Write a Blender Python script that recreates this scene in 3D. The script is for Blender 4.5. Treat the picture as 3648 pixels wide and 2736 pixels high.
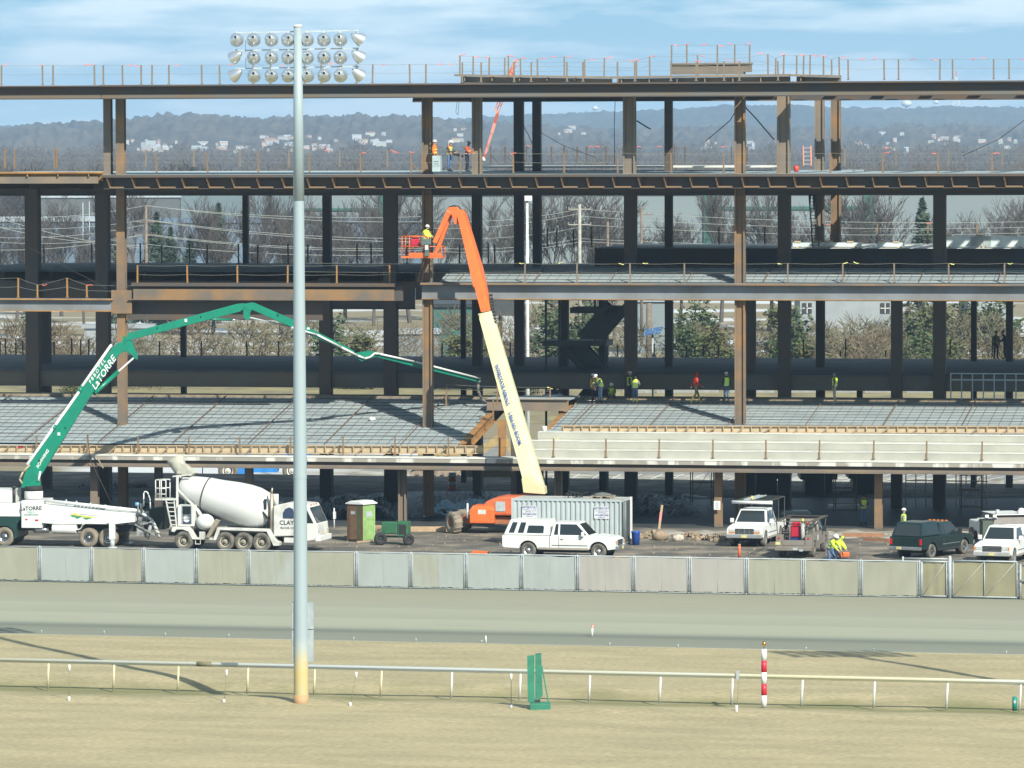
import bpy, bmesh, math, random
from math import sin, cos, pi, atan, atan2, sqrt, tan
from mathutils import Vector, Matrix
R = math.radians
random.seed(7)
for o in list(bpy.data.objects): bpy.data.objects.remove(o)
SC = bpy.context.scene
COL = SC.collection
# ------------------------------------------------------------------ camera
FPX = 18240.0; CZ = 22.56
PITCH = atan(868/18240.0); ROLL = R(0.17)
CAMM = Matrix.Rotation(pi/2-PITCH, 3, 'X') @ Matrix.Rotation(-ROLL, 3, 'Z')
cd = bpy.data.cameras.new('camera'); cam = bpy.data.objects.new('camera', cd); COL.objects.link(cam)
cd.sensor_width = 36.0; cd.lens = 36.0*FPX/3648.0; cd.clip_start = 1.0; cd.clip_end = 60000.0
cam.location = (0, 0, CZ); cam.rotation_euler = CAMM.to_euler(); SC.camera = cam
# ------------------------------------------------------------------ light
SUN_EL = R(36); SUN_AZ = R(28)        # shadows fall away from the camera, SUN_AZ to the left of +Y
sunvec = Vector((sin(SUN_AZ)*cos(SUN_EL), -cos(SUN_AZ)*cos(SUN_EL), sin(SUN_EL)))   # towards the sun
sd = bpy.data.lights.new('sun', 'SUN'); sd.energy = 5.0; sd.angle = R(0.5); sd.color = (1.0, 0.97, 0.84)
sun = bpy.data.objects.new('sun', sd); COL.objects.link(sun)
sun.rotation_euler = sunvec.to_track_quat('Z', 'Y').to_euler(); sun.location = (60, -60, 90)
wd = bpy.data.worlds.new('World'); SC.world = wd; wd.use_nodes = True
nt = wd.node_tree; nt.nodes.clear(); N = nt.nodes.new; LK = nt.links.new
out = N('ShaderNodeOutputWorld'); bg = N('ShaderNodeBackground'); sky = N('ShaderNodeTexSky')
sky.sky_type = 'NISHITA'; sky.sun_disc = False; sky.sun_elevation = SUN_EL
sky.sun_rotation = atan2(sunvec.x, sunvec.y) ; sky.altitude = 0; sky.air_density = 1.0; sky.dust_density = 0.3; sky.ozone_density = 2.0
bg.inputs[1].default_value = 0.07
tc = N('ShaderNodeTexCoord'); sep = N('ShaderNodeSeparateXYZ'); LK(tc.outputs['Generated'], sep.inputs[0])
az = N('ShaderNodeMath'); az.operation = 'MULTIPLY_ADD'; az.inputs[1].default_value = 0.95; az.inputs[2].default_value = 0.13
LK(sep.outputs[2], az.inputs[0])
comb = N('ShaderNodeCombineXYZ'); LK(sep.outputs[0], comb.inputs[0]); LK(sep.outputs[1], comb.inputs[1]); LK(az.outputs[0], comb.inputs[2])
nrm = N('ShaderNodeVectorMath'); nrm.operation = 'NORMALIZE'; LK(comb.outputs[0], nrm.inputs[0]); LK(nrm.outputs[0], sky.inputs[0])
# thin drifting cloud, stretched along the horizon
mp = N('ShaderNodeMapping'); mp.inputs['Scale'].default_value = (18, 18, 130); LK(tc.outputs['Generated'], mp.inputs[0])
n1 = N('ShaderNodeTexNoise'); n1.inputs['Scale'].default_value = 1.0; n1.inputs['Detail'].default_value = 5; n1.inputs['Roughness'].default_value = 0.55
LK(mp.outputs[0], n1.inputs['Vector'])
cr = N('ShaderNodeValToRGB'); cr.color_ramp.elements[0].position = 0.44; cr.color_ramp.elements[1].position = 0.64
cr.color_ramp.elements[0].color = (0, 0, 0, 1); cr.color_ramp.elements[1].color = (1, 1, 1, 1); LK(n1.outputs[0], cr.inputs[0])
hz = N('ShaderNodeMapRange'); hz.inputs[1].default_value = 0.0; hz.inputs[2].default_value = 0.028; hz.inputs[3].default_value = 0.50; hz.inputs[4].default_value = 0.10
LK(sep.outputs[2], hz.inputs[0])
cs = N('ShaderNodeMath'); cs.operation = 'MULTIPLY_ADD'; cs.inputs[1].default_value = 0.95; LK(cr.outputs[0], cs.inputs[0]); LK(hz.outputs[0], cs.inputs[2]); cs.use_clamp = True
tint = N('ShaderNodeMixRGB'); tint.blend_type = 'MULTIPLY'; tint.inputs[0].default_value = 1.0; tint.inputs[2].default_value = (0.60, 0.96, 1.0, 1); LK(sky.outputs[0], tint.inputs[1])
mx = N('ShaderNodeMixRGB'); LK(cs.outputs[0], mx.inputs[0]); LK(tint.outputs[0], mx.inputs[1]); mx.inputs[2].default_value = (8.6, 10.2, 10.8, 1)
LK(mx.outputs[0], bg.inputs[0]); LK(bg.outputs[0], out.inputs[0])
SC.view_settings.view_transform = 'Standard'; SC.view_settings.look = 'None'; SC.view_settings.exposure = 0.58; SC.view_settings.gamma = 1
SC.cycles.max_bounces = 6; SC.cycles.diffuse_bounces = 3; SC.cycles.glossy_bounces = 3; SC.cycles.volume_bounces = 1; SC.cycles.transmission_bounces = 3
SC.cycles.use_denoising = True; SC.cycles.sample_clamp_indirect = 6

# ------------------------------------------------------------------ pixel -> place helpers
def ray(px, py): return CAMM @ Vector(((px-1824)/FPX, (1368-py)/FPX, -1))
CP = Vector((0, 0, CZ))
def G(px, py, z=0.0):
    d = ray(px, py); return CP + d*((z-CZ)/d.z)
def PY(px, py, Y):
    d = ray(px, py); return CP + d*(Y/d.y)
BETA = atan(0.187)
EA = Vector((cos(BETA), -sin(BETA), 0)); ED = Vector((sin(BETA), cos(BETA), 0))
D0 = 305*cos(BETA)
BORG = ED*D0
def BL(px, py, D):
    "pixel on the facade-parallel plane whose depth on the middle of the picture is D -> building coords (a, d, z)"
    d = ray(px, py); t = D*cos(BETA)/d.dot(ED); p = CP+d*t
    return Vector((p.dot(EA), D*cos(BETA)-D0, p.z))
def bw(a, d, z): return BORG + EA*a + ED*d + Vector((0, 0, z))
GAM = atan(0.24)
TA = Vector((cos(GAM), -sin(GAM), 0)); TD = Vector((sin(GAM), cos(GAM), 0))
def tw(a, t, z=0): return TA*a + TD*t + Vector((0, 0, z))
def tl(p): return (p.dot(TA), p.dot(TD))

# ------------------------------------------------------------------ materials
MATS = {}

def mat(name, col, rough=0.7, metal=0.0, col2=None, scale=3.0, amt=1.0, detail=5, lo=0.35, hi=0.65, bump=0.0, bscale=None, coords='Object', stretch=(1, 1, 1), spec=0.5, emit=None):
    if name in MATS: return MATS[name]
    m = bpy.data.materials.new(name); m.use_nodes = True; t = m.node_tree; b = t.nodes['Principled BSDF']
    b.inputs['Roughness'].default_value = rough; b.inputs['Metallic'].default_value = metal
    b.inputs['Specular IOR Level'].default_value = spec
    b.inputs['Base Color'].default_value = (*col, 1)
    if emit: b.inputs['Emission Color'].default_value = (*emit[:3], 1); b.inputs['Emission Strength'].default_value = emit[3]
    if col2 is None: col2 = tuple(c*0.78 for c in col)
    tcn = t.nodes.new('ShaderNodeTexCoord'); mpn = t.nodes.new('ShaderNodeMapping'); mpn.inputs['Scale'].default_value = stretch
    t.links.new(tcn.outputs[coords], mpn.inputs[0])
    nz = t.nodes.new('ShaderNodeTexNoise'); nz.inputs['Scale'].default_value = scale; nz.inputs['Detail'].default_value = detail
    t.links.new(mpn.outputs[0], nz.inputs['Vector'])
    r = t.nodes.new('ShaderNodeValToRGB'); r.color_ramp.elements[0].position = lo; r.color_ramp.elements[1].position = hi
    r.color_ramp.elements[0].color = (*col, 1); r.color_ramp.elements[1].color = (*[a+(b_-a)*amt for a, b_ in zip(col, col2)], 1)
    t.links.new(nz.outputs[0], r.inputs[0]); t.links.new(r.outputs[0], b.inputs['Base Color'])
    if bump:
        n2 = t.nodes.new('ShaderNodeTexNoise'); n2.inputs['Scale'].default_value = bscale or scale*4; n2.inputs['Detail'].default_value = 4
        t.links.new(mpn.outputs[0], n2.inputs['Vector'])
        bp = t.nodes.new('ShaderNodeBump'); bp.inputs['Strength'].default_value = bump; bp.inputs['Distance'].default_value = 0.1
        t.links.new(n2.outputs[0], bp.inputs['Height']); t.links.new(bp.outputs[0], b.inputs['Normal'])
    MATS[name] = m; return m

# ------------------------------------------------------------------ object helpers
class MB:
    def __init__(s): s.v = []; s.f = []; s.sm = []
    def add(s, vs, fs, smooth=False, M=None):
        n = len(s.v)
        s.v += [(M @ Vector(v)) if M is not None else Vector(v) for v in vs]
        s.f += [tuple(i+n for i in f) for f in fs]; s.sm += [smooth]*len(fs); return s
    def box(s, x0, x1, y0, y1, z0, z1, M=None):
        vs = [(x, y, z) for z in (z0, z1) for y in (y0, y1) for x in (x0, x1)]
        return s.add(vs, [(0, 2, 3, 1), (4, 5, 7, 6), (0, 1, 5, 4), (2, 6, 7, 3), (0, 4, 6, 2), (1, 3, 7, 5)], M=M)
    def bc(s, c, sz, M=None):
        return s.box(c[0]-sz[0]/2, c[0]+sz[0]/2, c[1]-sz[1]/2, c[1]+sz[1]/2, c[2]-sz[2]/2, c[2]+sz[2]/2, M=M)
    def bar(s, p0, p1, w, h=None, up=(0, 0, 1)):
        h = h or w; p0 = Vector(p0); p1 = Vector(p1); d = (p1-p0); L = d.length
        if L < 1e-6: return s
        d.normalize(); u = Vector(up)
        if abs(d.dot(u)) > 0.99: u = Vector((0, 1, 0))
        x = d.cross(u).normalized(); z = x.cross(d)
        vs = [p+x*a*w/2+z*b*h/2 for p in (p0, p1) for a, b in ((-1, -1), (1, -1), (1, 1), (-1, 1))]
        return s.add(vs, [(0, 1, 2, 3), (7, 6, 5, 4), (0, 4, 5, 1), (1, 5, 6, 2), (2, 6, 7, 3), (3, 7, 4, 0)])
    def tube(s, p0, p1, r0, r1=None, n=10, cap=True, M=None):
        r1 = r0 if r1 is None else r1; p0 = Vector(p0); p1 = Vector(p1); d = p1-p0
        if d.length < 1e-6: return s
        d.normalize(); u = Vector((0, 0, 1)) if abs(d.z) < 0.95 else Vector((1, 0, 0))
        x = d.cross(u).normalized(); y = d.cross(x)
        vs = [p+(x*cos(2*pi*i/n)+y*sin(2*pi*i/n))*r for p, r in ((p0, r0), (p1, r1)) for i in range(n)]
        s.add(vs, [(i, (i+1) % n, n+(i+1) % n, n+i) for i in range(n)], True, M)
        if cap:
            k = len(s.v)-2*n
            s.f += [tuple(k+i for i in range(n)), tuple(k+n+i for i in range(n-1, -1, -1))]; s.sm += [False, False]
        return s
    def path(s, pts, r, n=6):
        for a, b in zip(pts[:-1], pts[1:]): s.tube(a, b, r, r, n)
        return s
    def lathe(s, prof, n=16, M=None, smooth=True):
        "prof: (r, z) pairs, around local z"
        vs = []; fs = []
        for r, z in prof: vs += [(r*cos(2*pi*i/n), r*sin(2*pi*i/n), z) for i in range(n)]
        for k in range(len(prof)-1):
            fs += [(k*n+i, k*n+(i+1) % n, (k+1)*n+(i+1) % n, (k+1)*n+i) for i in range(n)]
        s.add(vs, fs, smooth, M)
        return s
    def prism(s, poly, y0, y1, M=None):
        "polygon in xz pushed along y"
        n = len(poly); vs = [(x, y0, z) for x, z in poly]+[(x, y1, z) for x, z in poly]
        return s.add(vs, [tuple(range(n)), tuple(range(2*n-1, n-1, -1))]+[(i, n+i, n+(i+1) % n, (i+1) % n) for i in range(n)], M=M)
    def ball(s, c, r, nu=10, nv=7, M=None):
        rx, ry, rz = (r, r, r) if not isinstance(r, tuple) else r
        vs = [(c[0], c[1], c[2]-rz)]; fs = []
        for j in range(1, nv):
            t = -pi/2+pi*j/nv
            vs += [(c[0]+rx*cos(t)*cos(2*pi*i/nu), c[1]+ry*cos(t)*sin(2*pi*i/nu), c[2]+rz*sin(t)) for i in range(nu)]
        vs.append((c[0], c[1], c[2]+rz)); T = len(vs)-1
        for i in range(nu):
            fs.append((0, 1+(i+1) % nu, 1+i)); fs.append((T, T-nu+i, T-nu+(i+1) % nu))
            for j in range(nv-2): fs.append((1+j*nu+i, 1+j*nu+(i+1) % nu, 1+(j+1)*nu+(i+1) % nu, 1+(j+1)*nu+i))
        return s.add(vs, fs, True, M)
    def quad(s, *p): return s.add(p, [tuple(range(len(p)))])
    def mesh(s, name, fix=True):
        me = bpy.data.meshes.new(name); me.from_pydata([tuple(v) for v in s.v], [], s.f); me.update()
        me.polygons.foreach_set('use_smooth', s.sm)
        if fix:
            b = bmesh.new(); b.from_mesh(me); bmesh.ops.recalc_face_normals(b, faces=b.faces); b.to_mesh(me); b.free()
        return me
    def build(s, name, m, parent=None, loc=None, rotz=None, bevel=0, fix=True):
        me = s.mesh(name, fix)
        if m: me.materials.append(m)
        o = bpy.data.objects.new(name, me); COL.objects.link(o)
        if parent: o.parent = parent
        if loc is not None: o.location = loc
        if rotz is not None: o.rotation_euler = (0, 0, rotz)
        if bevel:
            bv = o.modifiers.new('bevel', 'BEVEL'); bv.width = bevel; bv.segments = 2; bv.limit_method = 'ANGLE'; bv.angle_limit = R(35)
        return o
def tag(o, label=None, cat=None, group=None, kind=None):
    if label: o['label'] = label
    if cat: o['category'] = cat
    if group: o['group'] = group
    if kind: o['kind'] = kind
    return o
def thing(name, label, cat, loc=(0, 0, 0), rotz=0.0, group=None):
    o = bpy.data.objects.new(name, None); COL.objects.link(o); o.empty_display_size = 0.3
    o.location = loc; o.rotation_euler = (0, 0, rotz); return tag(o, label, cat, group)
def dup(o, parent=None):
    c = o.copy(); COL.objects.link(c); c.parent = parent
    for ch in o.children: dup(ch, c)
    return c
def text(body, size, m, parent, M, bold=0.0, shear=0.0, name='lettering', align='CENTER', sp=1.0):
    cu = bpy.data.curves.new('t', 'FONT'); cu.body = body; cu.size = size; cu.align_x = align; cu.align_y = 'CENTER'
    cu.offset = bold; cu.shear = shear; cu.space_character = sp; cu.resolution_u = 2
    o = bpy.data.objects.new('t', cu); COL.objects.link(o)
    dg = bpy.context.evaluated_depsgraph_get(); me = bpy.data.meshes.new_from_object(o.evaluated_get(dg))
    bpy.data.objects.remove(o); me.transform(M); me.materials.clear(); me.materials.append(m)
    q = bpy.data.objects.new(name, me); COL.objects.link(q); q.parent = parent; return q
def face_M(p, xdir, ydir):
    "matrix that lays text (x right, y up) at p with the given axes"
    x = Vector(xdir).normalized(); y = Vector(ydir).normalized(); z = x.cross(y)
    return Matrix(((x.x, y.x, z.x, p[0]), (x.y, y.y, z.y, p[1]), (x.z, y.z, z.z, p[2]), (0, 0, 0, 1)))

WHITE = mat('white_paint', (0.66, 0.67, 0.66), 0.35, col2=(0.54, 0.54, 0.52), scale=1.2, amt=0.6)
WORNWHITE = mat('worn_white_paint', (0.58, 0.58, 0.55), 0.5, col2=(0.33, 0.31, 0.27), scale=1.5, amt=0.7, lo=0.45, hi=0.75)
BLACK = mat('black_rubber', (0.02, 0.02, 0.022), 0.8)
DARK = mat('dark_metal', (0.035, 0.038, 0.04), 0.5, 0.3)
TYRE = mat('dusty_tyre', (0.075, 0.07, 0.062), 0.9, col2=(0.17, 0.155, 0.13), scale=4)
GLASS = mat('dark_glass', (0.018, 0.025, 0.028), 0.08, spec=0.6, amt=0)
CHROME = mat('chrome', (0.7, 0.7, 0.7), 0.15, 1.0)
GALV = mat('galvanised_steel', (0.38, 0.425, 0.44), 0.55, 0.0, col2=(0.30, 0.34, 0.36))
RUST = mat('rusty_steel', (0.235, 0.135, 0.06), 0.8, col2=(0.13, 0.105, 0.085), scale=0.6, lo=0.38, hi=0.62, bump=0.1, bscale=6)
RUSTO = mat('orange_rust_steel', (0.36, 0.185, 0.05), 0.8, col2=(0.22, 0.12, 0.055), scale=1.0)
STEEL = mat('weathered_steel', (0.062, 0.060, 0.060), 0.7, col2=(0.095, 0.060, 0.038), scale=0.5, bump=0.05)  # darker than the other steels: interior shade is put into this colour
EDGEST = mat('dull_edge_steel', (0.125, 0.12, 0.11), 0.7, col2=(0.14, 0.105, 0.07), scale=0.5)
STEELG = mat('grey_steel', (0.20, 0.215, 0.235), 0.65, col2=(0.15, 0.15, 0.15), scale=0.5)
BROWNST = mat('brown_steel', (0.21, 0.155, 0.105), 0.75, col2=(0.14, 0.12, 0.105), scale=0.7)
WOOD = mat('new_lumber', (0.44, 0.31, 0.185), 0.8, col2=(0.34, 0.24, 0.15), scale=3)
PLY = mat('plywood', (0.47, 0.37, 0.24), 0.8, col2=(0.38, 0.32, 0.22), scale=2)
OLDWOOD = mat('grey_lumber', (0.34, 0.26, 0.17), 0.85, col2=(0.2, 0.16, 0.12), scale=2)
CONC = mat('fresh_concrete', (0.37, 0.365, 0.315), 0.85, col2=(0.31, 0.305, 0.265), scale=0.7, bump=0.1)
CONCW = mat('pale_concrete', (0.62, 0.62, 0.58), 0.85, col2=(0.5, 0.5, 0.46), scale=1.0)
DECKF = mat('dirty_deck_flute', (0.085, 0.115, 0.135), 0.8, col2=(0.07, 0.095, 0.11), scale=0.5)  # darker grey-blue for the sunk strips of the raked decks
DECKD = mat('dull_deck', (0.075, 0.085, 0.095), 0.85, 0.0, col2=(0.05, 0.055, 0.06), scale=0.4)  # darker copy of the deck for back floors, shade put into colour
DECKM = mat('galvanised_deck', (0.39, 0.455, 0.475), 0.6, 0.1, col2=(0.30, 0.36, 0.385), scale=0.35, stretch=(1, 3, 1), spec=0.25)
REBAR = mat('rusty_rebar', (0.17, 0.11, 0.075), 0.9)
CABLE = mat('steel_cable', (0.25, 0.24, 0.2), 0.6, 0.3)
RIBY = mat('yellow_ribbon', (0.75, 0.75, 0.25), 0.7)
RIBR = mat('red_ribbon', (0.75, 0.14, 0.10), 0.7)
ORANGE = mat('orange_paint', (0.70, 0.145, 0.03), 0.4, col2=(0.58, 0.12, 0.03), scale=2)
CREAM = mat('cream_paint', (0.58, 0.55, 0.33), 0.5, col2=(0.50, 0.475, 0.29), scale=1.0)
GREENP = mat('green_boom_paint', (0.004, 0.19, 0.12), 0.35, col2=(0.006, 0.16, 0.10), scale=2)
LIME = mat('lime_plastic', (0.26, 0.42, 0.15), 0.5)
HIVIS = mat('hi_vis_yellow', (0.62, 0.85, 0.06), 0.8, col2=(0.5, 0.7, 0.06), scale=12)
RED = mat('red_paint', (0.5, 0.02, 0.05), 0.4)
BLUE = mat('blue_paint', (0.02, 0.10, 0.42), 0.5)
# ------------------------------------------------------------------ ground
def ttrack(px, py, z=0): p = G(px, py, z); return tl(p)
T_IN = 0.5*(ttrack(0, 2258)[1]+ttrack(3648, 2330)[1]); T_OUT = 0.5*(ttrack(0, 2071)[1]+ttrack(3280, 2131)[1])
T_RAIL = 0.5*(ttrack(152, 2438)[1]+ttrack(3382, 2510)[1])
GRASS = mat('dormant_grass', (0.352, 0.294, 0.172), 0.95, col2=(0.285, 0.242, 0.14), scale=0.55, detail=12, lo=0.38, hi=0.64, stretch=(0.35, 1.0, 1), bump=0.5, bscale=5)
def grass_nodes():
    t = GRASS.node_tree; b = t.nodes['Principled BSDF']; r = t.nodes['Color Ramp']
    # greener, damper growth in the swale by the rail
    tcn = t.nodes.new('ShaderNodeTexCoord'); s = t.nodes.new('ShaderNodeSeparateXYZ'); t.links.new(tcn.outputs['Object'], s.inputs[0])
    nz = t.nodes.new('ShaderNodeTexNoise'); nz.inputs['Scale'].default_value = 0.25; nz.inputs['Detail'].default_value = 6; t.links.new(tcn.outputs['Object'], nz.inputs['Vector'])
    ad = t.nodes.new('ShaderNodeMath'); ad.operation = 'MULTIPLY_ADD'; ad.inputs[1].default_value = 9; t.links.new(nz.outputs[0], ad.inputs[0]); t.links.new(s.outputs[1], ad.inputs[2])
    su = t.nodes.new('ShaderNodeMath'); su.operation = 'SUBTRACT'; su.inputs[1].default_value = T_RAIL-0.6+4.5; t.links.new(ad.outputs[0], su.inputs[0])
    ab = t.nodes.new('ShaderNodeMath'); ab.operation = 'ABSOLUTE'; t.links.new(su.outputs[0], ab.inputs[0])
    mr = t.nodes.new('ShaderNodeMapRange'); mr.inputs[1].default_value = 0.8; mr.inputs[2].default_value = 3.6; mr.inputs[3].default_value = 0.95; mr.inputs[4].default_value = 0; t.links.new(ab.outputs[0], mr.inputs[0])
    n3 = t.nodes.new('ShaderNodeTexNoise'); n3.inputs['Scale'].default_value = 9; n3.inputs['Detail'].default_value = 4
    mp3 = t.nodes.new('ShaderNodeMapping'); mp3.inputs['Scale'].default_value = (0.45, 1, 1); t.links.new(tcn.outputs['Object'], mp3.inputs[0]); t.links.new(mp3.outputs[0], n3.inputs['Vector'])
    m0 = t.nodes.new('ShaderNodeMixRGB'); m0.blend_type = 'OVERLAY'; m0.inputs[0].default_value = 0.55; t.links.new(r.outputs[0], m0.inputs[1]); t.links.new(n3.outputs[0], m0.inputs[2])
    m = t.nodes.new('ShaderNodeMixRGB'); t.links.new(mr.outputs[0], m.inputs[0]); t.links.new(m0.outputs[0], m.inputs[1]); m.inputs[2].default_value = (0.165, 0.158, 0.065, 1)
    t.links.new(m.outputs[0], b.inputs['Base Color'])
grass_nodes()
def band_mat(name, stops, noise=0.12, rough=0.9, coordscale=(0.01, 0.9, 1)):
    "track surface: smooth combed bands running along the track (local x)"
    m = bpy.data.materials.new(name); m.use_nodes = True; t = m.node_tree; b = t.nodes['Principled BSDF']; b.inputs['Roughness'].default_value = rough; b.inputs['Specular IOR Level'].default_value = 0.2
    tcn = t.nodes.new('ShaderNodeTexCoord'); s = t.nodes.new('ShaderNodeSeparateXYZ'); t.links.new(tcn.outputs['Object'], s.inputs[0])
    nz = t.nodes.new('ShaderNodeTexNoise'); nz.inputs['Scale'].default_value = 1; nz.inputs['Detail'].default_value = 4
    mp_ = t.nodes.new('ShaderNodeMapping'); mp_.inputs['Scale'].default_value = coordscale; t.links.new(tcn.outputs['Object'], mp_.inputs[0]); t.links.new(mp_.outputs[0], nz.inputs['Vector'])
    wob = t.nodes.new('ShaderNodeMath'); wob.operation = 'MULTIPLY_ADD'; wob.inputs[1].default_value = 0.9; t.links.new(nz.outputs[0], wob.inputs[0]); t.links.new(s.outputs[1], wob.inputs[2])
    mr = t.nodes.new('ShaderNodeMapRange'); mr.inputs[1].default_value = stops[0][0]; mr.inputs[2].default_value = stops[-1][0]; t.links.new(wob.outputs[0], mr.inputs[0])
    r = t.nodes.new('ShaderNodeValToRGB'); el = r.color_ramp.elements; T0, T1 = stops[0][0], stops[-1][0]
    el[0].position = 0; el[0].color = (*stops[0][1], 1); el[1].position = 1; el[1].color = (*stops[-1][1], 1)
    for p, c in stops[1:-1]:
        e = el.new((p-T0)/(T1-T0)); e.color = (*c, 1)
    t.links.new(mr.outputs[0], r.inputs[0])
    n2 = t.nodes.new('ShaderNodeTexNoise'); n2.inputs['Scale'].default_value = 5; n2.inputs['Detail'].default_value = 6
    mp2 = t.nodes.new('ShaderNodeMapping'); mp2.inputs['Scale'].default_value = (0.05, 1.5, 1); t.links.new(tcn.outputs['Object'], mp2.inputs[0]); t.links.new(mp2.outputs[0], n2.inputs['Vector'])
    ov = t.nodes.new('ShaderNodeMixRGB'); ov.blend_type = 'OVERLAY'; ov.inputs[0].default_value = noise; t.links.new(r.outputs[0], ov.inputs[1]); t.links.new(n2.outputs[0], ov.inputs[2])
    t.links.new(ov.outputs[0], b.inputs['Base Color']); return m
TRACKROOT_ROT = -GAM
print('track t', T_IN, T_OUT, T_RAIL)
# infield lawn with a shallow swale under the rail
mb = MB(); na = 90; rows = [100+i*2 for i in range(46)]+[192+i*0.4 for i in range(int((T_IN-192)/0.4)+1)]+[T_IN]
def swale(t): return -0.30*math.exp(-((t-(T_RAIL+0.5))/2.0)**2)+0.10*math.exp(-((t-(T_RAIL-4.6))/1.2)**2)
rr = random.Random(3)
vs = []; jit = [[rr.uniform(-0.012, 0.012) for _ in range(na+1)] for _ in rows]
for j, t in enumerate(rows):
    for i in range(na+1):
        a = -90+i*2.0
        vs.append((a, t, swale(t)+jit[j][i]+0.03*sin(a*0.35)*sin(t*0.5)*(1 if t < T_IN-1 else 0) if t < T_IN-0.3 else -0.004))
mb.add(vs, [(j*(na+1)+i, j*(na+1)+i+1, (j+1)*(na+1)+i+1, (j+1)*(na+1)+i) for j in range(len(rows)-1) for i in range(na)], True)
tag(mb.build('lawn', GRASS, rotz=-GAM, fix=False), kind='structure')
TRK = band_mat('track_sand', [(T_IN, (0.20, 0.21, 0.17)), (T_IN+3.6, (0.185, 0.195, 0.155)), (T_IN+4.8, (0.145, 0.155, 0.128)), (T_IN+5.8, (0.20, 0.215, 0.175)), (T_IN+7.0, (0.285, 0.29, 0.225)),
    (T_IN+11, (0.30, 0.30, 0.235)), (T_IN+11.6, (0.265, 0.27, 0.21)), (T_IN+16, (0.29, 0.29, 0.225)), (T_IN+16.7, (0.265, 0.265, 0.21)), (T_OUT-4, (0.265, 0.255, 0.19)), (T_OUT, (0.235, 0.235, 0.18))], 0.16)
mb = MB(); mb.quad((-120, T_IN, 0), (120, T_IN, 0), (120, T_OUT+0.6, 0), (-120, T_OUT+0.6, 0)); tag(mb.build('racetrack', TRK, rotz=-GAM, fix=False), kind='structure')
DIRT = mat('construction_dirt', (0.088, 0.08, 0.07), 0.95, col2=(0.27, 0.225, 0.175), scale=0.42, detail=11, lo=0.44, hi=0.72, bump=0.7, bscale=3)
mb = MB(); mb.quad((-140, T_OUT+0.6, -0.004), (140, T_OUT+0.6, -0.004), (140, 333, -0.004), (-140, 333, -0.004)); mb.quad((-140, 333, -0.004), (140, 333, -0.004), (140, 344, -2.008), (-140, 344, -2.008)); tag(mb.build('construction_yard', DIRT, rotz=-GAM, fix=False), kind='structure')
PALE = mat('pale_rubble_ground', (0.42, 0.40, 0.35), 0.9, col2=(0.16, 0.14, 0.11), scale=0.7, detail=8, bump=0.5, bscale=4)
rr = random.Random(9); top = []; bot = []
mb = MB()
for i in range(41):
    px = 2330+i*36; q = G(px, 1893+rr.uniform(-6, 4), 0); w = G(px, 1916+rr.uniform(-10, 16)*(1 if px > 2450 else .4), 0); top.append((q.x, q.y, 0.004)); bot.append((w.x, w.y, 0.004))
mb.add(top+bot, [(i, i+1, 42+i, 41+i) for i in range(40)]); tag(mb.build('gravel_strip', PALE, fix=False), kind='structure')
FAR = mat('winter_field', (0.20, 0.165, 0.10), 0.95, col2=(0.48, 0.49, 0.50), scale=0.045, detail=9, lo=0.50, hi=0.60, bump=0.4, bscale=0.5, stretch=(0.6, 1, 1))
mb = MB(); mb.quad((-140, 344, -2.008), (140, 344, -2.008), (12000, 13000, -2.008), (-12000, 13000, -2.008)); tag(mb.build('ground', FAR, rotz=-GAM, fix=False), kind='structure')
ASPH = mat('asphalt', (0.17, 0.17, 0.165), 0.9, col2=(0.22, 0.215, 0.2), scale=0.4)
mb = MB(); mb.quad((-100, 368, -1.996), (150, 368, -1.996), (150, 410, -1.996), (-100, 410, -1.996)); tag(mb.build('parking_lot', ASPH, rotz=-GAM, fix=False), kind='structure')
mb = MB(); mb.quad((-100, 346, -1.996), (150, 346, -1.996), (150, 367.9, -1.996), (-100, 367.9, -1.996)); tag(mb.build('rubble_ground', PALE, rotz=-GAM, fix=False), kind='structure')
SHADEMUD = mat('wet_mud', (0.035, 0.042, 0.05), 0.55, col2=(0.06, 0.06, 0.06), scale=0.6, spec=.35)
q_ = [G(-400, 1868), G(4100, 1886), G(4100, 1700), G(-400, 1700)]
mb = MB(); mb.quad((q_[0].x, q_[0].y, .004), (q_[1].x, q_[1].y, .004), (q_[1].x+6, q_[1].y+25, .004), (q_[0].x+6, q_[0].y+23, .004)); tag(mb.build('ground_floor_shade_sheet', SHADEMUD, None, fix=False), kind='structure')  # added sheet over wet ground; deep shade under the deck put into colour
BANK = mat('bank_grass', (0.25, 0.215, 0.10), 0.95, col2=(0.15, 0.125, 0.075), scale=0.3, detail=8)
mb = MB(); mb.add([(-260, 430, -2.01), (260, 430, -2.01), (260, 462, -0.7), (-260, 462, -0.7), (260, 478, -0.7), (-260, 478, -0.7), (260, 500, -2.1), (-260, 500, -2.1)], [(0, 1, 2, 3), (3, 2, 4, 5), (5, 4, 6, 7)]); tag(mb.build('grass_bank', BANK, rotz=-GAM, fix=False), kind='structure')
mb = MB(); mb.quad((0, 464, -.696), (240, 464, -.696), (240, 476, -.696), (0, 476, -.696)); tag(mb.build('access_road', ASPH, rotz=-GAM, fix=False), kind='structure')

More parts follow.
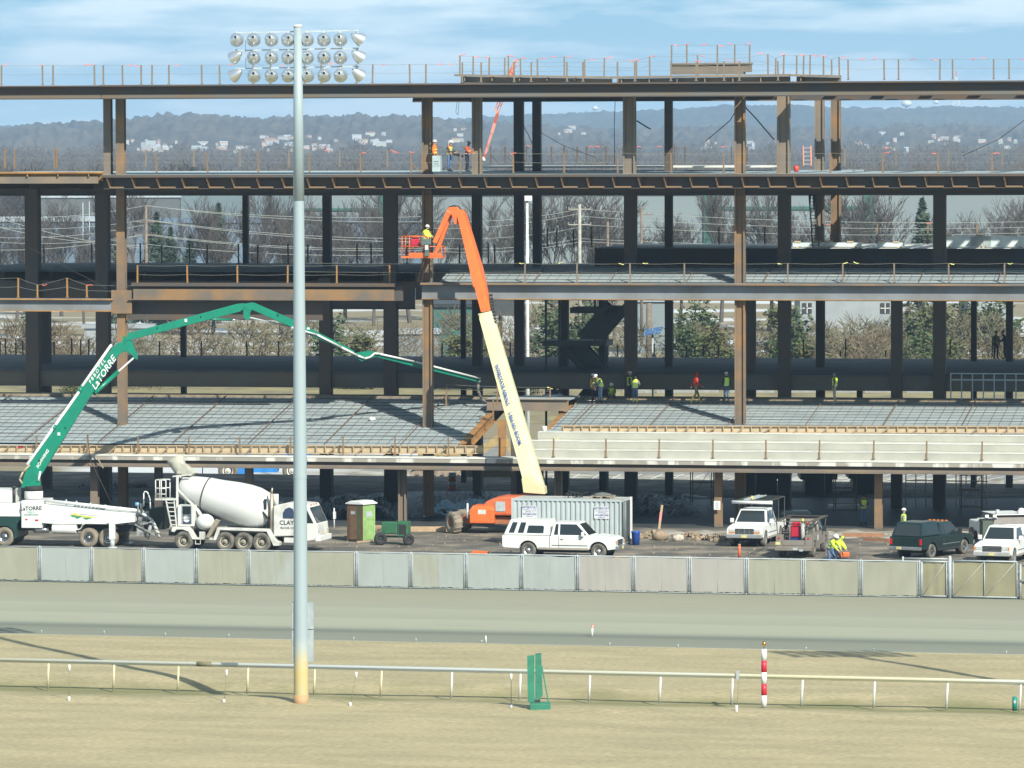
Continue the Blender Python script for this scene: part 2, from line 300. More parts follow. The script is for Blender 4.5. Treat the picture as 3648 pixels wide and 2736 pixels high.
# ------------------------------------------------------------------ the steel frame
B = thing('steel_frame_building', 'unfinished multi-storey rusty steel frame building with decks and open bays', 'building', BORG, -BETA)
def rel(D): return (D-305)*cos(BETA)
def ibeam(mb, a0, a1, d, ztop, h, bf=0.36, tf=0.04, tw_=0.03):
    mb.box(a0, a1, d-bf/2, d+bf/2, ztop-tf, ztop); mb.box(a0, a1, d-tw_/2, d+tw_/2, ztop-h+tf, ztop-tf); mb.box(a0, a1, d-bf/2, d+bf/2, ztop-h, ztop-h+tf)
def dbeam(mb, a, d0, d1, ztop, h, bf=0.3, tf=0.03, z1=None):
    z1 = ztop if z1 is None else z1
    mb.bar((a, d0, ztop-tf/2), (a, d1, z1-tf/2), bf, tf); mb.bar((a, d0, ztop-h/2), (a, d1, z1-h/2), 0.025, h-2*tf-0.004); mb.bar((a, d0, ztop-h+tf/2), (a, d1, z1-h+tf/2), bf, tf)
def hcol(mb, a, d, z0, z1, w, face='open', dep=None):
    dep = dep or w; t = 0.05
    if face == 'open':
        mb.box(a-w/2, a-w/2+t*2.2, d-dep/2, d+dep/2, z0, z1); mb.box(a+w/2-t*1.6, a+w/2, d-dep/2, d+dep/2, z0, z1); mb.box(a-w/2+t*2.2+.002, a+w/2-t*1.6-.002, d-dep/2+0.16, d-dep/2+0.2, z0, z1)
    elif face == 'flange':
        mb.box(a-w/2, a+w/2, d-dep/2, d-dep/2+t, z0, z1); mb.box(a-w/2, a+w/2, d+dep/2-t, d+dep/2, z0, z1); mb.box(a-t/2, a+t/2, d-dep/2+t, d+dep/2-t, z0, z1)
    else: mb.box(a-w/2, a+w/2, d-dep/2, d+dep/2, z0, z1)
def column(px, py, D, wpx, z0, z1, face='box', m=None, bands=()):
    p = BL(px, py, D); w = wpx/18240*(D)*1.0
    mb = MB(); hcol(mb, 0, 0, z0, z1, w, face); o = mb.build('column', m or STEEL, B, (p.x, p.y, 0))
    return o
Z2, Z3, Z3B, Z4, ZR = 8.19, 14.1, 14.44, 20.56, 25.95
# main facade columns
column(434, 1000, 305, 31, 0, 25.25, 'flange', RUST); column(1524, 1000, 305, 34, 0, 25.25, 'open', RUST); column(2637, 1000, 305, 36, 0, 25.25, 'open', RUST)
column(385, 480, 305.6, 28, Z4, 25.25, 'flange', BROWNST); column(1700, 480, 305.4, 33, Z4, 25.25, 'open', BROWNST); column(2243, 480, 306, 42, Z4, 25.25, 'open', BROWNST)
column(2792, 480, 305, 43, Z4, 25.25, 'open', BROWNST)
for px, w, m in ((2920, 32, BROWNST), (2978, 33, RUST)): column(px, 700, 331, w, Z3B+1.1, 25.25, 'open', m)
for px, D, w, z0, z1 in ((118, 318, 48, 0, 19.6), (367, 318, 46, 0, 19.6), (1392, 318, 46, 0, 19.6), (2247, 318, 42, 0, 20.4), (2795, 318, 43, 0, 20.4), (3348, 318, 43, 0, 19.6),
    (162, 327, 32, 0, 14.0), (1700, 327, 33, 0, 20.0), (1850, 327, 33, 0, 25.2), (1914, 327, 29, 14.4, 25.2), (2383, 327, 27, 0, 25.2), (876, 337, 20, 14.4, 20), (1166, 327, 29, 14.4, 20),
    (652, 337, 19, 0, 14.0), (1160, 318, 42, 0, 14.0), (1650, 337, 18, 0, 14), (2008, 327, 33, 0, 14), (2150, 331, 30, 0, 14), (2923, 327, 30, 0, 14), (3195, 318, 38, 0, 14), (3470, 337, 20, 0, 14),
    (3597, 337, 24, 0, 14), (2672, 319.5, 38, 0, 14), (3063, 337, 20, 0, 8), (1700, 320, 26, 0, 8), (560, 300.5, 26, 0, 3.3), (3340, 327, 26, 0, 8)):
    column(px, 900, D, w, z0, z1, 'box', STEEL)
for px in (338, 888, 1434, 1990, 2560, 3130):
    column(px, 1760, 300.3, 27, 0, 3.45, 'open' if px in (1434, 1990) else 'flange', RUST if px > 2500 else BROWNST)
A_L = BL(-420, 1000, 305).x; A_R = BL(4300, 1000, 305).x
def apx(px, py=1000, D=305): return BL(px, py, D).x
# --- roof girder and framing
a_s = apx(362, 320, 302)
def beam(m, f, name='beam'):
    mb = MB(); f(mb); return mb.build(name, m, B)
dR = rel(302)
beam(STEEL, lambda mb: (ibeam(mb, A_L, a_s-0.02, dR, ZR-0.12, 0.74, 0.34), mb.box(A_L, a_s-0.02, dR-0.62, dR+0.3, ZR-0.115, ZR-0.04)))
beam(STEEL, lambda mb: (ibeam(mb, a_s, apx(1453, 320, 302), dR, ZR-0.12, 0.72, 0.34), mb.box(a_s, apx(1453, 320, 302), dR-0.62, dR+0.3, ZR-0.115, ZR-0.02)))
beam(STEEL, lambda mb: (ibeam(mb, apx(1453, 320, 302)+0.02, A_R, dR, ZR-0.12, 0.74, 0.34), mb.box(apx(1453, 320, 302)+0.02, A_R, dR-0.62, dR+0.3, ZR-0.115, ZR-0.02)))
for D, h in ((305, 0.7), (318, 0.8), (327, 0.8)):
    beam(STEEL, lambda mb: ibeam(mb, apx(1470 if D > 305 else 330, 330, D), A_R, rel(D), ZR-0.14, h))
for k in range(16):
    a = apx(1480, 330)+k*2.95
    beam(STEEL, lambda mb: dbeam(mb, a, dR+0.2, rel(327), ZR-0.15, 0.55))
for k in range(7):
    a = a_s+0.2-k*3.1 if k < 4 else a_s+(k-3)*3.3
    beam(STEEL, lambda mb: dbeam(mb, a, dR+0.2, rel(305)-.2, ZR-0.15, 0.5))
def slab(name, m, a0, a1, d0, d1, z0, z1, th=0.14):
    mb = MB(); mb.add([(a0, d0, z0), (a1, d0, z0), (a1, d1, z1), (a0, d1, z1), (a0, d0, z0-th), (a1, d0, z0-th), (a1, d1, z1-th), (a0, d1, z1-th)],
        [(0, 1, 2, 3), (7, 6, 5, 4), (0, 4, 5, 1), (1, 5, 6, 2), (2, 6, 7, 3), (3, 7, 4, 0)]); return mb.build(name, m, B)
slab('floor_deck', DECKM, A_L, apx(2690, 320, 305), dR+0.32, rel(318), ZR-0.02, ZR-0.02, 0.1)
slab('floor_deck', DECKM, apx(1470, 320, 305), apx(2380, 320, 305), rel(318)+.02, rel(328), ZR-0.02, ZR-0.02, 0.1)
# raised frame on the roof
zr2 = BL(2200, 268, 312).z
for (x0, x1) in ((A_L, a_s-.03), (a_s+.01, A_R)): beam(EDGEST, lambda mb: mb.box(x0, x1, dR-0.075, dR-0.02, ZR-0.81, ZR-0.56), 'edge_plate')  # added strip: sunlight on the lower web put into a lighter steel
def raised(mb):
    d = rel(312)
    for (x0, y0, x1, y1) in ((1622, 268, 2180, 276), (2180, 276, 2815, 267), (2818, 268, 2996, 272)):
        p, q = BL(x0, y0, 312), BL(x1, y1, 312)
        mb.bar((p.x, d, p.z), (q.x-.02, d, q.z), 0.8, 0.12); mb.bar((p.x+.3, d+.25, p.z-0.26), (q.x-.02, d+.25, q.z-0.26), 0.05, 0.36); mb.bar((p.x+.3, d+.2, p.z-0.47), (q.x-.02, d+.2, q.z-0.47), 0.4, 0.05)
        for k in range(int((q.x-p.x)/1.7)):
            a = p.x+0.6+k*1.7; mb.box(a, a+0.06, d-.3, d+.2, p.z-0.35, p.z-0.07)
beam(BROWNST, raised)
def boxup(mb):
    p, q = BL(2391, 231, 314), BL(2672, 262, 314)
    mb.box(p.x, q.x, p.y, p.y+0.9, q.z+0.10, p.z); mb.box(p.x-.05, q.x+.05, p.y-.12, p.y+1.0, p.z+.002, p.z+.1); mb.box(p.x-.02, q.x-.4, p.y-.08, p.y+.9, q.z-0.02, q.z+.098)
beam(BROWNST, boxup)
# --- level 4
d4 = rel(302)
a4 = apx(370, 640, 302)
def l4(mb):
    a0, a1 = a4, A_R
    mb.box(a0, a1, d4-0.55, d4+0.35, Z4-0.15, Z4)                     # edge plate
    mb.box(a0, a1, d4+0.22, d4+0.25, Z4-0.80, Z4-0.15)                # web
    mb.box(a0, a1, d4-0.10, d4+0.25, Z4-0.84, Z4-0.80)
beam(STEEL, l4)
k = 0; st = 1.53
pts = [(-0.5, -0.152), (-0.40, -0.36), (-0.22, -0.56), (-0.09, -0.74), (0.218, -0.76), (0.218, -0.152)]
while a4+0.25+k*st < A_R:
    mb = MB(); vs = []
    for dx in (0, 0.05): vs += [(dx+0.07*(p[0]+0.5)*2, d4+p[0], Z4+p[1]) for p in pts]
    n = len(pts); mb.add(vs, [tuple(range(n)), tuple(range(2*n-1, n-1, -1))]+[(i, n+i, n+(i+1) % n, (i+1) % n) for i in range(n)])
    mb.box(0.10, 0.95+0.2*((k*7) % 3)/3, d4-0.16, d4+0.02, Z4-0.80+.003, Z4-0.70)
    mb.build('edge_stiffener', RUST, B, (a4+0.28+k*st, 0, 0)); k += 1
def l4c(mb):
    mb.box(A_L, a4-0.02, d4-0.45, d4+0.3, Z4+0.10, Z4+0.20); mb.box(A_L, a4-0.02, d4-0.1, d4-0.06, Z4-0.35, Z4+0.10)
    k = 0
    while a4-0.8-k*1.9 > A_L: mb.box(a4-0.86-k*1.9, a4-0.8-k*1.9, d4-0.4, d4-.1, Z4-.08, Z4+.1); k += 1
beam(RUSTO, l4c)
beam(BROWNST, lambda mb: mb.box(A_L, a4-0.28, d4-0.24, d4-0.18, Z4-0.50, Z4-0.07) or mb.box(A_L, a4-.1, d4-0.3, d4+0.1, Z4-0.56, Z4-0.502))
for D, zt, h, x0 in ((305, Z4-0.16, 1.05, 330), (318, Z4-0.16, 1.25, -420), (327, Z4-0.16, 1.25, 800), (337, Z4-0.16, 0.7, -420)):
    beam(STEEL, lambda mb: ibeam(mb, apx(x0, 600, D), apx(4300, 600, D), rel(D), zt, h))
for k in range(24):
    a = apx(-200, 600)+k*3.05
    beam(STEEL, lambda mb: dbeam(mb, a, d4+0.4, rel(337), Z4-0.17, 0.7))
slab('floor_deck', DECKM, A_L, apx(2850, 620, 305), d4+0.36, rel(338), Z4, Z4+0.02, 0.14)
slab('floor_deck', DECKM, apx(2850, 620, 305)+.01, A_R, d4+0.36, rel(320.5), Z4, Z4+0.02, 0.14)
slab('raised_floor', CONCW, apx(1690, 600, 330), apx(2760, 600, 330), rel(328), rel(337.5), Z4+0.34, Z4+0.34, 0.10)
# --- level 3
d3 = rel(305)-0.42
aL3, aM3 = apx(480), apx(1508)
def l3r(mb):
    mb.box(aM3, A_R, d3-0.5, d3+0.3, Z3-0.13, Z3); mb.box(aM3, A_R, d3-0.02, d3+0.02, Z3-0.94, Z3-0.13)
    mb.box(aM3, A_R, d3-0.2, d3+0.2, Z3-1.0, Z3-0.94)
beam(STEELG, l3r); 
beam(RUST, lambda mb: mb.box(aM3, A_R, d3-0.53, d3-0.503, Z3-0.12, Z3-0.02), 'edge_plate')
beam(RUSTO, lambda mb: mb.box(aM3, A_R, d3-0.225, d3-0.203, Z3-1.0, Z3-0.95), 'edge_plate')
beam(STEEL, lambda mb: (mb.box(aL3, apx(1415), d3-0.4, d3+0.3, Z3-0.25, Z3-0.05), mb.box(aL3, apx(1440), d3+0.1, d3+0.14, Z3-1.1, Z3-0.25)))
beam(RUST, lambda mb: (mb.box(aL3+0.1, apx(1413), d3-0.32, d3-0.28, Z3-1.02, Z3-0.42), mb.box(aL3-.2, apx(1413), d3-0.36, d3+0.1, Z3-1.08, Z3-1.022)))
aF = apx(412)
z3l = BL(200, 1062, 305).z
beam(STEELG, lambda mb: (mb.box(A_L, aF, d3-0.42, d3+0.3, z3l-0.1, z3l), mb.box(A_L, aF, d3-0.14, d3-0.10, z3l-0.72, z3l-0.1)))
beam(RUSTO, lambda mb: (mb.box(A_L, aF, d3-0.2, d3+0.15, z3l-0.79, z3l-0.722), mb.box(A_L, aF, d3-0.445, d3-0.422, z3l-0.09, z3l-0.01)))
beam(RUST, lambda mb: mb.box(apx(405), aL3-.05, d3-0.16, d3-0.05, z3l-0.9, Z3-0.5), 'joint_plate')
for D, zt, h, x0, x1 in ((318, Z3-0.3, 1.75, -420, 1480), (318, Z3+0.3, 1.75, 1480, 4300), (327, Z3B-0.1, 1.2, -420, 4300), (337, Z3B-0.1, 0.7, -420, 4300), (305.2, Z3-1.2, 1.1, 455, 1150)):
    beam(STEEL, lambda mb: ibeam(mb, apx(x0, 1000, D), apx(x1, 1000, D)-.02, rel(D), zt, h))
for k in range(24):
    a = apx(-200, 950)+k*3.05; i0 = a > aM3
    beam(STEEL, lambda mb: dbeam(mb, a, rel(305)+.1 if i0 else rel(318)+.1, rel(337), Z3-0.2 if i0 else Z3B-.1, 0.7))
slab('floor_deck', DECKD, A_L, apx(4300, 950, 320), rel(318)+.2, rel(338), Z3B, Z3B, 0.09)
z3r = BL(3000, 884, 326).z
slab('floor_deck', CONCW, apx(2120, 900, 326), apx(4300, 900, 326), rel(326), rel(339.5), z3r, z3r, 0.12)
beam(STEEL, lambda mb: ibeam(mb, apx(2120, 900, 326), apx(4300, 900, 326), rel(326)-.18, z3r-.02, 1.15))
# --- level 2
for D, h in ((318, 0.95), (327, 0.9), (337, 0.4)):
    beam(STEEL if D > 318 else EDGEST, lambda mb: ibeam(mb, apx(-420, 1300, D), apx(4300, 1300, D), rel(D), Z2-0.1, h))
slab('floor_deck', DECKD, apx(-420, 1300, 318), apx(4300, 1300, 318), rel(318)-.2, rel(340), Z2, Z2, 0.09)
# --- corrugated decks with a rake
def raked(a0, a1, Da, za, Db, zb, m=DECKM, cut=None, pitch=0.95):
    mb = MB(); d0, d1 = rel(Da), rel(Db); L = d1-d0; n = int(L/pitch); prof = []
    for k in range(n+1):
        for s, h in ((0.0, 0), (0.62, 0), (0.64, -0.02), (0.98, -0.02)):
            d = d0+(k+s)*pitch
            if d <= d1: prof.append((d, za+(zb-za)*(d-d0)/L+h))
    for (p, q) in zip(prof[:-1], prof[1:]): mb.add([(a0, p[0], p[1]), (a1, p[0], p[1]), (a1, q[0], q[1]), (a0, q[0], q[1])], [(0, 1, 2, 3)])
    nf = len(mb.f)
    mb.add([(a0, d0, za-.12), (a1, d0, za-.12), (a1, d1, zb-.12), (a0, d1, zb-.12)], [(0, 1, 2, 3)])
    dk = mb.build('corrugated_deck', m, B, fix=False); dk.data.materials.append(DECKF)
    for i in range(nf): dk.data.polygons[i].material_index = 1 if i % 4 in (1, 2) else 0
    mb = MB()
    zz = lambda d: za+(zb-za)*(d-d0)/L+0.09
    d = d0+0.2
    while d < d1: mb.bar((a0, d, zz(d)), (a1, d, zz(d)), 0.018); d += 0.72
    a = a0+0.3; rr = random.Random(int(a0*10))
    while a < a1: mb.bar((a, d0, zz(d0)+.02), (a+rr.uniform(-.04, .04), d1, zz(d1)+.02), 0.012); a += 0.62
    a = a0+1.2
    while a < a1: mb.bar((a, d0, zz(d0)+.03), (a, d1, zz(d1)+.03), 0.045, 0.03); a += 4.6
    return mb.build('rebar_mesh', REBAR, B, fix=False)
PA_L, PA_V0, PA_V1 = A_L, apx(1690, 1500), apx(1985, 1500)
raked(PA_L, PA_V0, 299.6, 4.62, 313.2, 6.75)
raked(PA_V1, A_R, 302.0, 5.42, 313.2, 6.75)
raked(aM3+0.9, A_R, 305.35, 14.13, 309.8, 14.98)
slab('floor_deck', CONC, A_L, A_R, rel(313.25), rel(318), 6.72, 6.72, 0.2)
beam(OLDWOOD, lambda mb: (mb.box(PA_L, PA_V0, rel(313.1), rel(313.4), 6.74, 6.86), mb.box(PA_V1+1, A_R, rel(313.1), rel(313.35), 6.74, 6.80)), 'timber_edge')
# --- terraces, slab edge and podium girder
df = rel(298.6)
zf = 4.02
beam(CONCW, lambda mb: (mb.box(PA_L, A_R, df-0.25, df+1.3, zf-0.06, zf+0.02)), 'slab_edge')
EDGE = mat('stained_slab_edge', (0.27, 0.25, 0.215), 0.85, col2=(0.55, 0.54, 0.5), scale=1.2, lo=0.5, hi=0.58, detail=7, stretch=(1, 1, 0.25))
beam(EDGE, lambda mb: mb.box(PA_L, A_R, df-0.22, df+1.0, zf-0.30, zf-0.062), 'slab_edge')
def l1(mb):
    mb.box(PA_L, A_R, df-0.0, df+0.05, zf-0.66, zf-0.302); mb.box(PA_L, A_R, df-0.2, df+0.25, zf-0.72, zf-0.662)
beam(STEEL, l1)
beam(BROWNST, lambda mb: (mb.box(PA_L, A_R, df-0.12, df-0.06, zf-0.659, zf-0.50), mb.box(PA_L, A_R, df-0.24, df-0.202, zf-0.715, zf-0.668)), 'edge_plate')
for k in range(3):
    z0 = zf+0.02+k*0.47; d = df+0.30+k*0.85
    beam(CONC, lambda mb: mb.box(PA_V1-1.2 if k < 2 else PA_V1-.4, A_R, d, rel(304.0) if k == 2 else d+0.9, z0-.2, z0+0.47-.035), 'concrete_step')
    beam(CONCW, lambda mb: mb.box(PA_V1-1.2 if k < 2 else PA_V1-.4, A_R, d-.02, d+0.87, z0+0.47-.033, z0+0.47), 'step_edge')
slab('floor_deck', CONC, PA_L, PA_V0, df+1.32, rel(299.58), zf-.02, zf-.02, 0.2)
for D in (305, 312): beam(STEEL, lambda mb: (ibeam(mb, PA_L, PA_V0, rel(D), 4.4+(D-299)*.14, 0.8), ibeam(mb, PA_V1, A_R, rel(D), 4.6+(D-301)*.11, 0.8)))
# vomitory: raking beams, header and opening
def rakeb(a, lean, m):
    beam(m, lambda mb: dbeam(mb, a, rel(299.8), rel(313), 4.75, 0.62, 0.42, z1=6.7), 'raker_beam')
rakeb(PA_V0+0.25, 0, RUSTO); rakeb(PA_V1-0.35, 0, RUSTO)
beam(BROWNST, lambda mb: ibeam(mb, PA_V0, PA_V1, rel(309), 6.95, 0.7), 'beam')
slab('floor_deck', GALV, PA_V0, PA_V1, rel(309.2), rel(313.2), 6.98, 6.98, 0.1)
beam(RUSTO, lambda mb: hcol(mb, apx(1788, 1550, 301), rel(301), 3.9, 6.1, 0.42, 'flange'), 'post')
beam(STEEL, lambda mb: hcol(mb, apx(1830, 1550, 303), rel(303), 0, 6.4, 0.3, 'box'), 'post')
# sign on the column and hazard timber
m_ = MB(); p = BL(2557, 1798, 300.05); m_.box(-.19, .19, -.03, 0, -.28, .24); o = m_.build('notice_board', WHITE, B, (p.x, p.y-.24, p.z))
for k in range(6): text('-'*(9 if k % 2 else 7), 0.07, DARK, o, face_M((0, -.034, .17-.07*k), (1, 0, 0), (0, 0, 1)), 0.004)

# ------------------------------------------------------------------ stair tower of dark steel inside
ST = thing('stair_tower', 'dark steel scissor stair standing inside the frame right of the lift boom', 'staircase', bw(*BL(2090, 1200, 322)[:2], 0), -BETA)
def stair_p(px, py, D=322):
    p = BL(px, py, D); q = BL(2090, 1200, 322); return Vector((p.x-q.x, p.y-q.y, p.z))
mb = MB()
for (x0, y0, x1, y1, dd) in ((2165, 1085, 2065, 1200, 0), (1980, 1225, 2075, 1330, 1.3), (2140, 1330, 2060, 1425, 0)):
    p, q = stair_p(x0, y0), stair_p(x1, y1)
    for o_ in (0, 1.2):
        mb.bar(p+Vector((0, dd+o_, 0)), q+Vector((0, dd+o_, 0)), 0.08, 0.42); mb.bar(p+Vector((1.25, dd+o_, 0)), q+Vector((1.25, dd+o_, 0)), 0.08, 0.42)
    mb.add([p+Vector((0,dd,-.15)),p+Vector((1.6,dd,-.15)),q+Vector((1.6,dd,-.15)),q+Vector((0,dd,-.15)),p+Vector((0,dd+.1,-.1)),p+Vector((1.6,dd+.1,-.1)),q+Vector((1.6,dd+.1,-.1)),q+Vector((0,dd+.1,-.1))],[(0,1,2,3),(7,6,5,4),(0,4,5,1),(1,5,6,2),(2,6,7,3),(3,7,4,0)])
    for k in range(12):
        c = p+(q-p)*(k+.5)/12; mb.box(c.x, c.x+1.25, dd, dd+1.2, c.z-.06, c.z)
mb.build('stair_flight', DARK, ST)
mb = MB()
for (x0, x1, y, dd) in ((1935, 2160, 1213, 0), (2030, 2240, 1096, 0), (1980, 2160, 1330, 0)):
    p, q = stair_p(x0, y), stair_p(x1, y); mb.box(p.x, q.x, 0, 2.6, p.z-.35, p.z)
mb.build('landing', DARK, ST)
mb = MB()
for px in (1940, 1988, 2150, 2115):
    p = stair_p(px, 1200); mb.box(p.x, p.x+.12, 0.1, .25, 0 if px != 2115 else 10, 14)
mb.build('hanger', DARK, ST)

# ------------------------------------------------------------------ guard posts with cables and ribbons
def railing(label, posts, D, m, ribbon=None, cables=(1.0, 0.55), ext=(None, None), brace=(), group='cable guard rails', rib_at=(), seed=1, w=0.085, name='cable_guard_rail'):
    "posts: (px, ytop, ybot) in picture pixels on the plane D"
    pts = []
    for px, y0, y1 in posts:
        b = BL(px, y1, D); t = BL(px, y0, D); pts.append((b.x, b.y, b.z, t.z))
    o = bw(pts[0][0], pts[0][1], pts[0][2]); T = thing(name, label, 'guard rail', o, -BETA, group)
    L = lambda a, d, z: Vector((a-pts[0][0], d-pts[0][1], z-pts[0][2])); rr = random.Random(seed)
    for i, (a, d, z, zt) in enumerate(pts):
        mb = MB(); q = L(a, d, z); mb.box(-w/2, w/2, -w/2, w/2, 0, zt-z); mb.box(-w, w, -w, w, 0, 0.04)
        if i in brace: mb.bar((0.02, 0.02, 0.6), (0.55, 0.02, 0.02), 0.05)
        ob = mb.build('post', m, T, q); ob.rotation_euler = (rr.uniform(-.02, .02), rr.uniform(-.02, .02), 0)
    if cables:
        mb = MB(); ps = [(pts[0][0]-(ext[0] or 0.01),)+pts[0][1:]]+pts+[(pts[-1][0]+(ext[1] or 0.01),)+pts[-1][1:]]
        for h in cables:
            for p, q in zip(ps[:-1], ps[1:]):
                n = 4; A0 = L(p[0], p[1], p[2]+(p[3]-p[2])*h); A1 = L(q[0], q[1], q[2]+(q[3]-q[2])*h); pr = A0
                for k in range(1, n+1):
                    s = k/n; c = A0.lerp(A1, s); c.z -= 0.05*4*s*(1-s)*min(1, (A1-A0).length/3); mb.bar(pr, c, 0.016); pr = c
        mb.build('cable', CABLE, T)
    for px in rib_at:
        j = min(range(len(posts)), key=lambda k: abs(posts[k][0]-px)); y0 = posts[j][1]
        p = BL(px, y0, D); q = L(p.x, p.y, p.z); mb = MB(); s = 1 if rr.random() < .75 else -1
        pr = q+Vector((0, -.05, 0)); 
        for k in range(4):
            nx = pr+Vector((s*rr.uniform(.04, .11), rr.uniform(-.03, .03), rr.uniform(-.04, .05))); mb.add([pr+Vector((0, 0, -.02)), nx+Vector((0, 0, -.02)), nx+Vector((0, .01, .02)), pr+Vector((0, .01, .02))], [(0, 1, 2, 3)]); pr = nx
        mb.build('ribbon', ribbon, T, fix=False)
    return T
def line(xs, yt, yb, x0=0, x1=3648, dt=0.0, db=0.0):
    return [(x, yt+dt*(x-x0)/(x1-x0), yb+db*(x-x0)/(x1-x0)) for x in xs]
BRN = BROWNST
railing('cable rail along the roof edge, left of the light mast and behind it', line([5, 152, 189, 337, 368, 437, 503, 541, 602, 719, 783, 902, 963, 1085, 1145, 1270, 1327, 1460, 1517], 233, 304, dt=-10, db=-20), 303, BRN, RIBR, rib_at=(12, 160, 300, 318, 452, 480, 640, 830, 1000, 1170, 1360, 1560, 1600), ext=(3, 2), seed=2)
railing('cable rail in front of the raised roof deck', line([1647, 1714, 1832, 1892, 2020, 2077, 2200, 2262, 2390, 2480, 2580, 2634, 2772], 222, 293, 1647, 2772, -4, -6), 303, BRN, RIBR, rib_at=(2260, 2480, 2640), seed=3)
railing('cable rail on the right end of the roof edge', line([3022, 3150, 3201, 3348, 3394, 3540, 3595], 212, 285, 3022, 3595, -2, -3), 303, BRN, RIBR, rib_at=(3060, 3110, 3245, 3320, 3460, 3510, 3640), ext=(.5, 3), seed=4)
railing('cable rail standing on the raised roof deck', [(1638, 198, 268), (1685, 201, 268), (1742, 205, 268), (1798, 206, 268), (1811, 198, 268), (1855, 208, 269), (1915, 210, 270), (2010, 202, 272), (2083, 212, 274), (2152, 207, 275), (2268, 215, 275), (2315, 202, 274), (2486, 197, 270), (2555, 212, 268), (2736, 193, 268), (2763, 208, 268), (2791, 196, 268), (2838, 197, 268), (2862, 198, 269), (2885, 196, 269), (2934, 199, 270), (2963, 212, 271), (2990, 203, 272)], 312, BRN, RIBR,
    rib_at=(1642, 1690, 1745, 1812, 1860, 1925, 1980, 2020, 2100, 2160, 2280, 2318, 2500, 2590, 2700, 2800, 2850, 2895, 2945, 2998), seed=5)
railing('taller cable rail on the boxed beam at the top of the roof', [(2392, 160, 232), (2447, 160, 232), (2555, 160, 232), (2617, 159, 232), (2670, 160, 232)], 314.4, BRN, RIBR, rib_at=(2400, 2440, 2500, 2560, 2610, 2655), seed=6)
railing('rusty post rail along the fourth floor edge', [(x, 545, 616) for x in (558, 740, 920, 1102, 1285, 1465, 1640, 1829, 2010, 2201, 2392, 2578, 2770, 2958, 3145, 3342, 3535)], 302.6, RUST, RIBR, brace=(5,), rib_at=(1290, 1420, 1475, 1840, 3150, 3320, 3540), ext=(6, 3), seed=7)
railing('rusty post rail on the far left stub of the fourth floor', [(18, 530, 600), (52, 532, 600), (195, 526, 600), (203, 530, 600)], 302.8, RUST, None, ext=(2, 3), seed=8)
railing('grey cable rail at the back of the fourth floor', [(x, 535, 594) for x in (520, 690, 855, 1030, 1210, 1380)], 337.5, BRN, RIBR, rib_at=(1155, 1390), seed=9)
railing('dark posts on the raised back floor under the roof', [(x, 522, 584) for x in (1748, 1800, 1875, 1965, 2010, 2055, 2090, 2158, 2220, 2403, 2440, 2605, 2660)], 337.2, STEEL, RIBR, brace=(0, 1, 5, 7), rib_at=(1840, 1890, 2100, 2120, 2230, 2270, 2340, 2570), seed=10)
railing('back posts on the right end of the fourth floor', [(x, 528, 590) for x in (3010, 3192, 3379, 3570)], 337.5, BRN, RIBR, rib_at=(3150,), ext=(1, 4), seed=11)
railing('yellowish post rail on the left third floor girder', [(x, 945, 1010) for x in (490, 668, 846, 1025, 1200, 1388)], 305, RUSTO, None, cables=(0.5, 1.0), seed=12)
railing('short post rail on the lowest far left girder', [(x, y, 1060) for x, y in ((-60, 990), (65, 990), (134, 1015), (240, 990), (310, 1015))], 305, RUSTO, RIBR, rib_at=(150, 310), ext=(2, 7), seed=13)
railing('post rail with yellow ribbons on the right third floor edge', [(x, 938, 1007) for x in (1870, 2055, 2245, 2438, 2806, 3002, 3186, 3380, 3578)], 305, BRN, RIBY, rib_at=(1850, 1990, 2205, 2290, 2610, 2770, 3005, 3060, 3385, 3590), ext=(14, 3), seed=14)
railing('dark posts along the back of the third floor', [(x, y, 938) for x, y in ((0, 876), (157, 868), (328, 866), (500, 866), (576, 870), (676, 869), (739, 872), (850, 868), (918, 872), (1027, 868), (1097, 872), (1272, 868), (1323, 866), (1450, 870), (1637, 872), (1740, 866), (1762, 870))], 337.5, STEEL, None, seed=15)
railing('dark posts on the raised third floor behind the lift', [(x, y, 880) for x, y in ((1950, 812), (1984, 814), (2043, 818), (2108, 808), (2562, 808), (2725, 808), (2960, 800), (3125, 797), (3305, 795), (3480, 798))], 337.5, RUST, RIBR, cables=(1, .7, .4), rib_at=(2605, 2710, 2960, 3300), seed=16)
railing('dark posts along the left back edge of the second floor', [(x, y, 1272) for x, y in ((0, 1216), (20, 1207), (57, 1213), (82, 1215), (193, 1218), (256, 1206), (288, 1212), (316, 1207), (568, 1216), (717, 1216), (880, 1215), (993, 1216), (1060, 1222))], 339.6, STEEL, None, seed=17)
railing('dark posts along the right back edge of the second floor', [(x, y, 1270) for x, y in ((1575, 1222), (1655, 1220), (1818, 1220), (1946, 1222), (2100, 1220), (2200, 1230), (2330, 1224), (2446, 1230), (2476, 1232), (2505, 1228), (2560, 1232), (2862, 1207), (2995, 1250), (3012, 1206), (3155, 1250), (3385, 1208), (3535, 1215))], 339.6, STEEL, None, cables=(0.9, 0.5), brace=(13,), seed=18)
railing('rusty post rail along the front of the podium', [(x, y, y+66) for x, y in ((130, 1552), (312, 1550), (491, 1555), (673, 1556), (854, 1558), (1036, 1558), (1222, 1556), (1407, 1556), (1598, 1558), (1780, 1560), (1972, 1561), (2159, 1563), (2348, 1564), (2540, 1566), (2729, 1567), (2919, 1568), (3112, 1569), (3301, 1571), (3498, 1573))], 298.9, RUST, RIBY, cables=(1.0, 0.5), rib_at=(1975,), ext=(6, 5), seed=19)
railing('posts beside the raking beam of the podium opening', [(1648, 1550, 1600), (1712, 1478, 1555), (1757, 1420, 1495), (1772, 1370, 1440)], 306, RUST, None, cables=None, seed=20)
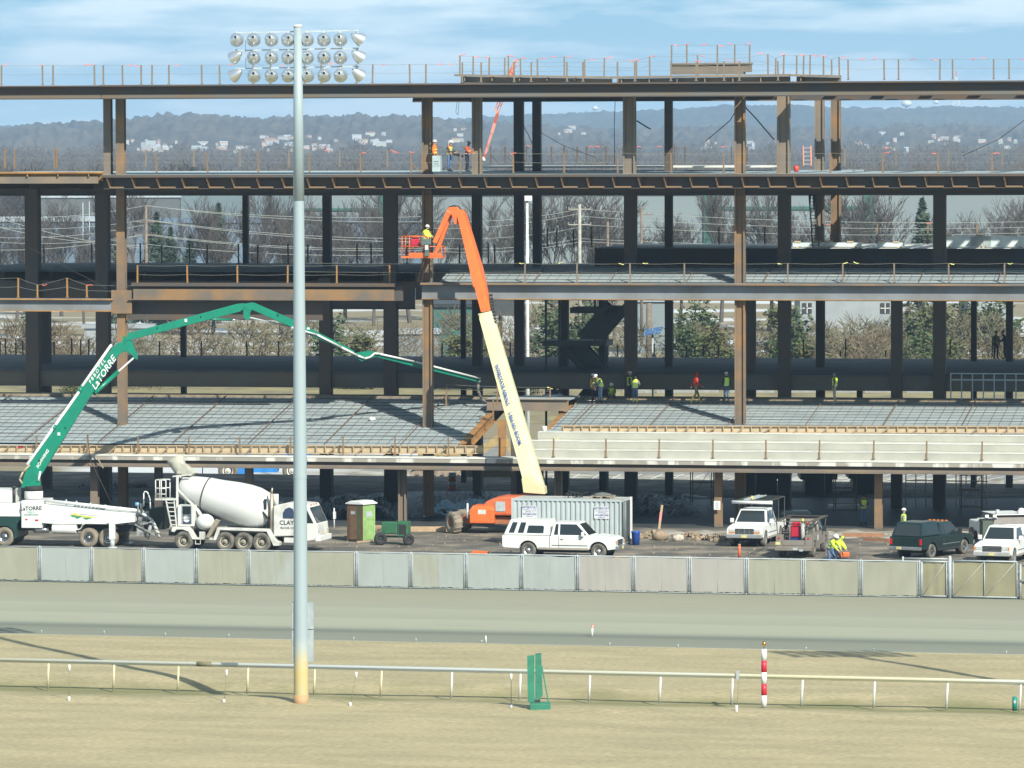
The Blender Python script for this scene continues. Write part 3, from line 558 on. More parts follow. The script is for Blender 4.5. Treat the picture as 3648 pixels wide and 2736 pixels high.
railing('rusty posts round the deck over the podium opening', [(1590, 1370, 1447), (1960, 1380, 1447)], 309.4, RUST, RIBY, cables=(1.0, .8), rib_at=(1950,), seed=21)

# ------------------------------------------------------------------ timber formwork runs
def formwork(label, pa, pb, D, h, seed):
    p, q = BL(*pa, D), BL(*pb, D); o = bw(p.x, p.y, p.z); L = q.x-p.x; dz = (q.z-p.z)
    T = thing('timber_formwork', label, 'formwork', o, -BETA, 'timber edge forms on the podium'); rr = random.Random(seed)
    mb = MB(); mb.bar((0, 0.06, h/2), (L, 0.06, h/2+dz), 0.03, h); mb.build('plywood_face', PLY, T)
    mb = MB(); mb.bar((0, -.03, 0.03), (L, -.03, 0.03+dz), 0.12, 0.05); mb.bar((0, -.03, h-.025), (L, -.03, h-.025+dz), 0.12, 0.05); mb.build('rail_board', WOOD, T)
    a = 0.1; i = 0; mb = MB(); m2 = MB()
    while a < L:
        z = dz*a/L; mb.box(a, a+.05, -.1, .04, z+.056, z+h-.053)
        if i % 3 == 1: m2.bar((a+.12, -.12, z+h-.06), (a-.28+rr.uniform(-.1, .1), -.55, z-.02), 0.09, 0.04)
        a += 0.56+rr.uniform(-.06, .06); i += 1
    o = mb.build('stud', WOOD, T); o = m2.build('brace', OLDWOOD, T)
    return T
formwork('long timber edge form in front of the left rebar deck', (-300, 1615), (1722, 1617), 299.3, 0.50, 1)
formwork('long timber edge form on the concrete steps to the right', (2000, 1541), (4000, 1544), 301.6, 0.42, 2)

# diagonal bracing cables and ropes, parts of the frame
for pts, D, r in (([(2632, 378), (2600, 430), (2515, 502)], 306.5, .025), ([(2654, 380), (2700, 430), (2758, 498)], 306.5, .035), ([(3660, 420), (3560, 495), (3430, 555)], 310, .02), ([(1855, 430), (1882, 480), (1900, 520)], 312, .02), ([(1925, 472), (2010, 520), (2120, 560)], 316, .015),
    ([(2192, 352), (2188, 450), (2190, 585)], 318, .02), ([(1630, 345), (1624, 400), (1632, 410), (1636, 345)], 304, .012), ([(2268, 430), (2300, 450), (2318, 460)], 305.5, .04), ([(92, 875), (240, 955), (350, 1010), (405, 1045)], 306, .015), ([(2655, 990), (2780, 920), (2860, 885)], 308, .02), ([(3060, 880), (3140, 950), (3185, 1000)], 308, .015),
    ([(312, 1548), (322, 1640), (398, 1795)], 298.2, .022), ([(380, 700), (405, 760), (425, 810)], 304, .02)):
    mb = MB(); mb.path([tuple(BL(*p, D)) for p in pts], r, 4); mb.build('bracing_cable', mat('dark_cable', (.05, .045, .04), .8), B)
mb = MB(); p, q = BL(336, 1612, 298.2), BL(368, 1668, 298.1); mb.bar(tuple(p), tuple(q), .08, .05); mb.build('hanging_board', OLDWOOD, B)
# ------------------------------------------------------------------ trees and shrubs
BARK = mat('grey_bark', (0.10, 0.085, 0.075), 0.95, col2=(0.07, 0.06, 0.055), scale=1.2)
BARKL = mat('pale_twigs', (0.165, 0.145, 0.09), 0.95, col2=(0.11, 0.095, 0.06), scale=0.6)
BARKR = mat('russet_twigs', (0.165, 0.125, 0.08), 0.95, col2=(0.11, 0.085, 0.055), scale=0.6)
NEEDLE = mat('pine_needles', (0.035, 0.065, 0.025), 0.9, col2=(0.07, 0.095, 0.035), scale=1.0, lo=0.4, hi=0.6)
NEEDLEY = mat('yellow_green_needles', (0.075, 0.095, 0.032), 0.9, col2=(0.12, 0.11, 0.045), scale=1.0)
SPRUCE = mat('spruce_needles', (0.035, 0.06, 0.04), 0.9, col2=(0.06, 0.085, 0.05), scale=1.0)
def bare_meshes(seed, H, spread=0.5, kids=5, depth=4, rt=None, twig=0.03, low=0.25):
    "trunk and limbs as one mesh, the fine twigs as another"
    rr = random.Random(seed); T = MB(); C = MB(); rt = rt or H*0.018
    def grow(p, d, L, r, lev):
        n = 3 if lev < 2 else 2; q = p
        dd = d.copy()
        for k in range(n):
            dd = (dd+Vector((rr.gauss(0, .10), rr.gauss(0, .10), 0.05 if lev else 0))).normalized()
            q2 = q+dd*L/n; r2 = r*(1-0.55*(k+1)/n); r1 = r*(1-0.55*k/n)
            (T if lev < 2 else C).tube(q, q2, max(r1, twig*.6), max(r2, twig*.5), 5 if lev < 2 else 3, cap=False)
            if lev < depth:
                m = kids if (lev or k >= 1) else 0
                for j in range(m if k == n-1 else max(1, m//2) if (lev or k > 0) else 0):
                    ang = rr.uniform(0, 2*pi); sp = spread*rr.uniform(.6, 1.3)
                    nd = (dd+Vector((cos(ang), sin(ang), rr.uniform(-.1, .45)))*sp).normalized()
                    grow(q+(q2-q)*rr.uniform(.3, 1), nd, L*rr.uniform(.5, .72), r2*.62, lev+1)
            q = q2
    grow(Vector((0, 0, 0)), Vector((0, 0, 1)), H*0.48, rt, 0)
    return T.mesh('trunk', False), C.mesh('crown', False)
def shrub_meshes(seed, H, W, n=260, tw=0.028):
    rr = random.Random(seed); T = MB(); C = MB()
    for k in range(9):
        a = rr.uniform(0, 2*pi); T.tube((0, 0, 0), (cos(a)*W*.3, sin(a)*W*.3, H*rr.uniform(.4, .7)), .06, .03, 4, False)
    for k in range(n):
        a = rr.uniform(0, 2*pi); r = W*.5*sqrt(rr.random()); z = H*rr.random()**.8; r *= (1-(z/H)**2.2*.7)
        p = Vector((cos(a)*r, sin(a)*r, z)); d = Vector((cos(a)*.5+rr.gauss(0, .6), sin(a)*.5+rr.gauss(0, .6), rr.uniform(.1, 1.3))).normalized()
        L = rr.uniform(.5, 1.3); q = p+d*L; s = d.cross(Vector((rr.random(), rr.random(), .1))).normalized()*tw*rr.uniform(.6, 1.5)
        C.add([p-s, p+s, q+s*.3, q-s*.3], [(0, 1, 2, 3)])
        e = p+d*L*.5; f = e+Vector((rr.gauss(0, .3), rr.gauss(0, .3), rr.uniform(0, .5))); C.add([e-s*.7, e+s*.7, f], [(0, 1, 2)])
    return T.mesh('stem', False), C.mesh('crown', False)
def pine_meshes(seed, H, W, cone=False, n=1500):
    rr = random.Random(seed); T = MB(); C = MB(); T.tube((0, 0, 0), (rr.uniform(-.2, .2), 0, H*.92), H*.022, H*.006, 6, False)
    lobes = [(rr.uniform(0, 2*pi), rr.uniform(.15, .95), rr.uniform(.5, 1.1)) for _ in range(16)]
    for a, h, s in lobes:
        L = W*.5*s*((1-h)**.8 if cone else (1-h**2)*.9+.15); T.tube((0, 0, h*H*.9), (cos(a)*L, sin(a)*L, h*H*.9+.3), .05, .02, 4, False)
    for k in range(n):
        if cone:
            h = rr.random()**1.3; z = H*(.06+.94*h); r = W*.5*(1-h)**.85*rr.uniform(.35, 1.0)*(1+.18*sin(h*60)); a = rr.uniform(0, 2*pi)
            p = Vector((cos(a)*r, sin(a)*r, z))
        else:
            a, h, s = lobes[rr.randrange(16)]; L = W*.5*s*((1-h**2)*.9+.15)*rr.uniform(.35, 1)
            p = Vector((cos(a)*L+rr.gauss(0, W*.09), sin(a)*L+rr.gauss(0, W*.09), h*H*.9+rr.gauss(0, H*.06)+.3))
        z = rr.uniform(.13, .34); u = Vector((rr.gauss(0, 1), rr.gauss(0, 1), rr.gauss(0, .5))).normalized(); v = u.cross(Vector((rr.gauss(0, 1), rr.gauss(0, 1), 1))).normalized()
        C.add([p-u*z, p+v*z*.45, p+u*z, p-v*z*.45], [(0, 1, 2, 3)])
    return T.mesh('trunk', False), C.mesh('crown', False)
def plant(kind, meshes, mats, loc, s, rz, label, cat, group):
    T = thing(kind, label, cat, loc, rz, group); T.scale = (s, s, s)
    for me, m, nm in zip(meshes, mats, ('trunk' if 'tree' in kind or 'pine' in kind or 'spruce' in kind else 'stem', 'crown')):
        if not me.materials: me.materials.append(m)
        o = bpy.data.objects.new(nm, me); COL.objects.link(o); o.parent = T; o.material_slots[0].link = 'OBJECT'; o.material_slots[0].material = m
    return T
BT = [bare_meshes(11+i, 13, .62, 4, 4, twig=.032) for i in range(3)]+[bare_meshes(31, 13, .38, 4, 4, twig=.03)]
SH = [shrub_meshes(51+i, 5.2, 6.0, 520, .035) for i in range(3)]
PN = [pine_meshes(71+i, 7, 5.5, False, 1700) for i in range(2)]; SPR = [pine_meshes(81, 12, 5.5, True, 2200)]
FL = -2.0
def gp(px, D, base=-2.0): d = ray(px, 1200); p = CP+d*(D/d.y); return Vector((p.x, D, base))
rr = random.Random(21)
# shrubs seen between the second and third floors; (px, depth, scale, kind)
shr = []
for px in range(-60, 3760, 118):
    shr.append((px+rr.uniform(-35, 35), rr.uniform(488, 530), rr.uniform(.95, 1.35)))
NOUN = ['tan', 'russet', 'grey-brown']
landm = [(0, 'far left edge'), (280, 'far left bay, beside the pump boom'), (560, 'bay above the pump truck boom'), (850, 'bay just right of the light mast'), (1200, 'bay right of the pump boom tip'), (1450, 'bay left of the orange lift boom'), (1700, 'gap behind the lift boom'), (2050, 'gap beside the dark stair'),
    (2330, 'gap by the solar panel'), (2560, 'bay left of the tall right column'), (2720, 'bay right of the tall right column'), (2900, 'bay with the two-window house'), (3120, 'wide bay before the house'), (3350, 'second bay from the right edge'), (3600, 'right edge bay')]
def where(px): return min(landm, key=lambda k: abs(k[0]-px))[1]
cnt = {}
def uniq(label):
    cnt[label] = cnt.get(label, 0)+1
    w = ['', 'another ', 'third ', 'fourth ', 'fifth '][min(cnt[label]-1, 4)]
    return w+label
shr += [(2990, 478, 1.25), (3060, 484, 1.35), (3110, 476, 1.2), (3170, 486, 1.2), (2900, 482, 1.0), (420, 486, 1.2), (540, 484, 1.15)]
for i, (px, D, s) in enumerate(shr):
    k = rr.randrange(3); m = (BARKL, BARKR, BARKL)[k]
    plant('leafless_shrub', SH[i % 3], (BARK, m), gp(px, D), s, rr.uniform(0, 6), uniq('%s leafless shrub in the %s' % (NOUN[k], where(px))), 'shrub', 'leafless shrubs behind the frame')
for px, D, s, k in ((1290, 480, .95, 1), (1190, 485, 1.15, 0), (1640, 478, .95, 1), (1750, 482, .8, 0), (1870, 470, .7, 1), (1990, 500, 1.35, 0), (2075, 500, 1.2, 0), (2460, 505, 1.1, 0), (2540, 478, 1.0, 1), (2480, 520, 1.25, 0), (2610, 480, .7, 1), (2830, 492, 1.15, 0), (2870, 480, .8, 1), (2790, 510, 1.2, 1),
        (3260, 495, 1.15, 0), (3230, 485, .75, 0), (3330, 500, 1.2, 1), (3420, 515, 1.3, 0), (3560, 520, 1.3, 0), (250, 470, .5, 1), (130, 520, 1.1, 0)):
    plant('pine', PN[k], (BARK, NEEDLEY if k else NEEDLE), gp(px, D), s, rr.uniform(0, 6), uniq('%s pine in the %s' % (('dark green', 'yellow-green')[k], where(px))), 'pine', 'small pines behind the frame')
# taller bare trees between third and fourth floors
for i, (px, D, s, k) in enumerate(((60, 700, 1.0, 2), (220, 720, .95, 1), (300, 690, .85, 3), (470, 740, 1.1, 0), (600, 690, 1.0, 1), (760, 650, .95, 3), (900, 640, 1.05, 3), (1000, 650, 1.05, 3), (1090, 640, 1.0, 3), (1230, 700, 1.0, 0), (1330, 680, 1.05, 2), (1460, 690, 1.1, 1), (1580, 700, 1.05, 0), (1690, 680, 1.05, 2),
        (1800, 690, 1.15, 1), (1960, 620, 1.12, 2), (2035, 600, 1.2, 0), (2120, 620, 1.1, 1), (2190, 640, 1.05, 2), (2330, 700, 1.0, 3), (2420, 680, 1.05, 0), (2570, 690, 1.05, 3), (2680, 640, 1.1, 3), (2740, 660, 1.05, 2), (2850, 650, 1.05, 1), (2960, 650, 1.1, 3), (3030, 650, 1.0, 3), (3120, 660, 1.15, 0), (3190, 640, 1.1, 2),
        (3330, 660, 1.0, 1), (3430, 640, 1.1, 0), (3500, 650, 1.15, 2), (3590, 640, 1.1, 1), (3680, 650, 1.1, 0), (140, 640, .9, 3), (-40, 700, 1, 0), (1150, 640, .9, 3), (2250, 620, .9, 3))):
    if px > 1400 and i % 3 == 1 or abs(px-3285) < 95: continue
    plant('bare_tree', BT[k], (BARK, BARK), gp(px, D), s*(1.32 if i % 2 else 1.12), rr.uniform(0, 6), uniq('%s bare tree above the %s' % (('broad', 'rounded', 'spreading', 'slender')[k], where(px))), 'tree', 'bare trees behind the frame')
for px, D, s in ((3285, 600, .98), (2130, 660, .75), (610, 660, .75), (680, 650, .7), (560, 670, .85), (780, 690, .9), (430, 640, .75), (1000, 730, .6)):
    plant('spruce', SPR[0], (BARK, SPRUCE), gp(px, D), s*1.5, rr.uniform(0, 6), uniq('dark conical spruce above the %s' % where(px)), 'spruce', 'dark spruces behind the frame')

# ------------------------------------------------------------------ buildings beyond
def bgbox(name, label, cat, x0, x1, ytop, D, depth, m, roofm=None, z0=0, group=None, extra=None, ybot=None):
    p = PY(x0, ytop, D); q = PY(x1, ytop, D); c = (p.x+q.x)/2; T = thing(name, label, cat, (c, D, 0), 0, group); w = (q.x-p.x)/2; h = p.z; z0 = FL
    if ybot is not None: z0 = PY(x0, ybot, D).z
    mb = MB(); mb.box(-w, w, 0, depth, z0, h); mb.build('wall', m, T)
    mb = MB(); mb.box(-w-.3, w+.3, -.3, depth+.3, h+.004, h+max(.4, h*.04)); mb.build('roof', roofm or DARK, T)
    return T, w, h
WHW = mat('warehouse_cladding', (0.165, 0.20, 0.215), 0.7, col2=(0.15, 0.18, 0.195), scale=0.05)
WHB = mat('blue_grey_cladding', (0.11, 0.155, 0.215), 0.7, col2=(0.09, 0.13, 0.18), scale=0.05)
WHG = mat('pale_green_cladding', (0.125, 0.17, 0.195), 0.7, col2=(0.11, 0.15, 0.17), scale=0.05)
HWALL = mat('weathered_white_siding', (0.25, 0.275, 0.29), 0.8, col2=(0.21, 0.23, 0.245), scale=0.5)
GRN = mat('green_trim', (0.02, 0.10, 0.08), 0.6)
ROOFB = mat('blue_roof', (0.10, 0.15, 0.23), 0.6)
SNOW = mat('snow', (0.34, 0.385, 0.43), 0.8)
T, w, h = bgbox('warehouse', 'very long pale warehouse with green corner strips behind the bare trees', 'warehouse', 1430, 3760, 697, 880, 60, WHW, ROOFB)
for x0, x1 in ((2506, 2550), (3076, 3116)):
    a = PY(x0, 700, 880).x-T.location.x; b = PY(x1, 700, 880).x-T.location.x; mb = MB(); mb.box(a, b, -.5, -.02, 0, h-.1); mb.build('green_strip', GRN, T)
a = PY(2552, 700, 880).x-T.location.x; b = PY(3074, 700, 880).x-T.location.x; z = PY(2700, 740, 880).z; mb = MB(); mb.box(a, b, -.3, -.01, z-.35, z+.2); mb.build('trim_band', GRN, T)
T, w, h = bgbox('warehouse', 'mid-grey warehouse with a thin green band behind the light mast', 'warehouse', 1080, 1372, 690, 860, 40, WHW, ROOFB)
z = PY(1200, 746, 860).z; mb = MB(); mb.box(-w, w-1, -.3, -.01, z-.2, z+.2); mb.build('trim_band', GRN, T); mb = MB(); mb.box(w-1, w+.1, -.4, 0.2, 0, h-.02); mb.build('green_strip', GRN, T)
T, w, h = bgbox('warehouse', 'tall pale blue warehouse in the bay left of the mast', 'warehouse', 645, 880, 672, 900, 40, WHG, ROOFB)
T, w, h = bgbox('warehouse', 'plain greenish warehouse directly behind the light mast', 'warehouse', 890, 1078, 686, 870, 40, WHG, ROOFB)
T, w, h = bgbox('long_shed', 'low blue-grey shed roofline in the left bays', 'shed', -60, 345, 790, 820, 30, WHB, SNOW)
T, w, h = bgbox('long_shed', 'low blue-grey shed below the tall warehouses', 'shed', 480, 1500, 795, 800, 30, WHB, WHB)
T, w, h = bgbox('long_shed', 'dark low shed behind the pole with thin white roof', 'shed', 120, 640, 705, 980, 30, mat('dark_cladding', (0.10, 0.11, 0.12), .8), SNOW)
GREENW = mat('teal_cladding', (0.03, 0.11, 0.10), 0.7)
T, w, h = bgbox('small_building', 'teal-walled low building just left of the lift boom', 'building', 1540, 1700, 1095, 560, 20, GREENW, DARK)
T, w, h = bgbox('small_building', 'dark-walled building right of the lift boom with pale doors', 'building', 1700, 1840, 1060, 565, 18, mat('dark_wall', (.05, .055, .06), .8), DARK)
for px in (1760, 1805):
    a = PY(px, 1120, 565).x-T.location.x; mb = MB(); mb.box(a-.9, a+.9, -.12, -.01, 0.4, 3.2); mb.build('door', GALV, T)
T, w, h = bgbox('house', 'white clapboard house with paired windows behind the bushes', 'house', 2850, 3215, 1045, 600, 12, HWALL, SNOW)
for px in (2875, 3153):
    a = PY(px, 1110, 600); a_ = a.x-T.location.x; mb = MB(); mb.box(a_-.55, a_+.55, -.12, -.02, a.z-.2, a.z+1.0); o = mb.build('window', DARK, T)
    m2 = MB(); m2.box(a_-.04, a_+.04, -.16, -.122, a.z-.2, a.z+1.0); m2.box(a_-.55, a_+.55, -.16, -.122, a.z+.36, a.z+.44); m2.build('sash', WHITE, o)
T, w, h = bgbox('house', 'pale house partly seen in the second bay from the right', 'house', 3450, 3600, 1060, 620, 12, HWALL, SNOW)
T, w, h = bgbox('small_building', 'pale building behind the solar panel', 'building', 2240, 2400, 1075, 590, 10, WHW, SNOW)
T, w, h = bgbox('shed', 'low cream building with rails left of the lift boom', 'shed', 1420, 1560, 1190, 540, 6, WHW, SNOW)
bgbox('lorry_trailer', 'white box trailer parked behind the shrubs near the left column', 'trailer', 300, 540, 1170, 560, 3, HWALL, HWALL)
T, w, h = bgbox('grey_box_truck', 'grey dumpster body seen under the podium between right columns', 'dumpster', 2868, 2966, 1708, 326, 3, DARK, DARK)
bgbox('dumpster', 'black dumpster under the podium behind the white ladder-rack pickup', 'dumpster', 2692, 2768, 1706, 326, 3, DARK, DARK)
bgbox('dumpster', 'black machine box beside the right front column', 'dumpster', 3040, 3120, 1705, 326, 3, DARK, DARK)
# jersey barriers and concrete wall along the road
for i, (x0, x1) in enumerate(((2600, 2760), (2770, 2915), (2970, 3060), (3080, 3190), (3230, 3335), (2220, 2330), (2340, 2560))):
    p = G(x0, 1422, -1.3); q = G(x1, 1422, -1.3); mb = MB(); L = (q.x-p.x); poly = [(-.3, 0), (.3, 0), (.3, .12), (.12, .4), (.08, .9), (-.08, .9), (-.12, .4), (-.3, .12)]
    mb.prism(poly, -L/2, L/2); o = mb.build('road_barrier', mat('grey_barrier', (.25, .25, .24), .9), None, ((p.x+q.x)/2, p.y, -1.3), pi/2); tag(o, uniq('pale concrete road barrier in the %s' % where((x0+x1)/2)), 'barrier', 'concrete barriers by the far road')

# ------------------------------------------------------------------ poles and wires
PW = mat('pole_wood', (0.20, 0.155, 0.12), .9, col2=(.13, .10, .08), scale=3); WP = mat('white_pole', (0.66, 0.68, 0.69), 0.5)
def upole(px, ytop, D, label, m=PW, r=.16, arms=()):
    t = PY(px, ytop, D); T = thing('utility_pole', label, 'pole', (t.x, D, 0), 0, 'utility poles behind the frame')
    mb = MB(); mb.tube((0, 0, 0), (0, 0, t.z), r*1.25, r, 8); mb.build('pole', m, T)
    for y in arms:
        z = PY(px, y, D).z; mb = MB(); mb.box(-1.25, 1.25, -.06, .06, z-.05, z+.05)
        for k in (-1.2, -.6, .6, 1.2): mb.tube((k, 0, z+.07), (k, 0, z+.25), .05, .04, 6)
        mb.build('crossarm', m, T)
    return T
upole(520, 732, 600, 'utility pole with pale wires fanning left of the mast', PW, .16, (790, 835))
upole(2065, 728, 560, 'pale stout utility pole beside the spreading tree', mat('pale_pole', (.36, .34, .30), .9), .17, (745, 800))
upole(2285, 735, 560, 'thin dark utility pole between the central columns', PW, .13, (765,))
upole(2165, 790, 540, 'short red-topped utility pole right of the spreading tree', PW, .12, ())
upole(2312, 1080, 520, 'thick brown utility pole behind the solar panel', PW, .28, ())
upole(295, 722, 700, 'thin white pole left of the front column', GALV, .06); upole(318, 718, 700, 'thinner white pole beside another in the left bay', GALV, .05)
def wires(name, label, pts, D, r=.035, sag=.6):
    mb = MB()
    for (x0, y0), (x1, y1) in pts:
        a, b = PY(x0, y0, D), PY(x1, y1, D); pr = a
        for k in range(1, 9):
            s = k/8; c = a.lerp(b, s); c.z -= sag*4*s*(1-s); mb.tube(pr, c, r, r, 3, False); pr = c
    o = mb.build(name, mat('pale_wire', (.36, .38, .36), .5), None, fix=False); tag(o, label, 'wire', 'overhead wires')
wires('overhead_wire', 'fan of pale overhead wires running left from the pole', [((-40, 772), (520, 732)), ((-40, 808), (520, 782)), ((-40, 860), (520, 835)), ((-40, 845), (520, 800)), ((-40, 765), (520, 885)), ((-40, 800), (520, 875)), ((-40, 890), (520, 834))], 600)
wires('overhead_wire', 'pale overhead wires sloping right from the pole past the light mast', [((520, 732), (1500, 790)), ((520, 782), (1500, 850)), ((520, 784), (1500, 862)), ((520, 834), (1500, 885)), ((520, 837), (1500, 893)), ((520, 870), (1500, 905)), ((520, 733), (1500, 772))], 600)
wires('overhead_wire', 'pale overhead wires running through the central bays', [((1500, 785), (2065, 745)), ((1500, 812), (2065, 760)), ((1500, 845), (2065, 810)), ((1500, 880), (2065, 850)), ((1500, 892), (2065, 862)), ((2065, 745), (3648, 790)), ((2065, 800), (3648, 830)), ((2065, 850), (3648, 860)), ((2065, 770), (3648, 810)), ((2065, 860), (3648, 875))], 560, .03)
# white parking light pole with box head
t = PY(1878, 700, 372); T = thing('street_lamp', 'tall white lighting pole with box head between the two central columns', 'street lamp', (t.x, 372, 0))
mb = MB(); mb.tube((0, 0, 0), (0, 0, t.z-.3), .16, .085, 10); mb.build('pole', WP, T); mb = MB(); mb.box(-.34, .34, -.3, .3, t.z-.32, t.z+.05); mb.build('lamp_head', WHITE, T, bevel=.03)
# solar panel
t = PY(2325, 1180, 350); T = thing('solar_sign', 'small tilted blue solar panel on a post behind the frame', 'solar panel', (t.x, 350, 0))
mb = MB(); mb.tube((0, 0, 0), (0, 0, t.z), .07, .07, 8); mb.build('post', GALV, T)
mb = MB(); mb.add([(-.7, -.4, t.z-.25), (.5, -.4, t.z-.1), (.75, .4, t.z+.3), (-.45, .4, t.z+.15)]+[(-.7, -.4, t.z-.3), (.5, -.4, t.z-.15), (.75, .4, t.z+.25), (-.45, .4, t.z+.1)], [(0, 1, 2, 3), (7, 6, 5, 4), (0, 4, 5, 1), (1, 5, 6, 2), (2, 6, 7, 3), (3, 7, 4, 0)]); mb.build('panel', mat('solar_cells', (.03, .08, .2), .2, col2=(.2, .3, .4), scale=8, lo=.55, hi=.6), T)
# parking stalls, light posts beyond the podium
mb = MB()
for k in range(26):
    p = G(1950+k*70, 1716, FL); q = G(1990+k*74, 1690, FL); mb.bar((p.x, p.y, FL+.016), (q.x, q.y, FL+.016), .12, .004)
tag(mb.build('parking_lines', WHITE, None), kind='structure')
for px, y in ((722, 1672), (2530, 1668), (2722, 1668), (2820, 1672), (3065, 1668), (3580, 1672)):
    p = G(px, 1755 if px > 2000 else 1740, FL); mb = MB(); mb.tube((0, 0, 0), (0, 0, 3.2), .04, .04, 6); o = mb.build('fence_post', GALV, None, (p.x, p.y, FL)); tag(o, uniq('thin grey post beyond the podium in the %s' % where(px)), 'post', 'thin posts behind the podium')

# ------------------------------------------------------------------ distant hills, wood and town
def hill(name, x0, x1, D, prof, depth, m, seed, amp, step):
    "ridge whose crest follows prof [(px, y)] ; the crest is roughened by tree tops"
    rr = random.Random(seed); mb = MB(); n = int((x1-x0)/step)
    def pr(px):
        for (a, ya), (b, yb) in zip(prof[:-1], prof[1:]):
            if px <= b: 
                s = max(0, (px-a)/(b-a)); s = s*s*(3-2*s); return ya+(yb-ya)*s
        return prof[-1][1]
    rows = 26; rg = [[rr.uniform(-1, 1) for _ in range(n+1)] for _ in range(rows)]; rg = [[(r[max(0, i-1)]+r[i]*1.2+r[min(n, i+1)])/2.1 for i in range(n+1)] for r in rg]
    vs = []; ph = [rr.uniform(0, 6) for _ in range(6)]
    for j in range(rows):
        f = j/(rows-1)
        for i in range(n+1):
            px = x0+i*step; top = PY(px, pr(px), D).z; X = PY(px, 500, D+f*depth-depth).x
            z = top*(sin(f*pi/2)**.9)
            bump = sum(sin(px*.013*(k+1)*1.7+ph[k]+j*.9)/(k+1) for k in range(6))*.35+rg[j][i]
            vs.append((X, D-depth+f*depth, max(-1, z+(bump*amp*(f**.5) if j else -2))))
    mb.add(vs, [(j*(n+1)+i, j*(n+1)+i+1, (j+1)*(n+1)+i+1, (j+1)*(n+1)+i) for j in range(rows-1) for i in range(n)], True)
    # back slope
    k = len(vs)-(n+1); bk = [(vs[k+i][0], D+depth*.6, -2) for i in range(n+1)]; b0 = len(mb.v); mb.v += [Vector(v) for v in bk]
    mb.f += [(k+i, k+i+1, b0+i+1, b0+i) for i in range(n)]; mb.sm += [True]*n
    return tag(mb.build(name, m, None, fix=False), kind='structure')
HW1 = mat('wooded_hillside', (0.065, 0.06, 0.055), 1, col2=(0.12, 0.10, 0.08), scale=0.02, detail=9, lo=.35, hi=.65, stretch=(1, .25, 1), spec=0)
HW2 = mat('far_wooded_ridge', (0.05, 0.055, 0.05), 1, col2=(0.09, 0.085, 0.07), scale=0.008, detail=9, stretch=(1, .25, 1), spec=0)
hill('far_ridge', -2600, 6400, 9500, [(-500, 455), (600, 452), (1400, 440), (1900, 415), (2200, 402), (2450, 392), (2600, 378), (2850, 380), (3000, 392), (3300, 390), (3400, 384), (3648, 388), (4200, 400)], 3000, HW2, 1, 4.0, 8)
hill('near_ridge', -2600, 6400, 6200, [(-500, 490), (0, 468), (120, 452), (330, 440), (460, 428), (620, 420), (730, 418), (900, 428), (1080, 426), (1300, 420), (1500, 432), (1700, 442), (2000, 462), (2250, 470), (2500, 458), (2800, 462), (3050, 466), (3300, 452), (3648, 462), (4200, 470)], 2600, HW1, 2, 5.0, 8)
# tree belt: tall far wood that reads as one mass
def wood(name, x0, x1, y, D, n, H, m, seed, dy=0, spreadD=120, ww=1):
    rr = random.Random(seed); mb = MB()
    for k in range(n):
        px = rr.uniform(x0, x1); DD = D+rr.uniform(-spreadD, spreadD); p = gp(px, DD); h = H*rr.uniform(.72, 1.12)*(1+.10*sin(px*.021)+.08*sin(px*.05+1))
        mb.add([p+Vector((-.13, 0, 0)), p+Vector((.13, 0, 0)), p+Vector((.05, 0, h*.72))], [(0, 1, 2)])
        for j in range(9):
            a = rr.uniform(-1, 1); z = h*rr.uniform(.25, .72); q = p+Vector((0, 0, z)); e = q+Vector((a*h*.22, rr.uniform(-2, 2), h*rr.uniform(.1, .26))); w = rr.uniform(.10, .28)*ww
            mb.add([q+Vector((-w, 0, 0)), q+Vector((w, 0, 0)), e], [(0, 1, 2)])
            for _ in range(2):
                e2 = q.lerp(e, rr.uniform(.3, .9)); f = e2+Vector((rr.gauss(0, 1.4), rr.gauss(0, 1), rr.uniform(.5, 2.2))); mb.add([e2+Vector((-w*.8, 0, 0)), e2+Vector((w*.8, 0, 0)), f], [(0, 1, 2)])
    return tag(mb.build(name, m, None, fix=False), kind='stuff')
wood('forest', -1500, 830, 0, 1250, 3400, 17.5, mat('dark_twig_wood', (0.055, 0.05, 0.048), 1, spec=0), 5, spreadD=160)
wood('forest', -1500, 5400, 0, 1750, 8000, 17, mat('brown_twig_wood', (0.105, 0.09, 0.075), 1, spec=0), 6, spreadD=230)
wood('forest', -2000, 5800, 0, 3100, 7800, 22, mat('mauve_twig_wood', (0.095, 0.08, 0.07), 1, spec=0), 8, spreadD=400, ww=1.8)
# the town on the slope
rr = random.Random(77)
hm = []
for k in range(4):
    mb = MB()
    w, l, h = ((10, 8, 5.5), (14, 9, 5), (26, 10, 6), (9, 9, 7))[k]
    mb.box(-w/2, w/2, -l/2, l/2, -4, h); W_ = mb.mesh('wall'); r = MB(); r.prism([(-l/2-.5, h), (l/2+.5, h), (0, h+l*.33)], -w/2-.4, w/2+.4, M=Matrix.Rotation(pi/2, 4, 'Z')); hm.append((W_, r.mesh('roof')))
HC = [mat('white_house_wall', (.42, .42, .40), .8), mat('cream_house_wall', (.40, .36, .28), .8), mat('rose_house_wall', (.45, .33, .28), .8), mat('grey_house_wall', (.4, .42, .44), .8)]
RC = [SNOW, mat('grey_shingle', (.3, .3, .32), .9), mat('brown_shingle', (.25, .17, .13), .9)]
town = [(rr.gauss(530, 40), rr.uniform(505, 545)) for _ in range(24)]+[(rr.gauss(1010, 75), rr.uniform(490, 548)) for _ in range(48)]+[(rr.gauss(1330, 50), rr.uniform(480, 530)) for _ in range(13)]+[(rr.gauss(780, 40), rr.uniform(515, 540)) for _ in range(7)]
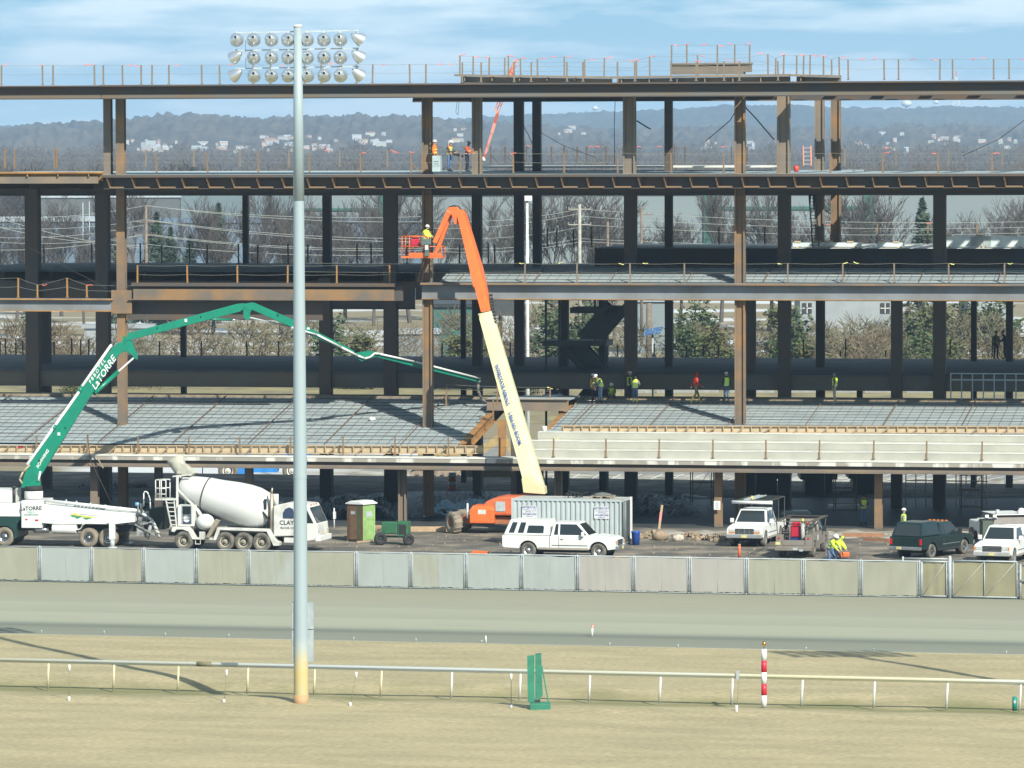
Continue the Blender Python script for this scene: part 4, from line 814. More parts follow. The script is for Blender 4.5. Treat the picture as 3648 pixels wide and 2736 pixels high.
town += [(rr.gauss(1640, 60), rr.uniform(465, 515)) for _ in range(8)]+[(rr.gauss(2040, 40), rr.uniform(450, 490)) for _ in range(7)]+[(rr.uniform(2440, 2800), rr.uniform(500, 560)) for _ in range(14)]+[(rr.gauss(3150, 60), rr.uniform(480, 560)) for _ in range(14)]+[(rr.gauss(3380, 50), rr.uniform(490, 520)) for _ in range(9)]+[(rr.uniform(3500, 3648), rr.uniform(500, 560)) for _ in range(5)]
hillo = bpy.data.objects['near_ridge']; bpy.context.view_layer.update()
from mathutils.bvhtree import BVHTree
bv = BVHTree.FromPolygons([v.co for v in hillo.data.vertices], [p.vertices for p in hillo.data.polygons])
SIDE = lambda px: 'far left of the mast' if px < 700 else 'around the light mast' if px < 1250 else 'left of the three roof workers' if px < 1560 else 'right of the three roof workers' if px < 2200 else 'behind the right-hand columns' if px < 2900 else 'by the far right'
HL = []
for i, (px, y) in enumerate(town):
    d = ray(px, y); hit = bv.ray_cast(CP, d)
    if hit[0] is None: continue
    k = rr.randrange(4) if rr.random() < .8 else 2; hc = rr.randrange(4); rc = rr.choice((0, 0, 1, 2)); sc = rr.uniform(.18, .34)
    T = thing('distant_house', '%s-walled house with %s roof in the hillside town, %s' % (('white', 'cream', 'rose', 'grey')[hc], ('snowy', 'grey', 'brown')[rc], SIDE(px)), 'house', hit[0]+Vector((0, -4, 0.5)), rr.uniform(-.5, .5), '%s-walled houses with %s roofs in the town %s' % (('white', 'cream', 'rose', 'grey')[hc], ('snowy', 'grey', 'brown')[rc], SIDE(px))); T.scale = (sc, sc, sc); HL.append((px, T))
    for me, m, nm in zip(hm[k], (HC[hc], RC[rc]), ('wall', 'roof')):
        if not me.materials: me.materials.append(m)
        o = bpy.data.objects.new(nm, me); COL.objects.link(o); o.parent = T; o.material_slots[0].link = 'OBJECT'; o.material_slots[0].material = m
HL.sort(key=lambda t: t[0]); seen_ = {}
for px, T in HL: seen_.setdefault(T['label'], []).append(T)
ORDN = ['first', 'second', 'third', 'fourth', 'fifth', 'sixth', 'seventh', 'eighth', 'ninth', 'tenth', 'eleventh', 'twelfth']
for lb, ts in seen_.items():
    if len(ts) > 1:
        for k, T in enumerate(ts): T['label'] = lb.replace('-walled house with ', ' house, ').replace(' roof in the hillside town, ', ' roof, ')+', %s from its left' % ORDN[min(k, 11)]
# church-like tower on the ridge, water towers, radio mast
p = PY(593, 455, 6100); T = thing('bell_tower', 'cream stone tower standing on the left ridge', 'tower', (p.x, 6100, p.z-14)); s_ = 1
mb = MB(); mb.box(-3.2, 3.2, -3, 3, -6, 11); mb.box(-2.4, 2.4, -2.4, 2.4, 11.01, 15); mb.build('shaft', HC[1], T); mb = MB(); mb.lathe([(2.2, 15), (1.4, 17), (.3, 20)], 8); mb.build('cupola', HC[0], T)
for px, y, D, s, lab in ((2120, 385, 9350, 1.0, 'white water tower left of the fourth column'), (3230, 368, 9350, 1.7, 'largest white water tower on the far ridge'), (3335, 363, 9350, .9, 'small round water tower beside the radio mast')):
    p = PY(px, y, D); T = thing('water_tower', lab, 'water tower', (p.x, D, p.z-22*s), 0, 'water towers on the far ridge')
    mb = MB(); mb.lathe([(0.1, 26*s), (4*s, 24.5*s), (6*s, 22*s), (5*s, 19.5*s), (1.2*s, 18*s)], 12); mb.build('tank', WHITE, T); mb = MB(); mb.tube((0, 0, -10), (0, 0, 18*s), 1.4*s, 1.1*s, 8); mb.build('shaft', WHITE, T)
p = PY(3406, 385, 9350); t = PY(3406, 252, 9350); T = thing('radio_mast', 'red and white lattice radio mast on the far ridge at right', 'mast', (p.x, 9350, p.z-6)); H = t.z-p.z+6
for k in range(7):
    z0, z1 = H*k/7, H*(k+1)/7; w0, w1 = 7*(1-k/8), 7*(1-(k+1)/8); mb = MB()
    for sx, sy in ((-1, -1), (1, -1), (1, 1), (-1, 1)): mb.bar((sx*w0, sy*w0, z0), (sx*w1, sy*w1, z1), 1.0)
    mb.bar((-w0, -w0, z0), (w1, -w1, z1), .6); mb.bar((w0, -w0, z0), (-w1, -w1, z1), .6); mb.build('mast_section', (mat('mast_red', (.6, .12, .1), .7), WHITE)[k % 2], T)
# ------------------------------------------------------------------ haze
HZ = bpy.data.materials.new('haze'); HZ.use_nodes = True; t = HZ.node_tree; t.nodes.clear(); oo = t.nodes.new('ShaderNodeOutputMaterial'); pv = t.nodes.new('ShaderNodeVolumePrincipled')
pv.inputs['Color'].default_value = (0.50, 0.72, 1.0, 1); pv.inputs['Density'].default_value = 0.00010; pv.inputs['Anisotropy'].default_value = 0.15; t.links.new(pv.outputs[0], oo.inputs['Volume'])
mb = MB(); mb.box(-9900, 9900, -400, 13500, -4.5, 185); tag(mb.build('haze', HZ), kind='stuff')
# ------------------------------------------------------------------ light mast
MASTP = mat('mast_paint', (0.50, 0.56, 0.58), 0.45, col2=(0.44, 0.50, 0.52), scale=0.5)
def mast_mat():
    m = bpy.data.materials.new('stained_mast'); m.use_nodes = True; t = m.node_tree; b = t.nodes['Principled BSDF']; b.inputs['Roughness'].default_value = .5
    tcn = t.nodes.new('ShaderNodeTexCoord'); s = t.nodes.new('ShaderNodeSeparateXYZ'); t.links.new(tcn.outputs['Object'], s.inputs[0])
    nz = t.nodes.new('ShaderNodeTexNoise'); nz.inputs['Scale'].default_value = 1.2; nz.inputs['Detail'].default_value = 5; t.links.new(tcn.outputs['Object'], nz.inputs['Vector'])
    ad = t.nodes.new('ShaderNodeMath'); ad.operation = 'MULTIPLY_ADD'; ad.inputs[1].default_value = .7; t.links.new(nz.outputs[0], ad.inputs[0]); t.links.new(s.outputs[2], ad.inputs[2])
    mr = t.nodes.new('ShaderNodeMapRange'); mr.inputs[1].default_value = 0; mr.inputs[2].default_value = 3.2; t.links.new(ad.outputs[0], mr.inputs[0])
    r = t.nodes.new('ShaderNodeValToRGB'); e = r.color_ramp.elements; e[0].position = 0; e[0].color = (.40, .33, .17, 1); e[1].position = 1; e[1].color = (.27, .33, .355, 1)
    for p, c in ((.27, (.42, .36, .19)), (.5, (.46, .37, .16)), (.70, (.42, .38, .24)), (.84, (.33, .37, .36))): x = e.new(p); x.color = (*c, 1)
    t.links.new(mr.outputs[0], r.inputs[0]); t.links.new(r.outputs[0], b.inputs['Base Color']); return m
MST = mast_mat()
REFL = mat('floodlight_reflector', (0.62, 0.66, 0.70), 0.30, 0.85, col2=(.6, .63, .66), scale=3)
def mast(label, base, full=True):
    T = thing('floodlight_mast', label, 'light mast', base, 0, None)
    H = 27.1-base.z if base.z < 1 else 27
    mb = MB(); mb.tube((0, 0, 0.42), (0, 0, 9.1), .295, .262, 24, cap=False); mb.tube((0, 0, 9.10), (0, 0, 20.2), .272, .215, 24, cap=False); mb.tube((0, 0, 20.2), (0, 0, H), .225, .163, 24); mb.build('pole', MST, T)
    mb = MB(); mb.tube((0, 0, -.1), (0, 0, .42), .305, .305, 24); mb.build('base_sleeve', mat('sleeve_rust', (.42, .25, .12), .7, col2=(.34, .24, .14)), T)
    mb = MB(); mb.tube((0, 0, H), (0, 0, H+.08), .185, .17, 24); mb.build('cap', WHITE, T)
    rr = random.Random(4)
    xs = [-2.45, -1.77, -1.07, -.40, .36, 1.03, 1.68, 2.33]
    for k, z in enumerate((26.93, 26.22, 25.5)):
        mb = MB(); mb.bar((-2.42, .30, z-.03), (2.42, .30, z+.05), .05, .05); mb.build('crossarm', GALV, T)
        for i, x in enumerate(xs):
            end = i == 7 or (i == 0 and k > 0)
            lamp = MB()
            pro = [(.05, .34), (.13, .30), (.20, .20), (.262, .05), (.28, -.06), (.285, -.10)]
            if end: pro = [(.04, .40), (.10, .34), (.17, .22), (.24, .06), (.27, -.06), (.275, -.10)]
            yaw = (0.0 if not end else (-1.05 if i == 7 else .9)); tilt = R(78) if not end else R(60)
            M = Matrix.Translation((0, 0, 0)) @ Matrix.Rotation(yaw+rr.uniform(-.12, .12), 4, 'Z') @ Matrix.Rotation(tilt+rr.uniform(-.05, .05), 4, 'X')
            lamp.lathe(pro, 18, M)
            xx = x+(.12 if i == 7 else -.1*(k > 0) if i == 0 else 0)
            o = lamp.build('floodlight', REFL, T, (xx, .08 if not end else .15, z-.30))
            lens = MB(); lens.lathe([(0.001, -.085), (.27, -.09)], 18, M); lens.build('lens', mat('lamp_glass', (.5, .55, .58), .1, .3), o)
            br = MB(); br.bar((0, .0, .06), (x-xx, .18, .30), .07, .07); br.build('bracket', GALV, o)
    mb = MB(); mb.bar((-2.1, .30, 25.45), (-2.1, .30, 26.95), .02); mb.bar((1.72, .30, 25.45), (1.72, .30, 26.95), .02); mb.build('tie_rod', GALV, T)
    if full:
        BX = mat('grey_cabinet', (.30, .34, .36), .6)
        for sx in (-1, 1):
            for z0, z1 in ((1.72, 3.02), (3.05, 4.12)):
                mb = MB(); x0 = .26 if sx > 0 else -.36
                w = .25 if sx > 0 else .10
                mb.box(x0, x0+w, -.05, .30, z0, z1); mb.build('cabinet', BX, T, bevel=.015)
    return T
mp_ = G(1073, 2512, -0.02)
mast('tall tapered white floodlight mast with rust-stained foot standing in the infield', mp_)
# neighbour mast just outside the picture on the right: its lamp-bank shadow falls across the track edge
L_ = 26.2/tan(SUN_EL); hp = G(2985, 2328)
mast('neighbouring floodlight mast standing outside the view to the right', Vector((hp.x+L_*sin(SUN_AZ), hp.y-L_*cos(SUN_AZ), 0)), False)

# ------------------------------------------------------------------ running rail
T = thing('running_rail', 'long yellowed white running rail on slanted posts across the infield', 'rail', tw(0, T_RAIL, 0), -GAM)
RAILW = mat('yellowed_rail_plastic', (.60, .56, .38), .45, col2=(.56, .59, .58), scale=.045, lo=.42, hi=.58, detail=2)
aa = [ttrack(px, 2470, .5)[0] for px in (-700, -460, -230, 0)][0]
mb = MB(); mb.tube((-90, -.12, 1.0), (90, -.12, 1.0), .08, .08, 12); mb.tube((-90, -.12, .93), (90, -.12, .93), .04, .04, 8); mb.build('rail_tube', RAILW, T)
pxs = [-250, -80, 152, 389, 621, 872, 1112, 1352, 1605, 1851, 2100, 2353, 2611, 2861, 3119, 3379, 3640, 3900]
for i, px in enumerate(pxs):
    a, _ = ttrack(px, 2440+70*px/3648, 0)
    mb = MB(); mb.tube((0, 0.02, -.2), (.085, -.10, .92), .048, .044, 8); mb.build('rail_post', mat('cream_post', (.66, .60, .38), .5) if px < 1500 else WHITE, T, (a, 0, 0))
a, _ = ttrack(713, 2370, 1.0); mb = MB(); mb.tube((a-.3, -.12, 1.0), (a+.33, -.12, 1.0), .101, .101, 12); mb.build('rail_sleeve', mat('olive_tape', (.16, .15, .09), .8), T)
a, _ = ttrack(2632, 2405, 1.0); mb = MB(); mb.box(a-.05, a+.05, -.26, .02, .84, 1.18); mb.build('rail_clamp', GALV, T, bevel=.01)
# slim stakes
for px0, y0, px1, y1, lab in ((247, 2368, 246, 2497, 'leftmost'), (807, 2386, 798, 2507, 'second from left'), (1269, 2394, 1248, 2518, 'third from left'), (1821, 2400, 1821, 2527, 'standing beside the green board'), (2634, 2402, 2624, 2543, 'left of the striped post')):
    b = G(px1, y1, 0); h = (PY(px0, y0, b.y)); T = thing('marker_stake', 'thin stake with white cap and foot, %s' % lab, 'stake', b, 0, 'thin stakes in the infield')
    mb = MB(); mb.tube((0, 0, 0), (h.x-b.x, 0, h.z), .012, .012, 6); mb.build('rod', mat('dull_rod', (.22, .2, .13), .8) if px0 != 1821 else DARK, T)
    mb = MB(); mb.tube((0, 0, -.05), (.0, 0, .18 if px0 != 2634 else .34), .055, .05, 8); mb.build('foot', WHITE if px0 != 1821 else GALV, T)
    if px0 != 2634: mb = MB(); mb.tube((h.x-b.x, 0, h.z-.28), (h.x-b.x, 0, h.z), .04, .05, 8); mb.build('cap', CONCW, T)
# striped post
b = G(2722, 2518); T = thing('distance_post', 'red and white banded post topped with a gold ball', 'post', b)
RW = mat('signal_red', (.62, .02, .05), .4)
zt = PY(2722, 2312, b.y).z
for k in range(5): mb = MB(); mb.tube((0, 0, zt*k/5), (0, 0, zt*(k+1)/5), .112, .112, 16); mb.build('band', RW if k % 2 else WHITE, T)
mb = MB(); mb.tube((0, 0, zt), (0, 0, zt+.14), .015, .015, 6); mb.build('spindle', DARK, T)
mb = MB(); mb.ball((0, 0, zt+.22), .095, 14, 10); mb.build('ball', mat('gold', (.75, .42, .12), .2, 1.0), T)
# green board
GR = mat('green_board_paint', (.018, .15, .095), .55, col2=(.025, .19, .12), scale=2)
b = G(1925, 2533); T = thing('signal_board', 'green narrow folding board on a green box foot', 'signboard', b)
s = 18240/b.y
mb = MB(); mb.box(-.41, .41, 0, .5, 0, .28); mb.box(-.40, .40, .02, .48, .28, .32); mb.build('box_foot', GR, T, bevel=.02)
def bp(px, py): q = PY(px, py, b.y); return (q.x-b.x, q.z)
mb = MB(); z0 = bp(1878, 2503)[1]; z1 = bp(1878, 2338)[1]
mb.prism([bp(1880, 2503), bp(1904, 2503), bp(1904, 2335), bp(1878, 2338)], .12, .2); mb.build('board', GR, T)
mb = MB(); mb.prism([bp(1907, 2505), bp(1934, 2480), bp(1928, 2331), bp(1907, 2334)], .16, .62); mb.build('side_board', mat('green_board_shade', (.022, .17, .11), .55), T)  # side board has its own green, close to the front board's
mb = MB(); x, z = bp(1930, 2374); x2, z2 = bp(1954, 2508); mb.bar((x, .4, z), (x2, .42, z2), .05); mb.build('strut', GR, T)
mb = MB(); mb.box(-.25, .0, .15, .4, .32, .42); mb.build('hinge', DARK, T)
b = G(3615, 2532); T = thing('valve_post', 'short dark green post with pale label at the far right', 'post', b); mb = MB(); mb.tube((0, 0, 0), (0, 0, .52), .1, .1, 12); mb.ball((0, 0, .52), (.1, .1, .05), 12, 6); mb.build('post', mat('teal_green', (.01, .2, .15), .4), T); mb = MB(); mb.box(-.05, .02, -.115, -.095, .3, .42); mb.build('plate', GALV, T)
b = G(3315, 2600); mb = MB(); mb.tube((.05, 0, 0), (-.09, 0, .2), .012, .012, 5); tag(mb.build('peg', OLDWOOD, None, b), 'tiny leaning wooden peg in the lower right grass', 'peg')
# delineator and small stakes on the track edge
b = G(2109, 2267); T = thing('delineator', 'white plastic delineator with red bands standing on the track', 'post', b)
mb = MB(); mb.tube((0, 0, 0), (.02, 0, .40), .05, .045, 10); mb.build('tube', WHITE, T); mb = MB(); mb.tube((.02, 0, .40), (.022, 0, .44), .05, .05, 10); mb.tube((.023, 0, .49), (.025, 0, .55), .05, .05, 10); mb.build('red_band', RIBR, T); mb = MB(); mb.tube((.022, 0, .44), (.023, 0, .49), .052, .052, 10); mb.build('white_band', WHITE, T)
b = G(1732, 2291); mb = MB(); mb.tube((0, 0, 0), (-.02, 0, .33), .03, .03, 8); tag(mb.build('track_stake', WHITE, None, b), 'plain white stake at the inner edge of the track', 'stake')
for i, (px, y) in enumerate(((148, 2256), (371, 2258), (589, 2265), (815, 2269), (1260, 2281), (1482, 2285), (1716, 2291), (2172, 2300), (2416, 2307), (2872, 2316), (3112, 2320), (3585, 2330))):
    b = G(px, y); T = thing('edge_peg', uniq('stubby grey edge peg, %s' % ('left of the mast' if px < 1000 else 'between the mast and the green board' if px < 1850 else 'between the board and the striped post' if px < 2700 else 'right of the striped post')), 'peg', b, 0, 'edge pegs along the track'); mb = MB(); mb.tube((0, 0, 0), (0, 0, .09), .02, .02, 6); mb.build('stem', GALV, T); mb = MB(); mb.ball((0, 0, .11), (.045, .045, .035), 8, 5); mb.build('head', GALV, T)

# ------------------------------------------------------------------ screened construction fence
TT = T_OUT+0.15
def fabric(name, c, c2):
    return mat(name, c, .85, col2=c2, scale=.9, detail=6, lo=.35, hi=.7, bump=.12, bscale=2.2, stretch=(1, 1, .5))
FT = fabric('tan_screen', (.285, .28, .222), (.245, .24, .19)); FB = fabric('pale_blue_screen', (.295, .325, .318), (.265, .285, .27)); FM = fabric('faded_screen', (.295, .32, .30), (.26, .26, .21)); FP = fabric('pinkish_screen', (.315, .30, .278), (.285, .27, .25))
xs = [-165, 38, 233, 428, 625, 820, 1022, 1219, 1421, 1625, 1830, 2034, 2241, 2445, 2653, 2860, 3068, 3281]
mats = [FT, FT, FB, FT, FB, FT, FT, FM, FB, FM, FB, FB, FP, FP, FP, FT, FT]
mats = [FT, FT, FB, FT, FB, FT, FM, FT, FB, FM, FB, FB, FP, FP, FP, FT, FT, FT]
FE = thing('construction_fence', 'long run of chain-link panels covered with tan and pale windscreen fabric', 'fence', tw(0, TT, 0), -GAM)
FH = 1.80
def fa(px): return ttrack(px, 2100+30*px/3648, 0)[0]
rr = random.Random(5)
fx = [fa(x) for x in xs]; FX0 = fx[0]-14
for i, a in enumerate([fx[0]-3.0*k for k in (4, 3, 2, 1)]+fx):
    mb = MB(); mb.tube((0, 0, 0), (0, 0, FH+.06), .035, .035, 8); mb.tube((-.09, -.07, 0.02), (-.09, -.07, FH), .022, .022, 6); mb.tube((.09, -.07, .02), (.09, -.07, FH), .022, .022, 6)
    mb.build('post', GALV, FE, (a, 0, 0))
mb = MB(); mb.tube((fx[0]-12, 0, FH), (fx[-1], 0, FH), .028, .028, 8); mb.tube((fx[0]-12, -.02, .05), (fx[-1], -.02, .05), .018, .018, 6); mb.build('top_rail', GALV, FE)
for i, (a0, a1) in enumerate(zip([fx[0]-12]+fx[:-1], fx)):
    for h in (0, 1):
        b0 = a0+.07+(a1-a0-.14)*h/2; b1 = b0+(a1-a0-.14)/2-.004; n, m = 14, 9; vs = []; ph = rr.uniform(0, 6); sag = rr.uniform(0, .05)
        for j in range(m+1):
            for k in range(n+1):
                u, v = k/n, j/m; y = -.045+.004*sin(u*19+ph+v*2)*(1 if i % 3 == 0 else .4)+.016*sin(u*5-v*4+ph)*(1-v)+rr.uniform(-.0015, .0015)
                z = .07+.04*h*0+(FH-.10)*v-(sag*sin(u*pi) if v == 1 else 0)+(rr.uniform(0, .05) if j == 0 else 0); vs.append((b0+(b1-b0)*u, y, z))
        mb = MB(); mb.add(vs, [(j*(n+1)+k, j*(n+1)+k+1, (j+1)*(n+1)+k+1, (j+1)*(n+1)+k) for j in range(m) for k in range(n)], True)
        m_ = mats[i] if i < len(mats) else FT
        if i == 9 and h == 1: m_ = FB
        mb.build('windscreen', m_, FE, fix=False)
# tiny debris gap line under the fence: chain-link skirt
CL = mat('chain_link_dark', (.05, .05, .05), .9)
mb = MB(); mb.quad((fx[0]-12, .03, 0), (fx[-1], .03, 0), (fx[-1], .03, .12), (fx[0]-12, .03, .12)); mb.build('chain_link', CL, FE)
# gate
GT = thing('chain_link_gate', 'galvanised braced double gate with heavy posts at the right end of the fence', 'gate', tw(fa(3281), TT, 0), -GAM); g = lambda px: fa(px)-fa(3281)
GP = mat('gate_post_paint', (.38, .42, .44), .5, 0)
mb = MB(); mb.tube((g(3390), 0, 0), (g(3390), 0, 2.02), .085, .085, 10); mb.ball((g(3390), 0, 2.02), .085, 10, 6); mb.build('gate_post', GP, GT)
mb = MB(); mb.tube((g(3220), .03, 1.7), (g(3220), .03, 2.02), .05, .05, 8); mb.build('gate_post', GP, GT)
mb = MB(); mb.tube((g(3222), 0.02, 1.94), (g(3386), .02, 1.94), .035, .035, 8); mb.tube((g(3290), 0, 1.80), (g(3386), 0, 1.80), .03, .03, 8); mb.build('top_rail', GP, GT)
def leaf(x0, x1, mids, z1, diag):
    mb = MB(); a0, a1 = g(x0), g(x1)
    for a in [a0, a1]+[g(m) for m in mids]: mb.tube((a, 0, .08), (a, 0, z1), .026, .026, 8)
    for z in (.1, z1): mb.tube((a0, 0, z), (a1, 0, z), .04 if z > 1 else .03, .04 if z > 1 else .03, 8)
    for p, q in diag: mb.tube((g(p), -.02, .14), (g(q), -.02, z1-.06), .013, .013, 6)
    mb.build('gate_leaf', GP, GT)
    n = 12; m = MB(); vs = [(a0+(a1-a0)*k/n, .04+.015*sin(k*1.3+j), .12+(z1-.18)*j) for j in (0, 1) for k in range(n+1)]
    m.add(vs, [(k, k+1, n+2+k, n+1+k) for k in range(n)], True); m.build('windscreen', mat('gate_screen', (.24, .225, .145), .9, col2=(.20, .185, .12), scale=1), GT, fix=False)
leaf(3290, 3378, [], 1.80, ((3294, 3372),)); leaf(3402, 3632, [3515], 1.86, ((3404, 3512), (3520, 3625)))
mb = MB(); mb.tube((g(3645), 0, 0), (g(3645), 0, 1.75), .05, .05, 8); mb.tube((g(3645), -.1, .95), (g(3700), -.1, .95), .04, .04, 8); mb.tube((g(3645), 0, 1.7), (g(3900), 0, 1.7), .03, .03, 8); mb.build('gate_post', GP, GT)
mb = MB(); mb.box(g(3650), g(3900), .03, .05, .05, 1.68); mb.build('windscreen', MATS['gate_screen'], GT)
# ------------------------------------------------------------------ vehicles (local: x forward, y left, z up)
DKGREEN = mat('dark_green_paint', (.004, .020, .020), .22, col2=(.003, .014, .015), scale=1, spec=.7)
GREYP = mat('grey_truck_paint', (.20, .18, .16), .6, col2=(.16, .14, .12), scale=1.5)
REDL = mat('red_lens', (.55, .01, .02), .2); LENS = mat('clear_lens', (.5, .52, .5), .1, spec=.8); AMB = mat('amber_lens', (.7, .22, .03), .3)
PLATE = mat('cream_plate', (.62, .55, .25), .5); BUMP = mat('bumper_metal', (.50, .52, .54), .25, .8); DIRTY = mat('dirty_sill', (.30, .27, .23), .8)
RIMM = mat('wheel_rim', (.50, .50, .49), .3, .6)
def wheel(T, x, y, r, w, rimm=RIMM, rr_=.58, tyre=TYRE, z=None, dish=.0):
    M = Matrix.Rotation(pi/2, 4, 'X'); mb = MB(); mb.lathe([(r*rr_, -w/2), (r*.93, -w/2), (r, -w*.32), (r, w*.32), (r*.93, w/2), (r*rr_, w/2), (r*rr_*.96, w*.1), (r*rr_*.96, -w*.1), (r*rr_, -w/2)], 26, M)
    o = mb.build('wheel', tyre, T, (x, y, z or r)); s = 1 if y > 0 else -1
    mb = MB(); mb.lathe([(.001, -s*(w*.34)), (r*.16, -s*w*.36), (r*.2, -s*w*.22), (r*rr_*.72, -s*w*(.16)), (r*rr_*.9, -s*w*.42), (r*rr_*1.0, -s*w*.46)], 20, M); mb.build('rim', rimm, o)
    if rr_ > .5:
        mb = MB(); mb.lathe([(r*.33, s*w*.30), (r*.33, s*w*.315), (r*.43, s*w*.315), (r*.43, s*w*.30)], 18, M.inverted() if False else Matrix.Rotation(-pi/2, 4, 'X')); mb.build('hub_recess', BLACK, o)
    return o
def arc(cx, cz, r, a0, a1, n=9): return [(cx+r*cos(a0+(a1-a0)*k/n), cz+r*sin(a0+(a1-a0)*k/n)) for k in range(n+1)]
def pickup(name, label, loc, rz, paint, L=6.1, W=1.98, wb=3.75, H=1.9, hood=1.22, cab=2.3, cap=None, bed=True, wr=.40, clip=0.42, group=None, rimm=RIMM, sill=DIRTY, grille='h', cablights=False, bumper=BUMP):
    T = thing(name, label, 'pickup truck', loc, rz, group)
    xf = L/2; xr = -L/2; xa = xf-.98; xb = xa-wb; belt = 1.22 if bed else 1.2; R_ = wr+.10; xh = xf-1.52
    body = [(xr+.06, .56), (xr, .66), (xr, 1.18)]+([(xr+.02, belt)] if bed else [])+[(xh, belt-.02), (xh+.3, hood-.03), (xf-.30, hood-.13), (xf-.06, hood-.26), (xf, .84), (xf-.02, .56), (xa+R_+.02, .50)]+arc(xa, wr, R_, R(10), R(170))+[(xa-R_-.02, clip), (xb+R_+.02, clip)]+arc(xb, wr, R_, R(10), R(170))+[(xb-R_-.02, .52)]
    mb = MB(); mb.prism(body, -W/2, W/2); mb.build('body', paint, T, bevel=.055)
    mb = MB()
    for s in (-1, 1):
        for cx in (xa, xb): mb.lathe([(.001, 0), (R_-.01, 0), (R_-.01, .05)], 18, Matrix.Translation((cx, s*(W/2-.36), wr)) @ Matrix.Rotation(pi/2, 4, 'X'))
    mb.box(xb-.5, xa+.5, -W/2+.25, W/2-.25, .32, .6); mb.build('chassis', BLACK, T)
    # greenhouse
    c1 = xh+.06; c0 = xh-cab; t1 = c1-.72; t0 = c0+.16; yb = W/2-.07; yt = W/2-.27; zb = belt-.03; zt = H
    def ring(x0, x1, y, z): return [(x0, -y, z), (x1, -y, z), (x1, y, z), (x0, y, z)]
    def green(nm, x0, x1, X0, X1, m, zt_=zt, yt_=yt):
        mb = MB(); mb.add(ring(x0, x1, yb, zb)+ring(X0, X1, yt_, zt_), [(3, 2, 1, 0), (4, 5, 6, 7), (0, 1, 5, 4), (1, 2, 6, 5), (2, 3, 7, 6), (3, 0, 4, 7)]); return mb.build(nm, m, T, bevel=.05)
    cb = green('cab', c0, c1, t0, t1, paint)
    def side(s, u, z, x, off=.008): f = (z-zb)/(zt-zb); return Vector((x, s*(yb+(yt-yb)*f+off), z))
    def sidepane(s, pts, nm='side_window', m=GLASS): mb = MB(); mb.add([side(s, 0, z, x) for x, z in pts], [tuple(range(len(pts)))]); mb.build(nm, m, T, fix=False)
    z0, z1 = zb+.09, zt-.11
    xm = t1-1.0
    for s in (-1, 1):
        sidepane(s, [(xm+.04, z0), (c1-.18, z0), (t1-.06, z1), (xm+.04, z1)])
        if cab > 1.9: sidepane(s, [(c0+.2, z0), (xm-.06, z0), (xm-.06, z1), (t0+.12, z1)])
    def wsp(u, f, off=.012): y = (yb+(yt-yb)*f); x = c1+(t1-c1)*f; return Vector((x+off, u*(y-.10), zb+(zt-zb)*f+off))
    mb = MB(); mb.add([wsp(-1, .12), wsp(1, .12), wsp(1, .88), wsp(-1, .88)], [(0, 1, 2, 3)]); mb.build('windscreen', GLASS, T, fix=False)
    if not cap: mb = MB(); x = lambda f: c0+(t0-c0)*f-.01; mb.add([(x(.15), -(yb-.15), zb+(zt-zb)*.15), (x(.15), (yb-.15), zb+(zt-zb)*.15), (x(.85), yt-.08, zb+(zt-zb)*.85), (x(.85), -(yt-.08), zb+(zt-zb)*.85)], [(0, 1, 2, 3)]); mb.build('rear_window', GLASS, T, fix=False)
    if cap:
        zc = H+.10; X0 = xr+.06; X1 = c0-.04; yt2 = W/2-.22
        mb = MB(); mb.add(ring(X0, X1, W/2-.03, belt+.005)+ring(X0+.34, X1-.10, yt2, zc), [(3, 2, 1, 0), (4, 5, 6, 7), (0, 1, 5, 4), (1, 2, 6, 5), (2, 3, 7, 6), (3, 0, 4, 7)]); cp = mb.build('bed_cap', paint, T, bevel=.07)
        for s in (-1, 1):
            def cs(x, z): f = (z-belt)/(zc-belt); return Vector((x+.34*f*(1-(x-X0)/(X1-X0)), s*(W/2-.03+(yt2-W/2+.03)*f+.008), z))
            wins = [[(X0+.24, belt+.13), (X0+.56, belt+.13), (X0+.56, zc-.14), (X0+.24, zc-.14)], [(X0+.76, belt+.13), (X0+1.10, belt+.13), (X0+1.10, zc-.14), (X0+.76, zc-.14)], [(X0+1.28, belt+.13), (X1-.34, belt+.13), (X1-.34, zc-.36), (X1-.42, zc-.30), (X0+1.28, zc-.30)]] if cap == 'three' else [[(X0+.3, belt+.12), (X1-.3, belt+.12), (X1-.3, zc-.2), (X0+.35, zc-.2)]]
            for w_ in wins: mb = MB(); mb.add([cs(*p) for p in w_], [tuple(range(len(w_)))]); mb.build('cap_window', GLASS, cp, fix=False)
        mb = MB(); f0, f1 = .08, .86; mb.add([(X0+.34*f-.012, s_*(W/2-.17-.19*f), belt+(zc-belt)*f) for f, s_ in ((f0, -1), (f0, 1), (f1, 1), (f1, -1))], [(0, 1, 2, 3)]); mb.build('rear_hatch_window', GLASS, cp, fix=False)
    elif bed:
        mb = MB(); mb.box(xr+.08, c0-.06, -W/2+.12, W/2-.12, belt-.006, belt+.006); mb.build('bed_liner', BLACK, T)
    for s in (-1, 1):
        wheel(T, xa, s*(W/2-.15), wr, .27, rimm); wheel(T, xb, s*(W/2-.15), wr, .27, rimm)
        mb = MB(); mb.box(xf-.03, xf+.014, min(s*(W/2-.46), s*(W/2-.12)), max(s*(W/2-.46), s*(W/2-.12)), .84 if grille == 'x' else .80, 1.0)
        mb.build('headlight', LENS, T, bevel=.02)
        mb = MB(); mb.box(xf-.03, xf+.016, min(s*(W/2-.46), s*(W/2-.12)), max(s*(W/2-.46), s*(W/2-.12)), .77, .835) if grille == 'x' else mb.box(xf-.03, xf+.018, s*(W/2-.08)-.04, s*(W/2-.08)+.04, .80, .98); mb.build('indicator', AMB, T)
